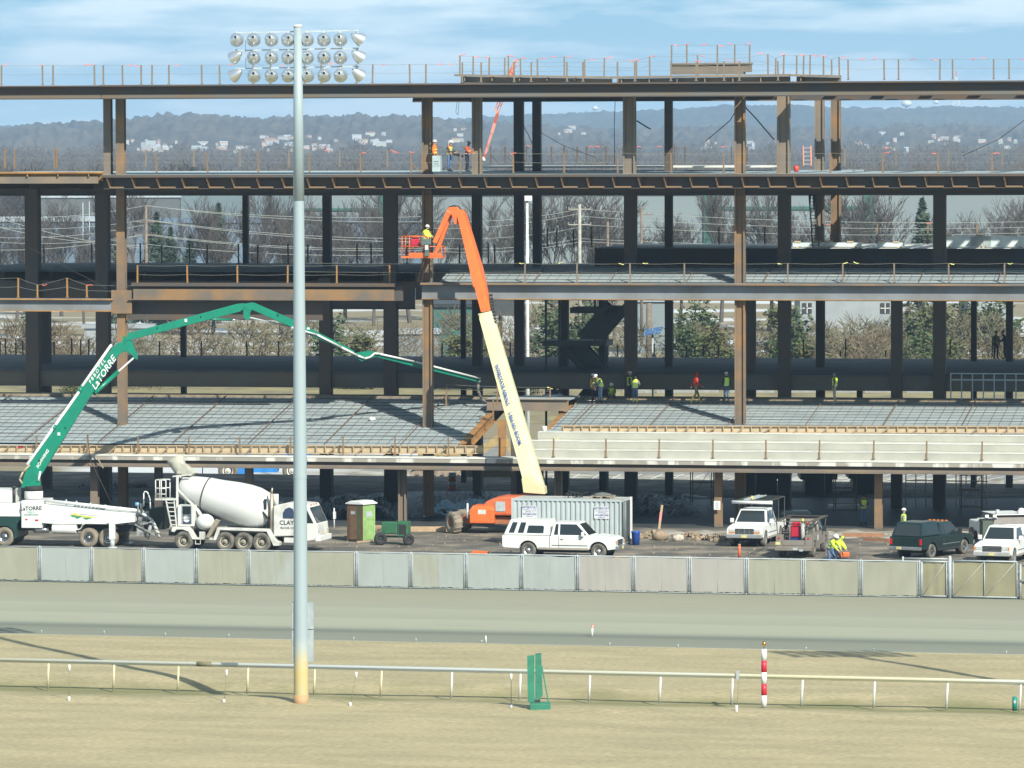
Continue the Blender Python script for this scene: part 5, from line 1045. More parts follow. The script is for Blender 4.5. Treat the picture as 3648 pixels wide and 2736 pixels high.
        mb = MB(); mb.box(xr-.012, xr+.04, s*(W/2-.085)-.07, s*(W/2-.085)+.07, .80, 1.12); mb.build('tail_light', REDL, T, bevel=.01)
        mb = MB(); mb.box(c1-.42, c1-.28, s*(W/2+.02)-.0, s*(W/2+.22), zb+.04, zb+.28); mb.build('wing_mirror', paint if paint is WHITE else BLACK, T, bevel=.02)
        mb = MB(); mb.box(xm+.1, xm+.24, s*(W/2+.004)-.012, s*(W/2+.004)+.012, 1.02, 1.06); mb.build('door_handle', BLACK, T)
        mb = MB(); mb.box(c0+.1, xh-.05, s*(W/2)-.01, s*(W/2)+.012, .70, .735); mb.build('side_moulding', DARK if paint is WHITE else BUMP, T)
        mb = MB(); mb.box(xb+R_+.05, xa-R_-.05, s*(W/2)-.02, s*(W/2)+.006, clip-.02, clip+.09); mb.build('sill', sill, T)
        mb = MB(); mb.box(xm+.0, xm+.014, s*(W/2)-.01, s*(W/2)+.004, .52, belt-.04); mb.box(c0-.03, c0-.01, s*W/2-.01, s*W/2+.004, .5, belt-.02); mb.build('door_seam', BLACK, T)
    mb = MB(); mb.box(xf-.05, xf+.15, -W/2+.0, W/2-.0, .50, .72); mb.build('front_bumper', bumper, T, bevel=.04)
    mb = MB(); mb.box(xr-.16, xr+.03, -W/2+.02, W/2-.02, .52, .70); mb.build('rear_bumper', BUMP, T, bevel=.03)
    mb = MB(); mb.box(xf-.02, xf+.008, -W/2+.48, W/2-.48, .74, 1.03); gr = mb.build('grille', BLACK, T)
    mb = MB()
    for k in range(3): mb.box(xf+.008, xf+.02, -W/2+.48, W/2-.48, .80+k*.075, .82+k*.075)
    if grille == 'x': mb.box(xf+.008, xf+.024, -.02, .02, .76, 1.0); mb.box(xf+.008, xf+.024, -.32, -.30, .76, 1.0); mb.box(xf+.008, xf+.024, .30, .32, .76, 1.0)
    mb.build('grille_bar', BUMP, gr)
    mb = MB(); mb.box(xf+.15, xf+.165, -.16, .16, .53, .69); mb.build('licence_plate', PLATE, T)
    mb = MB(); mb.box(xr-.178, xr-.161, .20, .50, .55, .70); mb.build('licence_plate', PLATE, T)
    if cablights:
        mb = MB()
        for k in range(5): mb.box(t1-.14, t1-.02, -.5+k*.25-.05, -.5+k*.25+.05, zt, zt+.045)
        mb.build('roof_marker', AMB, T)
    T['t'] = 0; del T['t']
    return T, dict(xf=xf, xr=xr, c0=c0, c1=c1, t0=t0, t1=t1, belt=belt, W=W, xa=xa, xb=xb)
def mid(pxl, pxr, y, z=0): a, b = G(pxl, y, z), G(pxr, y, z); return (a+b)/2
# 1 white pickup with cap, broadside
c = G(2008, 1990)+Vector((.0, .95, 0))
pickup('pickup_truck', 'white extended-cab pickup with windowed cap parked before the grey container', (c.x, c.y, 0), -GAM-R(2), WHITE, 6.35, 1.98, 3.92, 1.96, hood=1.30, cap='three', cab=2.15, wr=.425, clip=.50)
# 2 white pickup with ladder rack facing the camera
def heading(deg): return R(deg)
c = G(2665, 1945); h = heading(-90-16); cc = Vector((c.x, c.y, 0))-Vector((cos(h), sin(h), 0))*2.05
T, q = pickup('pickup_truck', 'white pickup facing the fence with white-tube ladder rack over its cab', cc, h, WHITE, 5.9, 2.02, 3.6, 1.98, grille='x', bumper=mat('bare_bumper', (.30, .32, .32), .5, .3))
def rack(T, q, zt, m, x0, x1, tubes=None):
    mb = MB(); w = q['W']/2-.06
    for x in (x0, (x0+x1)/2-.5, x1-.9): 
        for s in (-1, 1): mb.bar((x, s*w, q['belt']), (x, s*w, zt), .04)
        mb.bar((x, -w, zt), (x, w, zt), .04)
    for s in (-1, 1): mb.bar((x0, s*w, zt+.0), (x1, s*w, zt+.0), .045)
    for x in (x1, x1-.3): mb.bar((x, -w, zt), (x, w, zt), .035)
    mb.build('ladder_rack', m, T)
rack(T, q, 2.45, mat('rack_metal', (.06, .07, .065), .6), q['xr']+.1, q['t1']+.3)
mb = MB(); mb.tube((q['t1']+.28, -1.15, 2.36), (q['t1']+.28, 1.15, 2.36), .10, .10, 12); mb.build('pipe_carrier', WHITE, T)
mb = MB(); mb.bar((q['xr']+.2, -.5, 2.50), (q['t1']+.1, -.5, 2.50), .06); mb.bar((q['xr']+.2, -.1, 2.50), (q['t1']+.1, -.1, 2.50), .06)
for k in range(10): mb.bar((q['xr']+.4+k*.4, -.5, 2.5), (q['xr']+.4+k*.4, -.1, 2.5), .04)
ld = mb.build('carried_ladder', GALV, None); ld.parent = None; ld.location = T.location; ld.rotation_euler = T.rotation_euler; ld.name = 'ladder'; tag(ld, 'metal ladder lying on the rack of the white pickup', 'ladder')
mb = MB(); mb.tube((0, 0, 0), (0, 0, .2), .055, .055, 10); mb.ball((0, 0, .2), (.055, .055, .03), 10, 5); o = mb.build('beacon', mat('yellow_beacon', (.75, .55, .05), .4), None, T.matrix_basis @ Vector((q['t1']+.1, -.05, 2.48))); tag(o, 'yellow beacon cylinder on top of the ladder rack', 'beacon')
# 3 grey welder's utility truck seen from behind
c = G(2842, 1985); h = heading(90-13); cc = Vector((c.x, c.y, 0))+Vector((cos(h), sin(h), 0))*2.2; cc += Vector((-.1, 0, 0))
T = thing('utility_truck', 'grey utility body truck with open deck of welding gear and folding rack', 'utility truck', cc, h)
mb = MB()
for s in (-1, 1):
    poly = [(-2.9, .5), (-2.9, 1.25), (-.1, 1.25), (-.1, .5), (-1.3, .5)]+arc(-1.85, .42, .5, R(12), R(168))+[(-2.35, .5)]
    mb.prism(poly, s*.98-(.36 if s > 0 else 0), s*.98+(0 if s > 0 else .36))
mb.box(-2.9, -.1, -.62, .62, .55, .72); mb.build('utility_body', GREYP, T, bevel=.02)
mb = MB(); mb.box(-2.93, -2.88, -.60, .62, .70, .98); mb.build('tailgate', GREYP, T); mb = MB(); mb.box(-3.15, -2.91, -1.0, 1.0, .42, .62); mb.build('step_bumper', GREYP, T, bevel=.02)
mb = MB(); mb.box(-3.17, -3.152, -.25, 0, .46, .58); mb.box(-3.2, -3.152, -.55, -.35, .40, .5); mb.build('hitch', GALV, T)
mb = MB(); mb.add([(-.05, -.92, .5), (1.4, -.92, .5), (1.4, .92, .5), (-.05, .92, .5), (-.05, -.92, 1.25), (1.45, -.92, 1.25), (1.45, .92, 1.25), (-.05, .92, 1.25), (.15, -.74, 1.9), (.95, -.74, 1.9), (.95, .74, 1.9), (.15, .74, 1.9)], [(3, 2, 1, 0), (0, 1, 5, 4), (1, 2, 6, 5), (2, 3, 7, 6), (3, 0, 4, 7), (4, 5, 9, 8), (5, 6, 10, 9), (6, 7, 11, 10), (7, 4, 8, 11), (8, 9, 10, 11)]); mb.build('cab', GREYP, T, bevel=.05)
mb = MB(); mb.prism([(1.4, .55), (1.4, 1.22), (2.75, 1.12), (2.85, .95), (2.85, .55), (2.45, .5)]+arc(1.95, .42, .5, R(12), R(168)), -.95, .95); mb.build('bonnet', GREYP, T, bevel=.05)
for s in (-1, 1):
    mb = MB(); mb.add([(.15, s*.925, 1.3), (1.2, s*.925, 1.3), (.92, s*.80, 1.78), (.24, s*.80, 1.78)], [(0, 1, 2, 3)]); mb.build('side_window', GLASS, T, fix=False)
    wheel(T, -1.85, s*.80, .42, .36, GREYP, .5); wheel(T, 1.95, s*.82, .42, .28, GREYP, .5)
    mb = MB(); mb.tube((-2.93, s*.80, 1.08), (-2.90, s*.80, 1.08), .055, .055, 12); mb.build('tail_light', REDL, T)
    mb = MB(); mb.box(.75, .9, s*.95, s*1.15, 1.2, 1.5); mb.build('wing_mirror', BLACK, T)
mb = MB(); mb.box(-2.94, -2.92, .73, .99, .72, .87); mb.build('licence_plate', PLATE, T); mb = MB(); mb.box(-1.0, -.75, -.992, -.982, .85, 1.15); mb.build('door_sticker', WHITE, T)
RK = mat('rack_brown', (.09, .075, .06), .7)
mb = MB()
for s in (-1, 1):
    for x in (-2.6, -.3, 1.6): mb.bar((x, s*.93, 1.2 if x < 1 else .6), (x, s*1.0, 1.95), .045)
    mb.bar((-2.9, s*1.05, 1.98), (1.9, s*1.05, 1.98), .05); mb.bar((-2.9, s*.85, 1.98), (1.9, s*.85, 1.98), .04)
    for k in range(9): mb.bar((-2.8+k*.55, s*.85, 1.98), (-2.5+k*.55, s*1.05, 1.98), .03)
for x in (-2.6, -.3, 1.6): mb.bar((x, -1, 1.97), (x, 1, 1.97), .045)
mb.build('pipe_rack', RK, T)
def rest(name, label, cat, T, p, mbf, m, group=None):
    mb = MB(); mbf(mb); o = mb.build(name, m, None, T.matrix_basis @ Vector(p)); o.rotation_euler = T.rotation_euler; return tag(o, label, cat, group)
bpy.context.view_layer.update()
o = rest('welder_generator', 'red engine-driven welder standing on the grey truck deck', 'welder', T, (-2.0, .0, .73), lambda mb: (mb.box(-.3, .3, -.28, .28, .35, 1.0), mb.box(-.2, .2, -.18, .2, 1.0, 1.18)), mat('crimson_paint', (.45, .015, .04), .4)); o.modifiers.new('b', 'BEVEL').width = .05
mb = MB(); mb.box(-.32, .32, -.33, .30, 0, .34); mb.build('welder_base', mat('navy_paint', (.01, .03, .15), .5), o)
o = rest('gas_cylinder', 'tall grey gas cylinder with yellow cap on the grey truck', 'gas cylinder', T, (-2.45, -.42, .73), lambda mb: (mb.tube((0, 0, 0), (0, 0, 1.1), .11, .11, 12), mb.ball((0, 0, 1.1), (.11, .11, .08), 12, 5)), mat('cylinder_grey', (.36, .36, .34), .5))
mb = MB(); mb.tube((0, 0, 1.15), (0, 0, 1.38), .06, .06, 8); mb.build('valve_cap', mat('yellow_cap', (.75, .6, .05), .4), o)
o = rest('gas_cylinder', 'short gas cylinder with red cap leaning by the taller one on the grey truck', 'gas cylinder', T, (-2.2, -.62, .73), lambda mb: mb.tube((0, 0, 0), (0, 0, 1.05), .09, .09, 10), GREYP)
mb = MB(); mb.tube((0, 0, 1.05), (0, 0, 1.2), .07, .07, 8); mb.build('valve_cap', RED, o)
rest('hose_reel', 'tangle of dark hoses on the left of the grey truck deck', 'hose', T, (-2.3, .55, .75), lambda mb: [mb.lathe([(.17, -.05), (.21, 0), (.17, .05)], 12, Matrix.Translation((0, 0, .25+k*.13)) @ Matrix.Rotation(R(70+k*15), 4, 'Y')) for k in range(5)], DARK)
rest('toolbox', 'olive equipment case at the front of the grey truck deck', 'case', T, (-.7, -.3, .73), lambda mb: (mb.box(-.35, .35, -.3, .3, 0, .9), mb.box(-.3, .1, -.2, .2, .9, 1.1)), mat('olive_case', (.10, .12, .09), .7))
# 4 dark green pickup with cap, seen from the rear three-quarter
c = G(3228, 1992); h = heading(90-33); cc = Vector((c.x, c.y, 0))+Vector((cos(h), sin(h), 0))*2.6+Vector((.15, 0, 0))
T, q = pickup('pickup_truck', 'dark green pickup with matching cap and chrome wheels, seen from behind', cc, h, DKGREEN, 5.9, 1.98, 3.7, 1.88, cap='one', cab=2.15, rimm=CHROME, sill=DARK, cablights=True)
# 5 white service pickup facing camera at right edge
c = G(3548, 2010); h = heading(-90-20); cc = Vector((c.x, c.y, 0))-Vector((cos(h), sin(h), 0))*2.05
T, q = pickup('pickup_truck', 'white crew service pickup with amber headlights cut by the right picture edge', cc, h, WHITE, 5.8, 2.0, 3.6, 1.95, cab=1.8, grille='h', bumper=mat('grey_plastic_bumper', (.34, .34, .33), .6))
# white service body truck behind with its crane gear
c = G(3545, 1925); h = heading(90+12)
T = thing('service_truck', 'white service body truck with lights and crane gear behind the last pickup', 'service truck', (c.x+.1, c.y-1.0, 0), h); T.scale = (1, 1, .86)
mb = MB(); mb.box(-2.4, .6, -1.08, 1.08, .55, 1.35); mb.build('service_body', WHITE, T, bevel=.03); mb = MB(); mb.add([(-2.4, -1.08, 1.35), (.4, -1.08, 1.35), (.4, 1.08, 1.35), (-2.4, 1.08, 1.35), (-2.2, -.85, 1.95), (.2, -.85, 1.95), (.2, .85, 1.95), (-2.2, .85, 1.95)], [(0, 1, 2, 3), (4, 5, 6, 7), (0, 1, 5, 4), (1, 2, 6, 5), (2, 3, 7, 6), (3, 0, 4, 7)]); mb.build('canopy', mat('brown_canopy', (.16, .14, .13), .6), T, bevel=.03)
mb = MB(); mb.box(-2.45, .3, -.9, .9, 1.951, 2.0); mb.build('canopy_top', WHITE, T); mb = MB(); mb.box(.65, 2.6, -.95, .95, .6, 1.3); mb.build('cab', WHITE, T, bevel=.1)
for s in (-1, 1): wheel(T, -1.5, s*.9, .42, .3); wheel(T, 1.9, s*.9, .42, .3)
for y in (1.0, 1.45): mb = MB(); mb.box(-2.5, -2.38, y-.1, y+.1, 1.82, 1.99); mb.build('work_light', mat('bright_lens', (.85, .85, .75), .1), T)
mb = MB(); mb.box(-2.42, -2.36, .8, 2.0, 1.75, 1.80); mb.tube((-2.2, .75, 1.9), (-2.2, .75, 2.3), .14, .1, 10); mb.tube((-2.2, -.9, 2.0), (-2.2, -.5, 2.35), .1, .06, 8); mb.tube((-2.3, -1.9, 2.1), (-2.3, -.9, 2.1), .12, .12, 8); mb.build('crane_gear', GALV, T)
mb = MB(); mb.lathe([(.26, 0), (.24, .2), (.12, .34), (.01, .38)], 12, Matrix.Translation((-2.2, -.65, 2.0))); mb.build('white_bag', WHITE, T)
mb = MB(); mb.box(-2.5, -1.9, 1.1, 1.7, .2, 1.6); mb.build('hose_cabinet', mat('olive_hose', (.07, .09, .07), .8), T)

# ------------------------------------------------------------------ concrete mixer
c = G(800, 1962); h = -GAM-R(1)
T = thing('mixer_truck', 'white front-discharge concrete mixer truck with tilted drum, partly behind the mast', 'mixer truck', (c.x, c.y+.9, 0), h)
S = 64.6
def X(px): return (px-800)/S/cos(h)*.985
def Zm(py, px=800): return (1962-py)/S+(px-800)*.0003
WW = WORNWHITE
mb = MB(); mb.box(X(600), X(1085), -.45, .45, .75, 1.05); mb.build('chassis', DARK, T)
for px in (670, 822, 889, 956):
    for s in (-1, 1): wheel(T, X(px), -1.0*s, .53, .42, mat('tan_rim', (.34, .31, .24), .8), .56)
mb = MB()
for s in (-1, 1):
    y0 = s*1.22; y1 = s*.75
    P = [(X(625), 1.05), (X(630), 1.30), (X(692), 1.32), (X(712), .75), (X(725), .72), (X(725), .62), (X(703), .62), (X(688), 1.05), (X(668), 1.16), (X(645), 1.15), (X(636), 1.0)]
    mb.prism(P, min(y0, y1), max(y0, y1))
    P = [(X(778), .60), (X(795), 1.30), (X(985), 1.26), (X(1010), .62), (X(1022), .55), (X(1020), .35), (X(1000), .34), (X(975), 1.12), (X(805), 1.16), (X(790), .60)]
    mb.prism(P, min(y0, y1), max(y0, y1))
mb.build('mudguard', WW, T, bevel=.02)
# drum
d0 = Vector((X(640), 0, Zm(1738))); d1 = Vector((X(978), 0, Zm(1832))); ax = (d1-d0).normalized(); L = (d1-d0).length
Q = Matrix.Translation(d0) @ ax.to_track_quat('Z', 'Y').to_matrix().to_4x4()
R0 = .66
mb = MB(); mb.lathe([(.45, -.04), (.60, 0), (.76, L*.12), (.93, L*.27), (1.0, L*.40), (1.15, L*.58), (1.20, L*.70), (1.19, L*.80), (1.06, L*.90), (.62, L*1.02), (.001, L*1.03)], 40, Q); mb.build('drum', mat('drum_white', (.60, .605, .59), .4, col2=(.48, .48, .46), scale=.6, lo=.45, hi=.8), T)
mb = MB(); mb.lathe([(.89, L*.262), (.935, L*.264), (.935, L*.30), (.90, L*.302)], 40, Q); mb.build('drum_ring', mat('ring_dark', (.09, .08, .07), .7), T)
# hopper and chute
mb = MB(); M = Matrix.Translation((X(632), 0, Zm(1672))) @ Matrix.Rotation(R(-25), 4, 'Y'); mb.lathe([(.30, -.35), (.38, -.1), (.46, .35), (.50, .62), (.42, .60), (.36, .3), (.26, -.2)], 18, M); mb.prism([(X(625), Zm(1645)), (X(655), Zm(1660)), (X(690), Zm(1690)), (X(680), Zm(1700)), (X(630), Zm(1690))], -.35, .35); mb.build('charge_hopper', mat('dusty_hopper', (.42, .41, .34), .9, col2=(.33, .32, .27)), T)
mb = MB()
for s in (-1, 1): mb.bar((X(638), s*.75, 1.3), (X(640), s*.75, Zm(1700)), .11); mb.bar((X(640), s*.75, Zm(1745)), (X(712), s*.75, Zm(1815)), .10); mb.bar((X(712), s*.75, Zm(1815)), (X(728), s*.7, Zm(1840)), .15)
mb.bar((X(640), -.75, Zm(1702)), (X(640), .75, Zm(1702)), .12); mb.bar((X(622), -.7, Zm(1700)), (X(690), -.7, Zm(1692)), .08)
mb.build('drum_frame', WW, T)
mb = MB(); mb.box(X(565), X(635), -1.15, -.35, Zm(1784), Zm(1778)); 
for x in (567, 588, 605): mb.tube((X(x), -1.12, Zm(1778)), (X(x), -1.12, Zm(1712)), .03, .03, 6)
for z in (1712, 1742, 1762): mb.tube((X(567), -1.12, Zm(z)), (X(605), -1.12, Zm(z)), .028, .028, 6)
for z in (1712, 1742): mb.tube((X(567), -.4, Zm(z)), (X(605), -.4, Zm(z)), .028, .028, 6); mb.tube((X(567), -1.12, Zm(z)), (X(567), -.4, Zm(z)), .028, .028, 6)
for x in (567, 605): mb.tube((X(x), -.4, Zm(1778)), (X(x), -.4, Zm(1712)), .03, .03, 6)
for (x0, x1) in ((606, 626), (636, 645)): mb.bar((X(x0), -1.15, Zm(1785)), (X(x1), -1.2, 1.3), .06)
for k in range(6): f = (k+.5)/6; mb.bar((X(606+20*f), -1.16, Zm(1785)+(1.3-Zm(1785))*f), (X(636+9*f), -1.16, Zm(1785)+(1.3-Zm(1785))*f), .05)
mb.build('rear_platform', WW, T)
mb = MB(); mb.box(X(647), X(708), -1.1, -.3, 1.33, Zm(1800)); cbk = mb.build('rear_cabinet', WW, T, bevel=.03)
mb = MB(); mb.box(X(662), X(700), -1.13, -1.102, Zm(1866), Zm(1800)); mb.build('cabinet_door', GALV, cbk)
mb = MB(); mb.box(X(666), X(697), -1.15, -1.132, Zm(1833), Zm(1804)); mb.build('door_window', GLASS, cbk); mb = MB(); mb.box(X(667), X(697), -1.15, -1.132, Zm(1866), Zm(1835)); bd = mb.build('door_emblem', mat('emblem_navy', (.03, .05, .10), .5), cbk)
mb = MB(); mb.lathe([(.001, 0), (.20, 0), (.20, .01)], 20, Matrix.Translation((X(682), -1.155, Zm(1848))) @ Matrix.Rotation(pi/2, 4, 'X')); mb.build('emblem_disc', WHITE, bd)
text('CLAYTON', .10, bd.data.materials[0], bd, face_M((X(682), -1.168, Zm(1850)), (1, 0, 0), (0, 0, 1)), .004)
mb = MB(); mb.ball((X(746), -.95, Zm(1860)), (.52, .45, .45), 18, 12); mb.build('water_tank', WHITE, T)
mb = MB(); mb.bar((X(757), -1.15, .75), (X(792), -1.1, Zm(1850)), .34, .12); mb.bar((X(765), -1.28, .75), (X(803), -1.25, Zm(1852)), .3, .10); mb.build('extension_chute', mat('muddy_chute', (.33, .27, .20), .9, col2=(.22, .19, .15)), T)
mb = MB(); mb.box(X(706), X(776), -1.15, -.9, .62, .72); mb.box(X(727), X(745), -1.12, -.9, .72, 1.05); mb.box(X(712), X(714), -1.15, -1.1, .35, .62); mb.box(X(730), X(732), -1.15, -1.1, .35, .62); mb.box(X(712), X(732), -1.15, -1.1, .35, .39); mb.build('side_step', WW, T)
# engine pedestal and stacks
mb = MB(); mb.tube((X(988), -.9, 1.1), (X(988), -.9, Zm(1755)), .10, .10, 10); mb.tube((X(988), -.9, Zm(1755)), (X(991), -.9, Zm(1735)), .07, .05, 8); mb.build('exhaust_stack', mat('exhaust_steel', (.45, .38, .30), .5, .5), T)
mb = MB(); mb.tube((X(1002), -.8, Zm(1795)), (X(1002), -.8, Zm(1757)), .15, .15, 12); mb.build('air_cleaner', WHITE, T)
mb = MB(); mb.prism([(X(960), 1.2), (X(985), Zm(1790)), (X(1000), Zm(1790)), (X(1000), 1.2)], -.7, .7); mb.bar((X(955), -.9, Zm(1820)), (X(985), -.9, Zm(1860)), .1); mb.bar((X(965), -.9, Zm(1775)), (X(965), -.9, Zm(1810)), .12); mb.build('drum_pedestal', DARK, T)
# cab
P = [(X(998), .85), (X(998), Zm(1798)), (X(1045), Zm(1787)), (X(1122), Zm(1793)), (X(1155), 1.55), (X(1158), 1.0), (X(1152), .70), (X(1095), .55), (X(1085), .9)]
mb = MB(); mb.prism(P, -1.1, 1.1); cb = mb.build('cab', WORNWHITE, T, bevel=.05)
mb = MB(); mb.add([(X(1126)+.03, -.98, Zm(1803)), (X(1126)+.03, .98, Zm(1803)), (X(1150)+.06, .98, 1.62), (X(1150)+.06, -.98, 1.62)], [(0, 1, 2, 3)]); mb.build('windscreen', GLASS, T, fix=False)
mb = MB(); mb.prism([(X(1098), Zm(1808)), (X(1119), Zm(1808)), (X(1144), 1.62), (X(1112), 1.62)], -1.115, -1.104); mb.build('side_window', GLASS, T)
mb = MB(); mb.prism([(X(1033), Zm(1842)), (X(1033), Zm(1822)), (X(1042), Zm(1808)), (X(1056), Zm(1802)), (X(1070), Zm(1808)), (X(1076), Zm(1842))], -1.116, -1.105); mb.build('cab_emblem', bd.data.materials[0], cb)
TX = mat('text_black', (.04, .04, .045), .6)
text('CLAYTON', .34, TX, cb, face_M((X(1020), -1.112, Zm(1858)), (1, 0, 0), (0, 0, 1)), .008, align='LEFT'); text('BLOCK CO.', .16, TX, cb, face_M((X(1024), -1.112, Zm(1876)), (1, 0, 0), (0, 0, 1)), .003, align='LEFT')
mb = MB(); mb.box(X(1035), X(1088), -1.0, .9, .52, .80); mb.build('step_box', WORNWHITE, T); mb = MB(); mb.box(X(1150), X(1168), -1.12, 1.12, .62, .92); mb.build('front_bumper', WHITE, T, bevel=.03)
for y in (-.85, .85): mb = MB(); mb.box(X(1158), X(1158)+.03, y-.12, y+.12, 1.12, 1.22); mb.build('headlight', LENS, T)
for y in (-.5, 0, .5): mb = MB(); mb.box(X(1122)+.01, X(1122)+.06, y-.05, y+.05, Zm(1797), Zm(1793)); mb.build('roof_marker', REDL, T)
mb = MB(); mb.box(X(1170)+.005, X(1170)+.02, -.2, .15, .98, 1.12); mb.build('licence_plate', PLATE, T)
mb = MB(); mb.tube((X(1176), 1.2, 1.2), (X(1176), 1.2, 2.3), .04, .04, 6); mb.box(X(1174), X(1180), 1.1, 1.35, 1.7, 2.1); mb.build('wing_mirror', WHITE, T)

# ------------------------------------------------------------------ concrete pump truck with placing boom
c = G(330, 1949); h = -GAM+R(3)
T = thing('pump_truck', 'white concrete pump truck with green folding boom reaching over the deck', 'pump truck', (c.x, c.y+1.0, 0), h)
S = 64.4
def X(px): return (px-330)/S/cos(h)*.985
def Zp(py, px=330): return (1949-py)/S+(px-330)*(.02/64)
for px in (330, 402):
    for s in (-1, 1): wheel(T, X(px), s*1.0, .54, .5, CHROME, .52, mat('muddy_tyre', (.16, .14, .11), .9, col2=(.24, .2, .15)))
for s in (-1, 1): wheel(T, X(18), s*1.02, .54, .34, CHROME, .52, MATS['muddy_tyre'])
mb = MB(); mb.box(X(-180), X(530), -.45, .45, .85, 1.15); mb.build('chassis', DARK, T)
P = [(X(158), 1.32), (X(158), Zp(1797)), (X(428), Zp(1822)), (X(497), Zp(1826)), (X(497), Zp(1858)), (X(420), 1.36), (X(230), 1.24)]
mb = MB(); mb.prism(P, -1.2, 1.2); bdy = mb.build('deck_body', WHITE, T, bevel=.04)
mb = MB(); mb.box(X(84), X(158), -1.32, 1.2, 1.05, Zp(1783)); bx = mb.build('panel_box', WHITE, T, bevel=.03)
mb = MB(); mb.box(X(-120), X(82), -1.15, 1.15, 1.66, 2.42); mb.build('front_deck', WHITE, T, bevel=.04)
mb = MB(); mb.box(X(-75), X(45), -1.1, .9, 2.425, 3.15); mb.build('tool_locker', WHITE, T, bevel=.06)
text('LaTORRE', .30, TX, bx, face_M((X(121), -1.33, Zp(1811)), (1, 0, .04), (0, 0, 1)), .008); text('CONCRETE PUMPING', .085, mat('text_green', (.05, .2, .15), .5), bx, face_M((X(121), -1.33, Zp(1834)), (1, 0, 0), (0, 0, 1)), .003)
mb = MB(); mb.prism([(X(105), Zp(1823)), (X(121), Zp(1817)), (X(137), Zp(1823)), (X(121), Zp(1829))], -1.336, -1.326); mb.build('emblem', mat('pale_green_ink', (.4, .55, .5), .5), bx)
mb = MB(); mb.box(X(99), X(107), -1.335, -1.322, Zp(1853), Zp(1848)); mb.box(X(135), X(147), -1.335, -1.322, Zp(1856), Zp(1850)); mb.build('red_marker', REDL, bx)
YS = mat('yellow_stripe', (.72, .62, .03), .5); GSt = mat('green_stripe', (.03, .25, .10), .5)
mb = MB(); mb.prism([(X(262), Zp(1830)), (X(282), Zp(1827)), (X(305), Zp(1835)), (X(370), Zp(1841)), (X(325), Zp(1842)), (X(295), Zp(1836))], -1.21, -1.203); mb.build('yellow_swoosh', YS, bdy)
mb = MB(); mb.prism([(X(262), Zp(1834)), (X(285), Zp(1834)), (X(273), Zp(1842))], -1.21, -1.203); mb.prism([(X(272), Zp(1836)), (X(310), Zp(1838)), (X(289), Zp(1847))], -1.212, -1.205); mb.prism([(X(308), Zp(1842)), (X(345), Zp(1843)), (X(322), Zp(1850))], -1.21, -1.203); mb.build('green_chevron', GSt, bdy)
mb = MB(); mb.prism([(X(300), Zp(1829)), (X(420), Zp(1838)), (X(300), Zp(1832))], -1.21, -1.203); mb.build('grey_swoosh', GALV, bdy)
mb = MB(); mb.prism([(X(408), Zp(1843)), (X(419), Zp(1847)), (X(419), Zp(1860)), (X(408), Zp(1858))], -1.21, -1.203); mb.build('flag_decal', mat('flag_red', (.5, .2, .22), .5, col2=(.7, .7, .7), scale=14, lo=.48, hi=.52), bdy)
mb = MB(); mb.box(X(84), X(100), 0, 0.01, 0, .01)
mb = MB(); mb.tube((X(195), -1.0, 1.0), (X(285), -1.0, 1.0), .28, .28, 18); mb.build('fuel_tank', WHITE, T, bevel=.03)
mb = MB(); mb.tube((X(125), -.98, .92), (X(182), -.98, .92), .15, .15, 14); mb.build('air_tank', CHROME, T)
mb = MB(); P = [(X(286), .95)]+arc(X(366), .60, 1.08, R(158), R(22), 10); P = [(x, min(z, 1.32)) for x, z in P]; P2 = [(x, z+.05) for x, z in P][::-1]; mb.prism(P+P2, -1.28, -.7); mb.build('mudguard', WHITE, T)
for px, y in ((428, -1.75), (428, 1.4)):
    mb = MB(); mb.box(X(px-10), X(px+10), y-.14, y+.14, .5, Zp(1838)); mb.build('outrigger_leg', WHITE, T, bevel=.02); mb = MB(); mb.tube((X(px), y, .08), (X(px), y, .5), .13, .13, 10); mb.build('outrigger_ram', GALV, T); mb = MB(); mb.tube((X(px), y, 0), (X(px), y, .09), .34, .22, 14); mb.build('outrigger_pad', WHITE, T)
mb = MB(); mb.bar((X(428), -1.75, Zp(1850)), (X(500), -1.2, Zp(1843)), .18, .36); mb.build('outrigger_arm', WHITE, T)
mb = MB(); mb.tube((X(150), -.7, Zp(1783)), (X(505), -.7, Zp(1817)), .09, .09, 10); mb.tube((X(505), -.7, Zp(1817)), (X(560), -.9, Zp(1850)), .09, .09, 10); mb.tube((X(560), -.9, Zp(1850)), (X(590), -.95, Zp(1912)), .11, .10, 10); mb.build('delivery_pipe', WHITE, T)
mb = MB()
for px in (240, 278, 330, 385, 440): mb.tube((X(px), -.7, 2.3-(px-240)*.0018), (X(px), -.7, 2.62-(px-240)*.0018), .05, .05, 6)
for k in range(9): x = 255+k*14; mb.bar((X(x), -.4, 2.05), (X(x+18), -.6, 2.3-k*.02), .07)
mb.build('deck_fittings', GALV, T)
mb = MB(); mb.box(X(505), X(560), -.6, .6, 1.0, 1.9); mb.box(X(510), X(545), -1.0, -.6, 1.3, 1.7); mb.tube((X(540), -.9, .55), (X(556), -.9, 1.25), .14, .1, 8); mb.box(X(505), X(530), -1.0, -.5, .65, 1.2); mb.bar((X(500), -1.05, 1.3), (X(575), -1.05, .7), .08); mb.tube((X(512), -1.05, 1.2), (X(560), -1.05, 1.45), .05, .05, 6); mb.tube((X(520), -.8, 1.9), (X(520), -.8, 2.45), .07, .07, 8); mb.tube((X(507), -.8, 1.9), (X(507), -.8, 2.35), .05, .05, 8); mb.build('pump_unit', mat('pump_grey', (.30, .31, .31), .6, col2=(.08, .085, .085), scale=3), T)
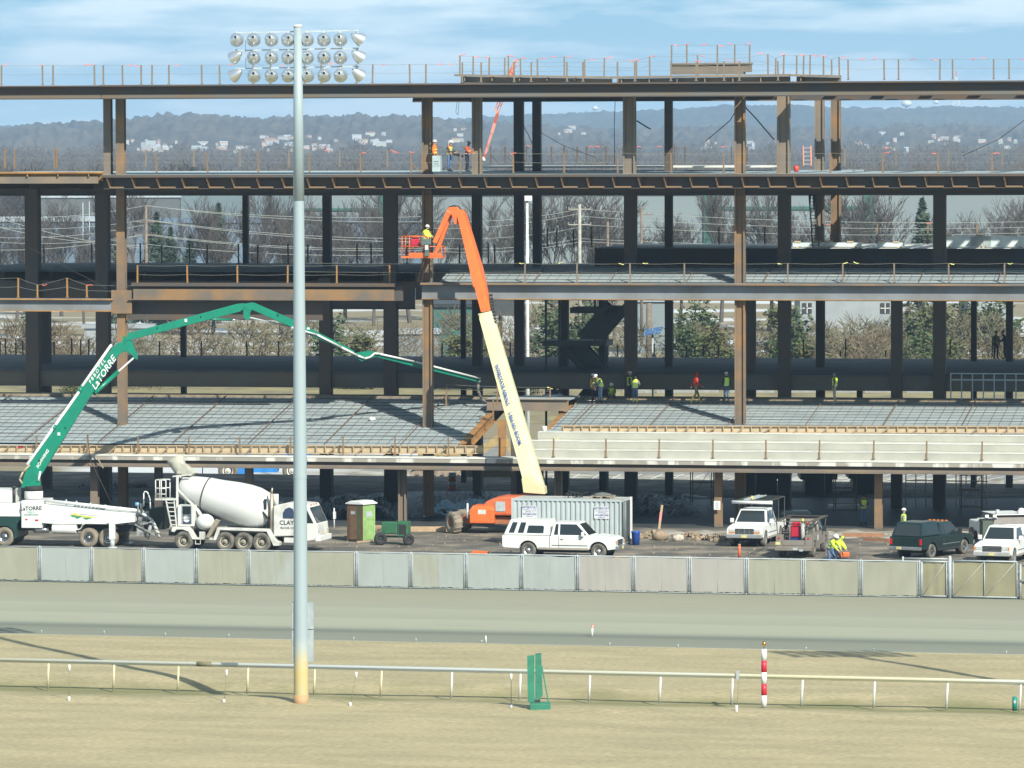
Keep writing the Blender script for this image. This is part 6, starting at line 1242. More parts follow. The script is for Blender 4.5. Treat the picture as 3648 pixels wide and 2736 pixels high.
mb = MB(); mb.add([(X(548), -1.0, 2.15), (X(610), -1.0, 2.35), (X(610), .9, 2.35), (X(548), .9, 2.15), (X(560), -.6, 1.0), (X(600), -.6, 1.0), (X(600), .5, 1.0), (X(560), .5, 1.0)], [(0, 1, 2, 3), (7, 6, 5, 4), (0, 4, 5, 1), (1, 5, 6, 2), (2, 6, 7, 3), (3, 7, 4, 0)]); mb.build('hopper', mat('hopper_dark_green', (.018, .035, .03), .5), T)
mb = MB(); mb.path([(X(531), -1.0, 2.3), (X(532), -1.0, Zp(1753)), (X(537), -1.0, Zp(1747)), (X(546), -1.0, Zp(1750)), (X(555), -1.0, Zp(1775)), (X(556), -1.0, 2.2)], .035, 8); mb.build('grab_rail', WHITE, T)
mb = MB(); mb.tube((X(500), -.5, 2.3), (X(500), -.5, 2.48), .13, .13, 10); mb.build('water_jug', mat('blue_jug', (.2, .42, .7), .4), T)
P = [(X(-10), .75), (X(-20), 1.2), (X(-60), 1.66), (X(70), 1.66), (X(65), 1.25), (X(62), .55), (X(50), .45), (X(52), .95), (X(38), 1.15), (X(18), 1.22), (X(-2), 1.15)]
mb = MB(); mb.prism([(X(-150), .6), (X(-150), 1.65), (X(82), 1.65), (X(64), 1.2), (X(64), .5), (X(54), .4), (X(54), .8)]+arc(X(18), .54, .62, R(20), R(160)), -1.2, 1.2); mb.build('cab_underbody', mat('cab_dark_green', (.015, .05, .045), .35), T)
mb = MB(); mb.tube((X(50), -.9, 2.43), (X(50), -.9, Zp(1738)), .09, .09, 10); mb.tube((X(50), -.9, Zp(1740)), (X(50), -.9, Zp(1733)), .14, .14, 10); mb.build('air_intake', DARK, T)
mb = MB(); mb.tube((X(107), 0, 2.6), (X(107), 0, Zp(1753)), .52, .52, 24); mb.build('turret', WHITE, T, bevel=.05); mb = MB(); mb.tube((X(107), 0, Zp(1753)), (X(107), 0, Zp(1736)), .5, .5, 24); mb.build('slew_ring', BLACK, T)
bpy.context.view_layer.update()
# boom: laid out in world metres from the turret, then parented to the truck
Wt = T.matrix_world; Wi = Wt.inverted()
base = Wt @ Vector((X(107), 0, 3.4))
def bpnt(px, py, Y): return PY(px, py, Y)
Ytur = base.y
tipY = BL(1713, 1352, 310.3); tipW = bw(*tipY)
def Yat(px): return Ytur+(tipW.y-Ytur)*max(0, (px-100))/1613.0
def BP(px, py): return bpnt(px, py, Yat(px))
def seg(name, pts_top, pts_bot, th, m, parent=T, off=0.0):
    "plate outline drawn by pixel pairs, given a real width across the boom"
    mb = MB(); outl = [BP(*p) for p in pts_top]+[BP(*p) for p in reversed(pts_bot)]; n = len(outl)
    f = [Wi @ (p+Vector((0, -th/2+off, 0))) for p in outl]; b = [Wi @ (p+Vector((0, th/2+off, 0))) for p in outl]
    mb.add(f+b, [tuple(range(n)), tuple(range(2*n-1, n-1, -1))]+[(i, n+i, n+(i+1) % n, (i+1) % n) for i in range(n)]); return mb.build(name, m, parent, bevel=.02)
def btube(name, pts, r, m, n=10, off=0.0, parent=T):
    mb = MB(); mb.path([Wi @ (BP(*p)+Vector((0, off, 0))) for p in pts], r, n); return mb.build(name, m, parent)
seg('boom_foot', [(76, 1735), (90, 1685), (105, 1660), (150, 1665), (143, 1700), (146, 1735)], [(76, 1736), (146, 1736)], .6, GREENP)
s1 = seg('boom_section', [(97, 1665), (345, 1310), (400, 1240), (418, 1222), (440, 1218)], [(150, 1690), (205, 1600), (350, 1370), (425, 1262), (452, 1248)], .55, GREENP)
seg('elbow_link', [(440, 1195), (452, 1208), (470, 1212), (480, 1240), (492, 1265), (490, 1280)], [(430, 1240), (448, 1252), (470, 1262), (478, 1276), (490, 1281)], .35, GREENP)
s2 = seg('boom_section', [(452, 1196), (455, 1188), (842, 1083), (868, 1080)], [(442, 1232), (452, 1214), (485, 1206), (855, 1110), (872, 1100)], .48, GREENP)
seg('elbow_link', [(868, 1082), (895, 1078), (912, 1085), (892, 1112)], [(866, 1100), (868, 1130), (878, 1140), (890, 1138)], .34, GREENP)
s3 = seg('boom_section', [(870, 1090), (892, 1078), (905, 1078), (1043, 1138), (1216, 1226), (1262, 1250)], [(880, 1105), (900, 1104), (1060, 1175), (1210, 1240), (1262, 1262)], .40, GREENP)
seg('elbow_link', [(1262, 1258), (1310, 1250), (1335, 1252), (1345, 1262)], [(1280, 1282), (1292, 1288), (1310, 1278), (1345, 1270)], .32, GREENP)
s4 = seg('boom_section', [(1335, 1258), (1500, 1298), (1712, 1352)], [(1335, 1270), (1500, 1312), (1710, 1362)], .26, GREENP)
btube('placing_pipe', [(98, 1655), (285, 1392)], .085, WHITE, off=-.36); btube('placing_pipe', [(292, 1378), (398, 1228)], .085, WHITE, off=-.36)
btube('placing_pipe', [(1040, 1166), (1130, 1192), (1216, 1236), (1275, 1266)], .062, WHITE, off=-.32); btube('placing_pipe', [(1275, 1266), (1300, 1276), (1318, 1272), (1335, 1258), (1352, 1260)], .06, WHITE, off=-.32)
btube('placing_pipe', [(1352, 1260), (1480, 1288), (1712, 1348)], .058, WHITE, off=-.30)
btube('placing_pipe', [(880, 1130), (1040, 1166)], .05, GALV, off=.3)
btube('hose_coupling', [(1712, 1350), (1704, 1366)], .09, mat('coupling_dark', (.05, .08, .06), .5), off=-.28)
btube('end_hose', [(1704, 1362), (1703, 1392), (1716, 1420), (1735, 1436), (1770, 1438)], .085, mat('muddy_hose', (.16, .15, .14), .9), off=-.2)
btube('lift_cylinder', [(336, 1402), (420, 1325)], .13, GREENP, off=-.1); btube('cylinder_rod', [(420, 1325), (475, 1276)], .055, WHITE, off=-.1)
btube('lift_cylinder', [(748, 1137), (825, 1139)], .075, GREENP, off=-.1); btube('cylinder_rod', [(825, 1139), (872, 1138)], .03, CHROME, off=-.1)
btube('foot_hose', [(108, 1655), (84, 1680), (72, 1705), (82, 1722)], .055, mat('tan_hose', (.40, .34, .22), .9), off=-.4); btube('cylinder_rod', [(146, 1678), (138, 1712)], .06, WHITE, off=-.35)
btube('pipe_clamp', [(283, 1396), (294, 1377)], .11, GREENP, off=-.36); btube('pipe_clamp', [(190, 1529), (200, 1514)], .11, GREENP, off=-.36)
def btext(body, size, px, py, px2, py2, m, off, bold=.012, shear=0.0, parent=s1):
    p = BP(px, py); q = BP(px2, py2); x = (q-p).normalized(); n_ = Vector(((q.y-p.y)/(q.x-p.x), -1, 0)).normalized(); y = n_.cross(x); o = p+Vector((0, off, 0))
    text(body, size, m, parent, Wi @ face_M(o, x, y), bold, shear)
btext('LaTORRE', .58, 372, 1327, 425, 1248, WHITE, -.31, .008, .12)
btext('F B B O T E L', .30, 348, 1322, 400, 1244, WHITE, -.30, .006, .1)
btext('SCHWING', .27, 154, 1633, 176, 1598, WHITE, -.30, .008)
for (px, py, pr) in ((660, 1141, s2), (208, 1545, s1)):
    mb = MB(); p = Wi @ (BP(px, py)+Vector((0, -.29, 0))); mb.bc(p, (.26, .02, .18)); mb.build('warning_label', WHITE, pr)
mb = MB(); p = Wi @ (BP(1095, 1170)+Vector((0, -.23, 0))); mb.bc(p, (.3, .02, .12)); mb.build('warning_label', WHITE, s3)
for px, py, pr in ((140, 1640, s1), (232, 1523, s1), (560, 1168, s2), (715, 1128, s2), (990, 1122, s3)): mb = MB(); p = Wi @ (BP(px, py)+Vector((0, -.285, 0))); mb.bc(p, (.12, .02, .12)); mb.build('pin_cap', mat('dark_pin', (.01, .06, .04), .5), pr)

# ------------------------------------------------------------------ boom lift
c = G(1790, 1912); h = -GAM+R(4)
T = thing('boom_lift', 'orange and cream telescopic boom lift raised behind the grey container', 'boom lift', (c.x, c.y+3.0, 0), h)
c0 = T.location.copy(); S = 18240/c0.y
bpy.context.view_layer.update(); Wi = T.matrix_world.inverted()
def LP(px, py, Y=None): return Wi @ PY(px, py, c0.y if Y is None else Y)
for px, y in ((1622, -.9), (1632, 1.2), (1905, -.9), (1905, 1.2)):
    p = LP(px, 1885); mb = MB(); o = wheel(T, p.x, y, .62, .5, mat('muddy_orange', (.30, .13, .06), .8), .42, mat('lug_tyre', (.17, .145, .115), .95, col2=(.26, .22, .17)))
    mb = MB()
    for k in range(14): a = k*pi/7; mb.bar((cos(a)*.62, -.24, sin(a)*.62), (cos(a+.12)*.62, .24, sin(a+.12)*.62), .07, .05)
    mb.build('tread_lug', MATS['lug_tyre'], o)
    if px == 1622: o.rotation_euler = (0, 0, R(-50))
p0, p1 = LP(1640, 1880), LP(1900, 1880)
mb = MB(); mb.box(p0.x, p1.x, -.65, .9, .55, .95); mb.build('chassis', mat('chassis_rust', (.33, .12, .05), .6), T)
p0, p1 = LP(1683, 1870), LP(1772, 1870); mb = MB(); mb.box(p0.x, p1.x, -1.25, .6, .62, 1.45); mb.add([(p0.x+.05, -1.2, 1.45), (p1.x-.05, -1.2, 1.45), (p1.x-.05, .5, 1.45), (p0.x+.05, .5, 1.45), (p0.x+.12, -1.0, 1.62), (p1.x-.12, -1.0, 1.62), (p1.x-.12, .4, 1.62), (p0.x+.12, .4, 1.62)], [(0, 1, 5, 4), (1, 2, 6, 5), (2, 3, 7, 6), (3, 0, 4, 7), (4, 5, 6, 7)]); eb = mb.build('engine_cowl', ORANGE, T, bevel=.05)
mb = MB(); mb.box(p0.x+.5, p0.x+.95, -1.262, -1.252, 1.15, 1.4); mb.build('warning_label', WORNWHITE, eb)
mb = MB(); q = LP(1673, 1850); mb.tube((q.x, -1.0, .9), (q.x, -1.0, 1.75), .06, .05, 8); mb.build('steering_ram', WHITE, T)
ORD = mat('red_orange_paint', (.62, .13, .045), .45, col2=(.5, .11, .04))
P = [LP(x, y) for x, y in ((1724, 1815), (1727, 1796), (1742, 1782), (1765, 1772), (1800, 1765), (1870, 1762), (1990, 1775), (1990, 1834), (1760, 1832), (1728, 1826))]
mb = MB(); mb.prism([(p.x, p.z) for p in P], -1.0, 1.1); tc_ = mb.build('turntable_cowl', ORD, T, bevel=.12); q = LP(1793, 1800); mb = MB(); mb.box(q.x-.28, q.x+.28, -1.04, -1.005, q.z-.28, q.z+.28); mb.build('warning_label', GALV, tc_)
q0, q1 = LP(1760, 1850), LP(1800, 1850); mb = MB(); mb.tube(((q0.x+q1.x)/2, .0, .95), ((q0.x+q1.x)/2, 0, 1.6), .8, .8, 16); mb.build('slew_ring', BLACK, T)
Ya, Yb = c0.y+.2, bw(*BL(1612, 740, 303.2)).y
yb0, yb1 = 1745.0, 740.0
def Yl(py): return Ya+(Yb-Ya)*(yb0-py)/(yb0-yb1)
def LB(px, py): return Wi @ PY(px, py, Yl(py))
def lseg(name, L, Rr, th, m, parent=T, facet=True):
    "box boom: left outline px, right outline px (bottom to top); chamfered front edge gives the two visible faces"
    mb = MB(); vs = []
    for (a, b) in zip(L, Rr):
        p, q = LB(*a), LB(*b); w = (q-p); n = 6
        f1 = p+w*.62
        vs += [p+Vector((0, -th*.35, 0)), f1+Vector((0, -th*.5, 0)), q+Vector((0, -th*.12, 0)), q+Vector((0, th*.5, 0)), p+w*.3+Vector((0, th*.6, 0)), p+Vector((0, th*.4, 0))]
    k = len(L); fs = [tuple(range(6))[::-1], tuple((k-1)*6+i for i in range(6))]
    for j in range(k-1): fs += [(j*6+i, j*6+(i+1) % 6, (j+1)*6+(i+1) % 6, (j+1)*6+i) for i in range(6)]
    mb.add(vs, fs); return mb.build(name, m, parent)
bm_ = lseg('base_boom', [(1878, 1755), (1706, 1118)], [(1945, 1755), (1752, 1108)], .85, CREAM)
lseg('fly_boom', [(1716, 1112), (1692, 1020)], [(1748, 1106), (1727, 990)], .66, ORANGE); lseg('fly_boom', [(1688, 1022), (1658, 885), (1625, 745)], [(1727, 1018), (1690, 860), (1654, 748)], .56, ORANGE)
lseg('boom_side_rail', [(1737, 1060), (1712, 960), (1654, 760)], [(1743, 1060), (1721, 955), (1663, 765)], .3, ORD)  # narrow red-orange strip along the right edge of the fly boom
mb = MB()
for k in range(9): p = LB(1748+k*1.7, 1052+k*12); mb.bc(p+Vector((.02, 0, 0)), (.16, .25, .14))
mb.build('cable_chain', BLACK, T)
P = [LB(x, y) for x, y in ((1872, 1752), (1870, 1700), (1895, 1685), (1925, 1722), (1950, 1730), (1950, 1757))]; mb = MB(); mb.prism([(p.x, p.z) for p in P], -.45, .5); mb.build('boom_pivot', CREAM, T, bevel=.03)
mb = MB(); mb.tube(LB(1874, 1745)+Vector((0, .3, 0)), LB(1842, 1570)+Vector((0, .25, 0)), .09, .09, 10); mb.build('lift_cylinder', GALV, T)
p = LB(1713, 1128); mb = MB(); mb.bc(p+Vector((.05, -.35, 0)), (.14, .1, .4)); mb.build('boom_latch', CREAM, T)
BT_ = mat('blue_lettering', (.06, .12, .42), .5)
def ltext(body, size, a, b):
    p, q = LB(*a), LB(*b); m = (p+q)/2; x = (q-p).normalized(); n = Vector((-.25, -1, 0)).normalized(); y = Vector(n).cross(x).normalized(); n2 = x.cross(y)
    text(body, size, BT_, bm_, face_M(m+Vector((0, -.56, 0)), x, y), .011)
ltext('INTERSTATE AERIALS', .29, (1776, 1305), (1814, 1434)); ltext('1-866-601-BOOM', .30, (1822, 1472), (1856, 1574))
# apex, jib and platform
Yj = Yl(760)
def LJ(px, py, dy=0): return Wi @ PY(px, py, Yj+dy)
def jseg(name, pts, th, m, dy=0): mb = MB(); P = [LJ(*p, dy) for p in pts]; n = len(P); mb.add([p+Vector((0, -th/2, 0)) for p in P]+[p+Vector((0, th/2, 0)) for p in P], [tuple(range(n)), tuple(range(2*n-1, n-1, -1))]+[(i, n+i, n+(i+1) % n, (i+1) % n) for i in range(n)]); return mb.build(name, m, T, bevel=.02)
jseg('boom_head', [(1592, 752), (1600, 738), (1632, 736), (1655, 768), (1660, 790), (1622, 800), (1612, 768)], .5, ORANGE); mb = MB(); mb.path([LJ(1596, 740), LJ(1615, 733), LJ(1634, 736), LJ(1650, 760), LJ(1658, 775)], .05, 6); mb.build('hydraulic_hose', BLACK, T)
jseg('jib_arm', [(1592, 748), (1608, 758), (1556, 868), (1541, 862)], .16, ORANGE, -.3); jseg('jib_arm', [(1600, 755), (1612, 768), (1560, 905), (1546, 900), (1568, 850)], .16, ORANGE, .25); jseg('jib_arm', [(1596, 755), (1606, 762), (1560, 862), (1552, 858)], .12, ORD, 0)
pc = LJ(1515, 915); zf0 = LJ(1480, 912).z
mb = MB(); x0, x1 = LJ(1430, 912).x, LJ(1578, 912).x; yy0, yy1 = pc.y-.2, pc.y+1.0
mb.box(x0, x1, yy0, yy1, zf0-.12, zf0); mb.build('platform_floor', ORANGE, T)
mb = MB(); zt_ = LJ(1480, 842).z; zm = LJ(1480, 878).z; zc_ = LJ(1480, 900).z
for x in (x0+.03, x0+.48, x1-.9, x1-.03):
    for y in (yy0+.02, yy1-.02): mb.tube((x, y, zf0), (x, y, zt_ if x < x1-.5 else zm), .028, .028, 8)
for y in (yy0+.02, yy1-.02):
    mb.tube((x0+.03, y, zt_), (x1-.9, y, zt_+.0), .028, .028, 8); mb.tube((x0+.03, y, zm), (x1-.03, y, zm), .026, .026, 8)
for x in (x0+.03, x1-.03): mb.tube((x, yy0, zm), (x, yy1, zm), .026, .026, 8)
mb.tube((x0+.03, yy0, zt_), (x0+.03, yy1, zt_), .028, .028, 8); mb.build('platform_rail', ORANGE, T)
mb = MB(); mb.box(x0+.45, x1-.85, yy0-.012, yy0+.01, zf0, zf0+.2); mb.box(x1-.75, x1, yy0-.012, yy0+.01, zf0, zf0+.2); mb.build('toe_board', ORANGE, T)
mb = MB(); q = LJ(1523, 860); mb.box(q.x-.3, q.x+.28, yy0-.25, yy0, q.z-.18, q.z+.16); mb.box(q.x-.1, q.x+.15, yy0-.2, yy0, zf0, q.z-.1); mb.build('control_box', mat('control_grey', (.10, .14, .13), .6), T, bevel=.02); mb = MB(); mb.box(q.x-.07, q.x+.13, yy0-.26, yy0-.252, q.z-.5, q.z-.2); mb.build('control_label', WORNWHITE, T)
o = MB(); q = LJ(1478, 862); o.box(-.28, .28, -.2, .2, 0, .42); o.box(-.2, .22, -.15, .15, .42, .52); wv = o.build('welder_case', mat('crimson_case', (.42, .01, .03), .4), None, T.matrix_world @ Vector((q.x, yy0+.3, zm+.02)), 0, bevel=.06); tag(wv, 'red portable welder case hung in the lift platform', 'welder')
LIFT = dict(pos=T.matrix_world @ Vector((LJ(1513, 850).x, yy0+.5, zf0)))

# ------------------------------------------------------------------ site container
c = G(1822, 1942); p2 = G(2213, 1949)
T = thing('shipping_container', 'light grey corrugated storage container with paper signs behind the white pickup', 'container', (c.x, c.y, 0), -GAM)
Lc = (p2.x-c.x)/cos(GAM); Hc = 2.62
CG = mat('container_grey', (.40, .45, .46), .5, col2=(.35, .39, .40), scale=.6)
mb = MB(); n = 22; prof = []
for k in range(n):
    x = .08+(Lc-.16)*k/n; w = (Lc-.16)/n; prof += [(x, 0), (x+w*.36, 0), (x+w*.5, .07), (x+w*.86, .07)]
prof.append((Lc-.08, 0))
for a, b in zip(prof[:-1], prof[1:]): mb.quad((a[0], a[1]+.02, .15), (b[0], b[1]+.02, .15), (b[0], b[1]+.02, Hc-.12), (a[0], a[1]+.02, Hc-.12))
mb.build('side_panel', CG, T, fix=False)
mb = MB(); mb.box(0, Lc, .1, 2.44, .1, Hc-.06); mb.box(0, .08, 0, .12, 0, Hc); mb.box(Lc-.08, Lc, 0, .12, 0, Hc); mb.box(.08, Lc-.08, 0, .1, Hc-.12, Hc); mb.box(.08, Lc-.08, 0, .1, 0, .15); mb.box(Lc-.08, Lc, 2.32, 2.44, 0, Hc); mb.build('frame', CG, T)
mb = MB(); mb.box(.08, Lc-.02, .1, 2.44, Hc-.058, Hc-.01); mb.build('roof', mat('container_roof', (.42, .44, .42), .7, col2=(.30, .29, .27), scale=.8), T)
for x0, x1 in ((Lc+.02, Lc+.06),):
    mb = MB(); mb.box(Lc+.004, Lc+.02, .14, 2.3, .15, Hc-.15); mb.build('open_doorway', mat('container_inside_shade', (.05, .06, .06), .8), T); d = MB(); d.box(Lc+.004, Lc+.10, 2.30, 2.52, .05, Hc); d.build('door', WHITE, T)  # flat dark panel; the shade of the inside is put into its colour
mb = MB(); 
for y in (.35, .8): mb.tube((Lc+.09, y, .2), (Lc+.09, y, Hc-.15), .02, .02, 6)
mb.build('locking_bar', GALV, T)
NB = mat('navy_lettering', (.05, .06, .22), .6)
for px in (1887, 2143):
    x = (px-1822)/63.9/cos(GAM); mb = MB(); mb.box(x-.43, x+.43, -.012, .0, 1.55, 2.22); sg = mb.build('paper_sign', mat('sign_paper', (.62, .63, .66), .7), T)
    text('INTERPORT', .165, NB, sg, face_M((x, -.016, 2.12), (1, 0, 0), (0, 0, 1)), .004); text('CONTAINER SALES & RENTALS', .055, NB, sg, face_M((x, -.016, 1.98), (1, 0, 0), (0, 0, 1)), .002); text('NEWARK, N.J.', .075, NB, sg, face_M((x, -.016, 1.88), (1, 0, 0), (0, 0, 1)), .002); text('973-589-2330', .135, NB, sg, face_M((x, -.016, 1.74), (1, 0, 0), (0, 0, 1)), .004); text('WE BUY & SELL', .055, NB, sg, face_M((x, -.016, 1.62), (1, 0, 0), (0, 0, 1)), .002)
bpy.context.view_layer.update()
def cont(x, y): return T.matrix_world @ Vector((x, y, Hc-.01))
rr = random.Random(6)
mb = MB()
for k in range(26): a = Vector((rr.uniform(-.5, .5), rr.uniform(-.3, .3), rr.uniform(.03, .3))); mb.bar(a, a+Vector((rr.uniform(-.3, .3), rr.uniform(-.2, .2), rr.uniform(-.12, .12))), .05)
tag(mb.build('scrap_bundle', BLACK, None, cont(3.35*1.0, 1.3)), 'tangled black scrap lying on the container roof', 'scrap')
PT = thing('pallet', 'wooden pallet with grey folded netting on the container roof', 'pallet', cont(4.95, 1.3), -GAM)
mb = MB(); [mb.box(-.6, .6, -.5+k*.23, -.35+k*.23, .11, .14) for k in range(5)]; [mb.box(x-.05, x+.05, -.5, .57, 0, .108) for x in (-.55, 0, .55)]; mb.build('pallet_boards', OLDWOOD, PT)
mb = MB(); mb.ball((0, 0, .14), (.55, .42, .16), 14, 7); tag(mb.build('folded_net', mat('grey_net', (.12, .13, .12), .9), None, cont(4.95, 1.3)), 'grey folded netting heaped on the pallet on the container', 'net')
for v in bpy.data.objects['folded_net'].data.vertices: v.co.z = max(.142, v.co.z+rr.uniform(-.03, .03))

# ------------------------------------------------------------------ small plant and yard things
c = G(1290, 1930); T = thing('portable_toilet', 'portable toilet with brown door face, lime green side and white roof', 'portable toilet', (c.x-.05, c.y+.5, 0), -GAM-R(22)); W_ = .56
BRP = mat('brown_plastic', (.13, .075, .045), .5)
mb = MB(); mb.box(-W_, W_, -W_, W_, .08, 2.12); bb = mb.build('cabin', LIME, T, bevel=.02)
mb = MB(); mb.box(-W_-.01, W_-.02, -W_-.035, -W_-.004, .1, 2.1); fr = mb.build('door_face', BRP, T); mb = MB(); mb.box(-.38, .14, -W_-.05, -W_-.037, .14, 2.0); mb.build('door', mat('brown_door', (.17, .10, .06), .5), T); mb = MB(); mb.box(.16, .30, -W_-.045, -W_-.036, .14, 2.05); mb.build('door_gap', mat('green_gap', (.05, .10, .04), .6), T)
mb = MB(); mb.box(-.28, .02, -W_-.058, -W_-.052, 1.55, 1.72); mb.build('door_sign', GALV, T); mb = MB(); mb.box(W_+.002, W_+.012, -.3, .25, 1.4, 1.7); mb.build('side_sign', GALV, T); mb = MB(); mb.box(W_+.004, W_+.02, -.40, -.36, .2, 2.0); mb.box(W_+.004, W_+.02, .36, .40, .2, 2.0); mb.box(W_+.004, W_+.02, -.36, .36, 1.25, 1.29); mb.build('side_rib', LIME, T)
mb = MB(); mb.prism([(-.66, 2.10), (.66, 2.10), (.66, 2.16), (.3, 2.30), (-.3, 2.30), (-.66, 2.16)], -.66, .66); mb.build('roof', WHITE, T, bevel=.03); mb = MB(); mb.box(-.62, .62, -.62, .62, 0, .08); mb.build('skid', DARK, T)
c = G(1412, 1940); T = thing('compressor_cart', 'dark green wheeled compressor with two rubber tyres by the portable toilet', 'compressor', (c.x, c.y, 0), -GAM)
DG = mat('compressor_green', (.03, .13, .06), .5, col2=(.025, .10, .05))
mb = MB(); mb.box(-.78, .15, -.35, .35, .62, 1.28); mb.build('housing', DG, T, bevel=.06); mb = MB(); mb.box(.16, .74, -.38, .38, .48, 1.32); mb.build('radiator_cover', DG, T, bevel=.03); mb = MB(); mb.box(.24, .66, -.39, -.382, .6, 1.15); mb.build('radiator_grille', BLACK, T); mb = MB(); mb.tube((.02, 0, 1.28), (.02, 0, 1.4), .03, .03, 8); mb.build('filler_cap', DARK, T)
mb = MB(); mb.box(-.9, .9, -.06, .06, .4, .5); mb.build('axle_beam', DG, T)
for x, y in ((-.78, -.5), (.80, -.35)): o = wheel(T, x, y, .36 if x < 0 else .32, .2, DARK, .35, BLACK); o.rotation_euler = (0, 0, R(25) if x < 0 else R(35))
def blob_bin(px, py, label): pass
c = G(2265, 1941); T = thing('plastic_barrel', 'blue plastic bin beside the container door', 'bin', (c.x, c.y, 0)); mb = MB(); mb.lathe([(.001, 0), (.20, 0), (.24, .68), (.26, .70), (.26, .76), (.22, .76), (.2, .2)], 18); mb.build('bin', mat('blue_plastic', (.02, .09, .40), .4), T)
c = G(2224, 1938); T = thing('gas_cylinder', 'grey gas cylinder with yellow regulator standing by the container door', 'gas cylinder', (c.x, c.y-.1, 0)); mb = MB(); mb.tube((0, 0, 0), (0, 0, 1.3), .13, .13, 14); mb.ball((0, 0, 1.3), (.13, .13, .1), 14, 6); mb.build('cylinder', mat('dull_green_grey', (.14, .16, .14), .6), T); mb = MB(); mb.tube((0, 0, 1.38), (0, 0, 1.5), .03, .03, 8); mb.box(-.1, .1, -.04, .04, 1.46, 1.56); mb.build('regulator', mat('brass_yellow', (.6, .5, .15), .4), T)
c = G(2634, 1986); T = thing('orange_standpipe', 'orange capped standpipe just behind the fence', 'pipe', (c.x, c.y, 0)); mb = MB(); mb.tube((0, 0, 0), (0, 0, .68), .075, .075, 12); mb.tube((0, 0, .46), (0, 0, .50), .09, .09, 12); mb.build('pipe', mat('orange_pipe', (.72, .14, .05), .5), T); mb = MB(); mb.tube((0, 0, .68), (0, 0, .73), .09, .07, 10); mb.build('cap', OLDWOOD, T)
c = G(2348, 1885); o = MB().bar((0, 0, 0), (.18, 0, 1.4), .13, .04).build('marker_board', WOOD, None, (c.x, c.y, 0)); tag(o, 'bare upright board with pink paint standing right of the container', 'board'); mb = MB(); mb.bar((.06, -.025, .5), (.115, -.025, 1.0), .135, .01); mb.build('pink_paint', mat('pink_spray', (.75, .25, .22), .7), o)
c = G(1710, 1972); T = thing('orange_sled', 'orange cable tray lying on the dirt behind the fence', 'cable tray', (c.x, c.y, 0), -GAM); mb = MB(); mb.prism([(-.45, 0), (.45, 0), (.5, .12), (-.38, .16), (-.5, .06)], -.2, .2); mb.build('tray', ORANGE, T, bevel=.03)
c = G(2968, 1992); T = thing('hand_saw_case', 'small orange tool on the ground beside the kneeling worker', 'tool', (c.x+.65, c.y+.3, 0)); mb = MB(); mb.box(-.25, .25, -.15, .15, .1, .35); mb.tube((-.3, 0, .16), (-.15, 0, .16), .15, .15, 12); mb.build('body', ORANGE, T, bevel=.04)
c = G(2200, 1988); o = MB().bar((-.55, 0, .04), (.75, .1, .08), .1, .04).build('fallen_board', mat('orange_board', (.7, .28, .08), .7), None, (c.x, c.y, 0)); tag(o, 'orange board lying behind the fence beneath the pickup nose', 'board')
# timbers, rubble and rock piles
def heap(name, label, cat, px, py, w, hgt, m, n=40, seed=1, dep=.7):
    c = G(px, py); rr = random.Random(seed); mb = MB()
    for k in range(n):
        a = rr.uniform(0, 2*pi); r = sqrt(rr.random()); s = rr.uniform(.05, .18); p = (cos(a)*r*w/2, sin(a)*r*w/2*dep, hgt*(1-r)*rr.uniform(.3, 1)+s*.3)
        M = Matrix.Translation(p) @ Matrix.Rotation(rr.uniform(0, 3), 4, Vector((rr.random(), rr.random(), rr.random())).normalized()); mb.bc((0, 0, 0), (s*2, s*1.5, s), M=M)
    return tag(mb.build(name, m, None, (c.x, c.y, 0)), label, cat, kind='stuff')
ROCK = mat('brown_rock', (.30, .22, .15), .9, col2=(.2, .15, .11), scale=3)
def rock(px, py, w, h_, label, m=ROCK, seed=1):
    rr = random.Random(seed); c = G(px, py); mb = MB(); mb.ball((0, 0, h_*.4), (w/2, w*.4, h_*.6), 12, 8)
    for v in mb.v: v.x *= rr.uniform(.85, 1.1); v.z = max(-.02, v.z*rr.uniform(.85, 1.12))
    tag(mb.build('boulder', m, None, (c.x, c.y, 0)), label, 'boulder')
rock(2352, 1924, .95, .55, 'brown boulder right of the blue bin', seed=3); rock(2416, 1928, .75, .38, 'pale rock wrapped in white sheet beside the brown boulder', mat('pale_rock', (.55, .5, .42), .9, col2=(.3, .25, .2), scale=5), 5)
heap('rubble', 'broken timber and concrete heap by the blue bin', 'rubble', 2310, 1915, 2.2, .3, OLDWOOD, 50, 2); heap('rubble', 'concrete rubble heap around the white rock', 'rubble', 2470, 1915, 2.6, .2, ROCK, 34, 3); heap('rubble', 'gravelly rubble beside the front column foot', 'rubble', 2530, 1925, 2.4, .22, OLDWOOD, 36, 4)
heap('rubble', 'rubble beyond the podium, left bays', 'rubble', 400, 1735, 5, .3, PALE, 60, 6)
def timber(px0, y0, px1, y1, s, label, m=WOOD, lift=0.0):
    a, b = G(px0, y0, 0), G(px1, y1, 0); o = MB().bar((0, 0, s/2), (b-a)+Vector((0, 0, s/2)), s, s).build('timber_beam', m, None, (a.x, a.y, lift)); tag(o, label, 'timber', 'timbers on the ground')
timber(1316, 1888, 1440, 1890, .28, 'timber beam lying between the toilet and the compressor'); timber(1455, 1893, 1640, 1893, .28, 'timber beam lying left of the boom lift wheel'); timber(3000, 1912, 3150, 1913, .22, 'long reddish timber on the ground before the right column', mat('red_timber', (.33, .16, .09), .8)); timber(3080, 1925, 3170, 1930, .15, 'short timber scrap on the gravel near the dark green pickup', MATS['red_timber'])
timber(1330, 1930, 1270, 1934, .1, 'short grey plank by the toilet step', OLDWOOD); timber(1300, 1900, 1420, 1878, .08, 'thin slanting lath beyond the toilet', OLDWOOD, .1)
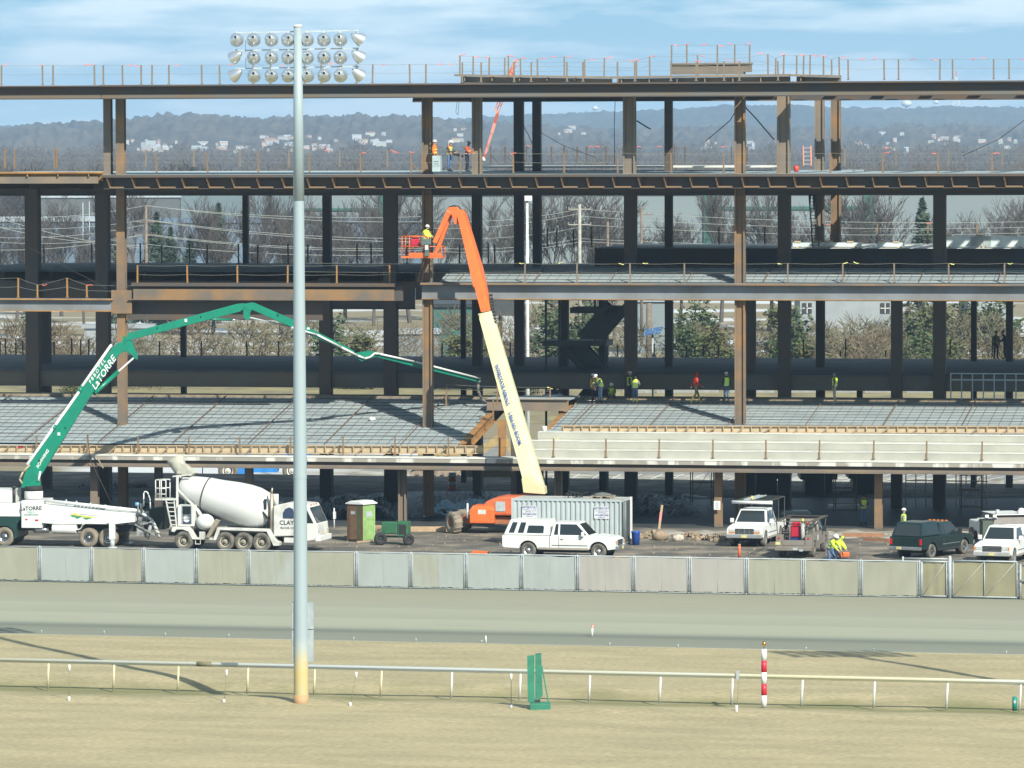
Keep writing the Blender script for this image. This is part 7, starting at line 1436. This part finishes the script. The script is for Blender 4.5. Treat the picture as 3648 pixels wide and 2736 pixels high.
# dark tarpaulins inside the ground floor
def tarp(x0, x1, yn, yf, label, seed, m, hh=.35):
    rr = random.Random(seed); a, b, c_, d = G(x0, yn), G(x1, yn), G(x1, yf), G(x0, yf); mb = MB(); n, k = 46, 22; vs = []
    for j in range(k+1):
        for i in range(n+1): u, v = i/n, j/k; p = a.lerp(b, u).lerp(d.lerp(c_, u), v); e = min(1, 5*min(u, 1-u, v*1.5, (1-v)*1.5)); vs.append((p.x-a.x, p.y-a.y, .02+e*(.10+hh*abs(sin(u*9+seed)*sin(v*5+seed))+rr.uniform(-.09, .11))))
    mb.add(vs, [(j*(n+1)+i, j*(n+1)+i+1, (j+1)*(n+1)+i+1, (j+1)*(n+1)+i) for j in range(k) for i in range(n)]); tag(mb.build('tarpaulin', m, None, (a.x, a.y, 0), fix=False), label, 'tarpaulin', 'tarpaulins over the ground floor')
NAVY = mat('navy_tarp', (.008, .028, .055), .5, col2=(.16, .26, .34), scale=11, lo=.64, hi=.69, stretch=(1, 2.5, 1), spec=.3)  # pale speckles put snow bits and wet glints into the tarp colour
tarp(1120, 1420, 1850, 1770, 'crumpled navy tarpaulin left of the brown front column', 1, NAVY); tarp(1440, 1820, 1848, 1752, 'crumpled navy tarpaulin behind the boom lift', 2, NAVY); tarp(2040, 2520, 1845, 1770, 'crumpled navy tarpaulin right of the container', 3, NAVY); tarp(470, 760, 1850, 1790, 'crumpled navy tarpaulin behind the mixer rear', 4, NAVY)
# workers' trestle, ladder and rails inside right; stud wall frames
SD = thing('stud_wall_frame', 'galvanised stud wall frame standing on the podium deck at right', 'stud frame', bw(*BL(3385, 1438, 316)), -BETA)
p0 = BL(3385, 1438, 316); z1, z2 = BL(3385, 1328, 316).z-p0.z, BL(3385, 1353, 316).z-p0.z
mb = MB()
for k in range(11): x = .0+k*.66; mb.box(x, x+.07, -.05, .05, 0, z1)
mb.build('stud', GALV, SD); mb = MB(); mb.box(0, 7.3, -.07, -.052, z2-.04, z2+.05); mb.box(0, 7.3, -.07, -.052, z1-.08, z1); mb.box(0, 7.3, -.07, -.052, 0, .08); mb.build('track', GALV, SD)
# blue mixer, tracked machine and barrel beyond the building
p = G(980, 1712, FL); T = thing('far_mixer_truck', 'blue and white mixer truck parked beyond the building left of the mast', 'mixer truck', (p.x, p.y+1, FL), 0)
BLP = mat('bright_blue_paint', (.03, .22, .62), .4)
mb = MB(); mb.box(-4.2, 1.9, -1.0, 1.0, .9, 1.3); mb.box(-2.7, -1.7, -1.1, 1.1, .35, 2.6); mb.box(-1.6, .2, -1.1, 1.1, .6, 1.5); mb.prism([(.25, 1.9), (.4, 1.1), (.6, 1.5), (1.3, 1.75), (1.9, 1.5), (2.2, 1.1), (2.6, 1.1), (2.6, 1.9)], -1.1, 1.1); mb.build('body', BLP, T); mb = MB(); mb.ball((-1.0, 0, 2.3), (2.2, 1.1, 1.1), 18, 12); mb.build('drum', WORNWHITE, T)
for x in (-3.4, 1.25): wheel(T, x, -1.0, .72, .4, WORNWHITE, .55); wheel(T, x, 1.0, .72, .4, WORNWHITE, .55)
p = G(1575, 1716, FL); T = thing('tracked_excavator', 'dusty crawler tracks of a machine beyond the building', 'excavator', (p.x, p.y, FL), 0)
TK = mat('dusty_track', (.30, .24, .19), .9, col2=(.15, .12, .1), scale=3)
for y in (-1.3, 1.3):
    mb = MB(); mb.prism(arc(-1.9, .45, .42, R(90), R(270), 8)+arc(1.9, .45, .42, R(-90), R(90), 8), y-.3, y+.3); tr = mb.build('track', TK, T)
    for k in range(7): m2 = MB(); m2.tube((-1.8+k*.6, y-.34, .42), (-1.8+k*.6, y-.30, .42), .2, .2, 12); m2.build('track_roller', DARK, tr)
mb = MB(); mb.box(-1.7, 1.9, -1.1, 1.1, .95, 2.2); mb.build('upper_body', mat('tan_machine', (.35, .26, .12), .7), T, bevel=.06); mb = MB(); mb.bar((1.8, 0, 1.6), (4.4, 0, 3.3), .4, .6); mb.bar((4.4, 0, 3.3), (5.6, 0, 1.2), .35, .45); mb.build('digger_arm', MATS['tan_machine'], T)
p = G(1612, 1745); T = thing('traffic_barrel', 'orange and white striped barrel inside the ground floor', 'traffic barrel', (p.x, p.y, 0))
for k in range(4): mb = MB(); mb.tube((0, 0, .28*k), (0, 0, .28*k+.28), .30-.015*k, .285-.015*k, 14); mb.build('stripe_band', (ORANGE, WHITE)[k % 2], T)
# far orange-white telescopic crane boom seen through the roof storey
p = bw(*BL(1722, 592, 345)); T = thing('crane', 'red telescopic crane boom rising behind the roof deck', 'crane', (p.x, p.y, FL))
Wl = T.location
def C(px, py): return PY(px, py, p.y)-Wl
CR = mat('crane_red', (.33, .07, .05), .5, col2=(.5, .22, .18), scale=.8, lo=.5, hi=.56)
mb = MB(); mb.bar(C(1722, 572), C(1762, 440), .13, .17); mb.bar(C(1752, 475), C(1775, 395), .18, .22); mb.build('boom_section', CR, T)
a, b = C(1768, 400), C(1840, 210); mb = MB()
for o_ in (Vector((-.18, 0, 0)), Vector((.18, 0, 0)), Vector((0, .3, 0))): mb.bar(a+o_, b+o_*.6, .06)
for k in range(14): f, g_ = k/14, (k+1)/14; s_ = 1 if k % 2 else -1; mb.bar(a.lerp(b, f)+Vector((-.18*s_, 0, 0)), a.lerp(b, g_)+Vector((.18*s_, 0, 0)), .045)
mb.build('lattice_jib', CR, T)
mb = MB(); mb.add([C(1813, 268), C(1831, 268), C(1829, 235), C(1822, 235)]+[q+Vector((0, .4, 0)) for q in (C(1813, 268), C(1831, 268), C(1829, 235), C(1822, 235))], [(0, 1, 2, 3), (7, 6, 5, 4), (0, 4, 5, 1), (1, 5, 6, 2), (2, 6, 7, 3), (3, 7, 4, 0)]); mb.build('boom_head', mat('crane_orange', (.75, .22, .12), .5), T)
mb = MB(); mb.tube(C(1719, 560), C(1724, 574), .12, .14, 8); mb.build('outrigger_bag', WHITE, T); mb = MB(); q = C(1700, 592); mb.bar((q.x, 0, 0), (q.x, 0, q.z), .3, .3); mb.box(-1.2, 4, -1.2, 1.2, .8, 2.4); mb.build('carrier', MATS['tan_machine'], T)
for px in (-.9, 3.4): wheel(T, px, -1.1, .6, .4); wheel(T, px, 1.1, .6, .4)
# ladders
def ladder(label, px0, py0, px1, py1, D, wpx, m, n=9, rung=None):
    a, b = BL(px0, py0, D), BL(px1, py1, D-.0); o = bw(*a); T = thing('ladder', label, 'ladder', o, -BETA, None); w = wpx/18240*D; v = b-a
    mb = MB()
    for x in (0, w): mb.bar((x, 0, 0), (x+v.x, .5, v.z), .055, .08)
    mb.build('stile', m, T)
    for k in range(n): f = (k+.5)/n; mb = MB(); mb.bar((v.x*f, .5*f, v.z*f), (v.x*f+w, .5*f, v.z*f), .04); mb.build('rung', rung or m, T)
ladder('orange stepladder standing on the fourth floor at the right columns', 2863, 592, 2858, 520, 318, 27, mat('orange_ladder', (.75, .2, .1), .5), 5, GALV)
ladder('dark ladder reaching up to the fourth floor girder with a worker on it', 2896, 880, 2878, 690, 318, 22, STEEL, 16)
ladder('short rusty ladder beside the front column below the lift platform', 1488, 1005, 1500, 935, 304.2, 14, RUST, 6)
# red bucket, white bucket, hardware
def bucket(D, px, py, label, m, r=.16, h_=.35): p = bw(*BL(px, py, D)); T = thing('bucket', label, 'bucket', p); mb = MB(); mb.lathe([(.001, 0), (r*.85, 0), (r, h_), (r*.94, h_), (r*.8, .03)], 14); mb.build('pail', m, T)
bucket(306, 2837, 612, 'red bucket on the fourth floor edge', mat('red_plastic', (.65, .06, .03), .4)); bucket(302.4, 1940, 1541, 'white bucket at the left end of the step formwork', WHITE, .15, .38)
p = bw(*BL(1552, 612, 303.4)); T = thing('gang_box', 'pale blue-grey welding cabinet beside the roof workers', 'cabinet', p, -BETA); mb = MB(); mb.box(-.22, .27, 0, .6, 0, .95); mb.build('cabinet', mat('pale_cabinet', (.38, .47, .48), .5), T, bevel=.03); mb = MB(); mb.box(-.12, .18, -.01, -.001, .45, .48); mb.box(-.12, .18, -.01, -.001, .6, .63); mb.build('louvre', DARK, T)
p = bw(*BL(1975, 1438, 312)); rr = random.Random(8); mb = MB(); mb.ball((0, 0, .2), (.95, .5, .42), 16, 9)
for v in mb.v: v.z = max(0, v.z+rr.uniform(-.1, .1)); v.x += rr.uniform(-.06, .06)
tag(mb.build('plastic_sheet', mat('milky_sheet', (.45, .50, .52), .3), None, p), 'bunched translucent plastic sheet on the deck over the opening', 'sheet'); p = bw(*BL(1970, 1395, 312)); mb = MB(); mb.ball((0, 0, 0), (.42, .3, .17), 12, 7); tag(mb.build('dark_jacket', mat('navy_cloth', (.02, .02, .05), .9), None, p), 'dark navy jacket tossed on the plastic sheet', 'jacket')
for i, (px, py, D, m, lab) in enumerate(((1326, 1500, 306.5, WHITE, 'white crumpled sheet on the left rebar deck'), (2678, 1450, 312.4, WHITE, 'white bundle right of the tall column on the deck'), (820, 1423, 313.3, WOOD, 'short lumber offcut on the back edge of the left deck'), (1152, 1422, 313.3, WOOD, 'pale box on the back edge right of the mast'), (72, 1596, 299.4, RED, 'small red can at the far left formwork'))):
    p = bw(*BL(px, py, D)); mb = MB(); mb.ball((0, 0, .12), (.22, .15, .14), 10, 6) if i < 2 else mb.box(-.16, .16, -.1, .1, 0, .18); tag(mb.build(('sheet', 'sheet', 'offcut', 'box', 'can')[i], m, None, p), lab, ('sheet', 'sheet', 'offcut', 'box', 'can')[i])
for i, (x0, y0, x1, y1, D, lab) in enumerate(((2672, 1466, 2704, 1495, 309, 'lumber stick lying right of the tall column'), (2820, 1445, 3110, 1437, 313, 'long board along the back of the right deck'), (3120, 1452, 3300, 1443, 313, 'second long board on the back of the right deck'), (870, 1534, 1216, 1536, 304, 'dark bundle of bars lying on the left deck behind the mast'))):
    a, b = bw(*BL(x0, y0, D)), bw(*BL(x1, y1, D)); o = MB().bar((0, 0, .05), b-a+Vector((0, 0, .05)), .12, .06).build('loose_board', OLDWOOD if i else WOOD, None, a); tag(o, lab, 'board')
# bundles of lumber and deck sheets on the raised third floor at right
for i, (px, w, lab) in enumerate(((2880, 1.0, 'leftmost'), (2995, 1.2, 'second from left'), (3170, .8, 'third from left, low'), (3440, 1.6, 'tall white-wrapped'), (3560, 1.8, 'last, by the right edge'))):
    p = bw(*BL(px, 884, 327.5)); T = thing('material_stack', 'stack of pale sheets on the raised third floor, %s' % lab, 'stack', p, -BETA, 'material stacks on the raised third floor')
    hh = .35 if px < 3300 else .75; mb = MB(); mb.box(-w, w, 0, 1.2, .1, hh); mb.build('sheets', mat('pale_sheets', (.45, .55, .58), .5, col2=(.6, .62, .6), scale=2), T); mb = MB(); [mb.box(x-.2, x+.2, -.05, 1.2, hh+.002, hh+.10) for x in (-w*.7, w*.5)]; [mb.box(x-.06, x+.06, 0, 1.2, 0, .1) for x in (-w*.7, w*.7)]; mb.build('lumber', PLY, T)

# dim clutter of the ground floor: stud partition, scaffold frames, panels
p0 = G(3225, 1800); T = thing('stud_partition', 'pale steel stud partition in the shaded ground floor at right', 'stud frame', p0, -BETA)
mb = MB()
for k in range(9): mb.box(k*.62, k*.62+.06, 0, .08, 0, 3.0)
mb.build('stud', GALV, T); mb = MB(); mb.box(0, 5.1, 0, .085, 1.5, 1.56); mb.box(0, 5.1, -.01, .09, 3.0, 3.06); mb.build('track', GALV, T)
for px, py, lab in ((2970, 1822, 'rusty scaffold frame behind the worker in the ground floor'), (2460, 1800, 'dark scaffold frame left of the signed column'), (3420, 1830, 'dim scaffold frame behind the service truck')):
    p = G(px, py); T = thing('scaffold', lab, 'scaffold', p, -BETA); mb = MB()
    for x in (0, 1.3):
        for y in (0, .9): mb.tube((x, y, 0), (x, y, 2.4), .035, .035, 6)
    mb.build('upright', RUST, T); mb = MB()
    for z in (.4, 1.4, 2.3): mb.tube((0, 0, z), (1.3, 0, z), .025, .025, 6); mb.tube((0, .9, z), (1.3, .9, z), .025, .025, 6)
    mb.bar((0, 0, .4), (1.3, 0, 2.3), .03); mb.build('brace', RUST, T)
for px, py, w, lab in ((2835, 1832, .9, 'white sheets standing in for snow bits on the dark floor left of the worker'), (3010, 1812, 1.1, 'white sheets standing in for snow bits in the dark floor behind the worker'), (2690, 1838, .6, 'pale sheets beside the ladder-rack pickup in shade'), (1290, 1800, .8, 'pale planks on the dark floor behind the toilet')):  # first two stacks stand in for bits of snow on the floor
    p = G(px, py); T = thing('sheet_stack', lab, 'stack', p, -BETA+.2); mb = MB(); [mb.box(-w+.04*k, w-.06*k, -.6, .6, .06*k, .06*k+.05) for k in range(4)]; mb.build('sheets', WHITE, T)
rr = random.Random(44)
mb = MB()
for k in range(420):
    px = rr.uniform(1050, 3640); y = rr.uniform(1905, 1990); c = G(px, y); s_ = rr.uniform(.02, .075); M = Matrix.Translation((c.x, c.y, s_*.3)) @ Matrix.Rotation(rr.uniform(0, 6), 4, 'Z'); mb.bc((0, 0, 0), (s_*2, s_*1.4, s_), M=M)
tag(mb.build('loose_stones', ROCK, None), 'scattered small stones and clods on the yard dirt', 'stones', kind='stuff')
# ------------------------------------------------------------------ people
SKIN = mat('skin', (.42, .25, .17), .6, amt=.2); DENIM = mat('denim', (.055, .10, .20), .9, col2=(.08, .14, .26), scale=8); DENIML = mat('pale_denim', (.20, .29, .40), .9); NAVYC = mat('navy_workwear', (.018, .022, .035), .9)
GREYC = mat('grey_sweatshirt', (.22, .22, .22), .9); BROWNC = mat('brown_jacket', (.13, .085, .055), .9); ORC = mat('hi_vis_orange', (.75, .16, .03), .8); REDC = mat('red_hooded_coat', (.55, .04, .02), .85); YB = mat('yellow_boots', (.75, .62, .08), .5); BLB = mat('dark_boots', (.03, .025, .02), .7); TANP = mat('tan_trousers', (.30, .27, .22), .9); SILV = mat('reflective_tape', (.65, .68, .68), .35)
POSE = {
 'stand': dict(),
 'work': dict(eL=(.24, -.18, 1.16), wL=(.14, -.40, 1.12), eR=(-.24, -.16, 1.16), wR=(-.12, -.40, 1.10), ch=(0, -.04, 1.41), nk=(0, -.07, 1.52), hd=(0, -.13, 1.62), ht=(0, -.13, 1.75)),
 'walk': dict(kL=(.11, -.22, .52), aL=(.11, -.30, .10), tL=(.11, -.46, .06), kR=(-.11, .04, .50), aR=(-.11, .36, .16), tR=(-.11, .24, .05), wL=(.28, .12, .92), wR=(-.28, -.24, .98), ch=(0, -.06, 1.42), hd=(0, -.10, 1.63), ht=(0, -.10, 1.76), nk=(0, -.07, 1.53)),
 'lean': dict(pv=(0, .08, .94), sp=(0, .0, 1.16), ch=(0, -.14, 1.34), nk=(0, -.22, 1.42), hd=(0, -.31, 1.50), ht=(0, -.36, 1.62), sL=(.19, -.15, 1.35), sR=(-.19, -.15, 1.35), eL=(.24, -.30, 1.10), wL=(.18, -.46, .92), eR=(-.24, -.28, 1.10), wR=(-.18, -.44, .92)),
 'crouch': dict(pv=(0, .15, .42), hL=(.11, .12, .40), hR=(-.11, .12, .40), sp=(0, .08, .62), ch=(0, -.04, .84), nk=(0, -.10, .94), hd=(0, -.16, 1.03), ht=(0, -.17, 1.16), sL=(.19, -.05, .85), sR=(-.19, -.05, .85), eL=(.24, -.28, .64), wL=(.16, -.46, .50), eR=(-.24, -.28, .62), wR=(-.16, -.46, .48), kL=(.20, -.30, .50), kR=(-.20, -.30, .50), aL=(.17, -.06, .09), aR=(-.17, -.06, .09), tL=(.18, -.22, .04), tR=(-.18, -.22, .04)),
 'kneel': dict(pv=(0, .10, .62), hL=(.11, .10, .60), hR=(-.11, .10, .60), sp=(0, .03, .82), ch=(0, -.12, 1.00), nk=(0, -.20, 1.08), hd=(0, -.28, 1.14), ht=(0, -.31, 1.27), sL=(.19, -.13, 1.0), sR=(-.19, -.13, 1.0), eL=(.24, -.32, .78), wL=(.14, -.46, .58), eR=(-.24, -.32, .76), wR=(-.12, -.46, .56), kL=(.15, -.18, .08), kR=(-.15, .0, .10), aL=(.14, .28, .08), aR=(-.14, .42, .08), tL=(.14, .42, .04), tR=(-.14, .55, .04)),
 'climb': dict(eL=(.22, -.24, 1.45), wL=(.16, -.40, 1.62), eR=(-.22, -.24, 1.30), wR=(-.16, -.42, 1.42), kL=(.12, -.28, .72), aL=(.12, -.16, .34), tL=(.12, -.30, .30)),
}
def person(label, loc, face, pose, top, legs, boots, helmet=None, vest=None, hood=None, tape=True, s=1.0, name='person', held=None, bulk=1.0):
    J = dict(pv=(0, 0, .95), sp=(0, 0, 1.17), ch=(0, 0, 1.40), nk=(0, -.01, 1.52), hd=(0, -.03, 1.62), ht=(0, -.02, 1.75), sL=(.19, 0, 1.42), eL=(.25, .02, 1.15), wL=(.24, -.08, .90), sR=(-.19, 0, 1.42), eR=(-.25, .02, 1.15), wR=(-.24, -.08, .90),
        hL=(.10, 0, .92), kL=(.11, -.03, .50), aL=(.12, .03, .09), tL=(.13, -.16, .04), hR=(-.10, 0, .92), kR=(-.11, -.03, .50), aR=(-.12, .03, .09), tR=(-.13, -.16, .04))
    J.update(POSE[pose]); J = {k: Vector(v) for k, v in J.items()}
    RAD = dict(pv=(.155, .12), sp=(.15, .115), ch=(.17, .125), nk=(.058, .058), hd=(.085, .10), ht=(.06, .07), s=(.085, .08), e=(.056, .056), w=(.036, .032), h=(.10, .10), k=(.066, .066), a=(.05, .05), t=(.045, .036), n=(.030, .024))
    names = list(J); ix = {k: i for i, k in enumerate(names)}; vs = [J[k] for k in names]
    E = [('pv', 'sp'), ('sp', 'ch'), ('ch', 'nk'), ('nk', 'hd'), ('hd', 'ht'), ('ch', 'sL'), ('sL', 'eL'), ('eL', 'wL'), ('ch', 'sR'), ('sR', 'eR'), ('eR', 'wR'), ('pv', 'hL'), ('hL', 'kL'), ('kL', 'aL'), ('aL', 'tL'), ('pv', 'hR'), ('hR', 'kR'), ('kR', 'aR'), ('aR', 'tR')]
    # palms
    for sd_ in 'LR':
        w_ = J['w'+sd_]; d = (w_-J['e'+sd_]).normalized(); J['n'+sd_] = w_+d*.085; names.append('n'+sd_); ix['n'+sd_] = len(vs); vs.append(J['n'+sd_]); E.append(('w'+sd_, 'n'+sd_))
    me = bpy.data.meshes.new('person_body'); me.from_pydata([tuple(v) for v in vs], [(ix[a], ix[b]) for a, b in E], []); o = bpy.data.objects.new('tmp', me); COL.objects.link(o)
    md = o.modifiers.new('skin', 'SKIN'); md.use_smooth_shade = True; md.branch_smoothing = .6
    for k, i in ix.items():
        r = RAD.get(k) or RAD[k[0]]; b_ = bulk if k in ('pv', 'sp', 'ch', 'sL', 'sR', 'eL', 'eR') else 1; sv = me.skin_vertices[0].data[i]; sv.radius = (r[0]*b_, r[1]*b_); sv.use_root = (k == 'pv')
    o.modifiers.new('sub', 'SUBSURF').levels = 1
    dg = bpy.context.evaluated_depsgraph_get(); body = bpy.data.meshes.new_from_object(o.evaluated_get(dg)); bpy.data.objects.remove(o)
    # fingers, thumb, nose and ears join the same mesh
    mb = MB()
    for sd_, sg in (('L', 1), ('R', -1)):
        n = J['n'+sd_]; d = (n-J['w'+sd_]).normalized(); side = d.cross(Vector((0, 1, .2))).normalized(); curl = Vector((0, -1, 0)) if abs(d.y) < .7 else Vector((0, 0, -1))
        for k, L in enumerate((.060, .075, .07, .055)):
            b0 = n+side*(k-1.5)*.019; b1 = b0+d*L*.55; b2 = b1+(d*.7+curl*.5).normalized()*L*.5; mb.tube(b0-d*.02, b1, .0095, .009, 5); mb.tube(b1, b2, .009, .007, 5)
        b0 = n-d*.05+side*sg*.025; mb.tube(b0, b0+(d*.6+side*sg*.7).normalized()*.055, .011, .008, 5)
    hd = J['hd']; up = (J['ht']-J['nk']).normalized(); f = Vector((0, -1, 0)); f = (f-up*f.dot(up)).normalized(); rt = f.cross(up)
    HD = MB(); HD.add([hd+f*.085+up*.045, hd+f*.09+rt*.016-up*.01, hd+f*.09-rt*.016-up*.01, hd+f*.118-up*.005], [(0, 1, 3), (0, 3, 2), (1, 2, 3)])
    for s_ in (-1, 1): HD.ball(hd+rt*s_*.088+up*.01, (.012, .02, .03), 6, 5)
    k0 = len(body.polygons); b = bmesh.new(); b.from_mesh(body)
    for M_ in (mb, HD): tmp = M_.mesh('t'); b.from_mesh(tmp); bpy.data.meshes.remove(tmp)
    b.to_mesh(body); b.free()
    body.materials.clear()
    ml = [SKIN, top, legs, boots, hood or SKIN]
    for m in ml: body.materials.append(m)
    segs = [(0, 'hd', 'ht'), (0, 'nk', 'hd'), (1, 'sp', 'ch'), (1, 'ch', 'nk'), (1, 'ch', 'sL'), (1, 'ch', 'sR'), (1, 'sL', 'eL'), (1, 'eL', 'wL'), (1, 'sR', 'eR'), (1, 'eR', 'wR'), (0, 'wL', 'nL'), (0, 'wR', 'nR'), (1, 'pv', 'sp'), (2, 'hL', 'kL'), (2, 'hR', 'kR'), (2, 'kL', 'aL'), (2, 'kR', 'aR'), (3, 'aL', 'tL'), (3, 'aR', 'tR'), (2, 'pv', 'hL'), (2, 'pv', 'hR')]
    for p in body.polygons:
        c = p.center; best = (9, 0)
        for m, a, b_ in segs:
            A, Bq = J[a], J[b_]; d = Bq-A; t = max(0, min(1, (c-A).dot(d)/d.length_squared)); q = (c-(A+d*t)).length
            if (a, b_) == ('pv', 'sp'): q -= .02
            if q < best[0]: best = (q, m, a, b_, t)
        m = best[1]
        if m == 2 and best[2][0] == 'k' and best[4] > (.45 if boots is YB else .8): m = 3
        if m == 0 and best[2] == 'nk' and best[4] < .3: m = 1
        if hood and best[2] in ('hd', 'nk') and (c-hd).dot(f) < .055: m = 4
        p.material_index = m; p.use_smooth = True
    body.transform(Matrix.Scale(s, 4))
    P = bpy.data.objects.new(name, body); COL.objects.link(P); P.location = loc; P.rotation_euler = (0, 0, face); tag(P, label, 'person')
    T3 = J['ch']; ax = (J['ch']-J['pv']).normalized()
    def ringM(c, ax_): return Matrix.Scale(s, 4) @ Matrix.Translation(c) @ ax_.to_track_quat('Z', 'Y').to_matrix().to_4x4()
    if helmet:
        hb = J['ht']-up*.045; mb = MB(); mb.lathe([(.125, 0), (.118, .035), (.098, .075), (.06, .105), (.001, .115)], 14, ringM(hb, up)); mb.lathe([(.155, -.004), (.12, .012)], 14, ringM(hb+f*.015, up)); mb.build('helmet', helmet, P)
    if vest:
        mb = MB(); c0, c1 = J['pv']+ax*.03, J['ch']+ax*.03; q = ringM(c0, ax); L = (c1-c0).length; sx = 1.12
        pr = [(.158, 0), (.166, L*.3), (.168, L*.6), (.178, L*.9), (.12, L*1.12)]
        mb.lathe(pr, 18, q @ Matrix.Diagonal((1.10*bulk, .86*bulk, 1, 1))); v = mb.build('vest', vest, P)
    if tape:
        mb = MB(); c0 = J['pv']+ax*.10; q = ringM(c0, ax) @ Matrix.Diagonal((1.14*bulk, .90*bulk, 1, 1)); mb.lathe([(.168, 0), (.17, .045)], 18, q); mb.lathe([(.172, .17), (.175, .215)], 18, q); mb.build('reflective_tape', SILV if vest is not ORC else HIVIS, P)
    if not hood and not helmet:
        mb = MB(); mb.ball(J['ht']-up*.05+f*-.01, (.10*s, .11*s, .085*s), 12, 8); mb.build('hair', BLB, P)
    if held: held(P)
    return P
def wz(px, py, D): return bw(*BL(px, py, D))
WH = mat('white_helmet', (.75, .75, .73), .3); TO_R, TO_L, AWAY, TOWARD = pi/2, -pi/2, pi, 0
# roof-storey crew
person('person in orange hi-vis vest half hidden by the front column on the fourth floor', wz(1548, 608, 304.5), TO_R-.3, 'stand', ORC, NAVYC, BLB, WH, ORC, s=1.02)
def shaft(P): mb = MB(); mb.bar((-.18, -.38, 1.08), (.75, -.5, .92), .16, .12); o = mb.build('held_grinder', NAVYC, P)
person('person in olive jacket with yellow-orange braces holding a long tool on the fourth floor', wz(1600, 612, 303.6), TO_R-.5, 'work', mat('olive_jacket', (.05, .07, .035), .9), DENIM, BLB, WH, mat('vest_mixed', (.62, .66, .08), .8, col2=(.7, .15, .05), scale=3, lo=.48, hi=.52), s=1.04, held=shaft)
person('person in orange coat and dark hood standing on the fourth floor edge', wz(1664, 613, 302.9), TO_R-.4, 'work', mat('burnt_orange_coat', (.42, .08, .025), .85), NAVYC, BLB, mat('black_helmet', (.02, .02, .02), .5), None, hood=NAVYC, tape=True, s=1.02, bulk=1.15)
person('person in dark clothes climbing the tall dark ladder', wz(2893, 748, 317.4), AWAY, 'climb', NAVYC, NAVYC, BLB, None, None, tape=False, s=1.0)
# in the lift basket
person('person in yellow hi-vis hood and white helmet standing in the lift platform', LIFT['pos']+Vector((0, 0, .01)), TO_R-.5, 'work', HIVIS, NAVYC, BLB, WH, HIVIS, s=1.02, bulk=1.25)
# podium deck
person('person with orange shirt under yellow vest facing the man in the grey hood', wz(2112, 1436, 312.3), TO_R-.2, 'stand', mat('orange_shirt', (.60, .13, .05), .85), NAVYC, BLB, WH, HIVIS)
person('person in grey sweatshirt and pale jeans with yellow vest seen from behind', wz(2140, 1437, 311.8), TO_L+.5, 'lean', GREYC, DENIML, BLB, WH, HIVIS, s=1.06)
person('person crouching in the shade with yellow vest and white helmet', wz(2178, 1434, 314.5), TOWARD, 'crouch', BROWNC, NAVYC, BLB, WH, HIVIS)
person('person in dark trousers and yellow vest behind the yellow-booted worker', wz(2243, 1434, 314.6), TO_R, 'stand', NAVYC, NAVYC, BLB, WH, HIVIS, s=1.06)
person('person with yellow boots, blue jeans and yellow vest, back turned', wz(2263, 1438, 311.8), AWAY-.3, 'work', GREYC, DENIM, YB, mat('black_helmet', (.02, .02, .02), .5), HIVIS, s=.98)
person('person in bright red hooded coat and yellow boots walking on the deck', wz(2478, 1437, 311.9), TO_R+.4, 'walk', REDC, mat('muddy_trousers', (.22, .17, .08), .9), YB, None, None, hood=REDC, tape=False, s=1.08, bulk=1.2)
person('person in dark shirt, yellow vest and muddy boots beside the tall column', wz(2588, 1434, 312.6), AWAY+.6, 'stand', NAVYC, DENIM, mat('muddy_boots', (.32, .26, .16), .9), WH, HIVIS, s=1.03)
person('person in grey hood, brown jacket and yellow vest standing alone on the deck', wz(2974, 1438, 311.6), TO_L-.2, 'stand', mat('maroon_jacket', (.13, .05, .045), .9), TANP, mat('grey_boots', (.25, .24, .22), .8), None, HIVIS, hood=GREYC, s=1.07)
person('person in dark shade on the second floor at right, shirt just visible', wz(3548, 1280, 327), TOWARD+.5, 'stand', mat('dim_olive_shirt', (.10, .11, .04), .9), NAVYC, BLB, mat('black_helmet', (.02, .02, .02), .5), None, tape=False, s=1.0)
person('person in dark clothes leaning on the dark column on the second floor', wz(3580, 1280, 326), TO_L, 'work', NAVYC, NAVYC, BLB, mat('black_helmet', (.02, .02, .02), .5), None, tape=False)
# ground
person('person in yellow vest walking in the shaded ground floor', G(3076, 1870)+Vector((0, 0, 0)), TOWARD+.3, 'work', BROWNC, DENIM, BLB, mat('black_helmet', (.02, .02, .02), .5), HIVIS, s=1.0)
g0 = G(3226, 1935); person('person in white helmet standing behind the dark green pickup', Vector((g0.x, g0.y+1.5, 0)), TO_R, 'stand', GREYC, NAVYC, BLB, WH, HIVIS, s=1.03)
g0 = G(2958, 2000); person('person kneeling in yellow hi-vis jacket and white helmet behind the fence', Vector((g0.x+.05, g0.y, 0)), TO_R-.6, 'kneel', HIVIS, DENIM, BLB, WH, None, s=1.1, bulk=1.3)
g0 = G(2978, 1996); person('second person in yellow hooded jacket bending beside the kneeling one', Vector((g0.x+.1, g0.y+.5, 0)), TO_R-.2, 'kneel', HIVIS, NAVYC, BLB, None, None, hood=HIVIS, s=1.02, bulk=1.3)
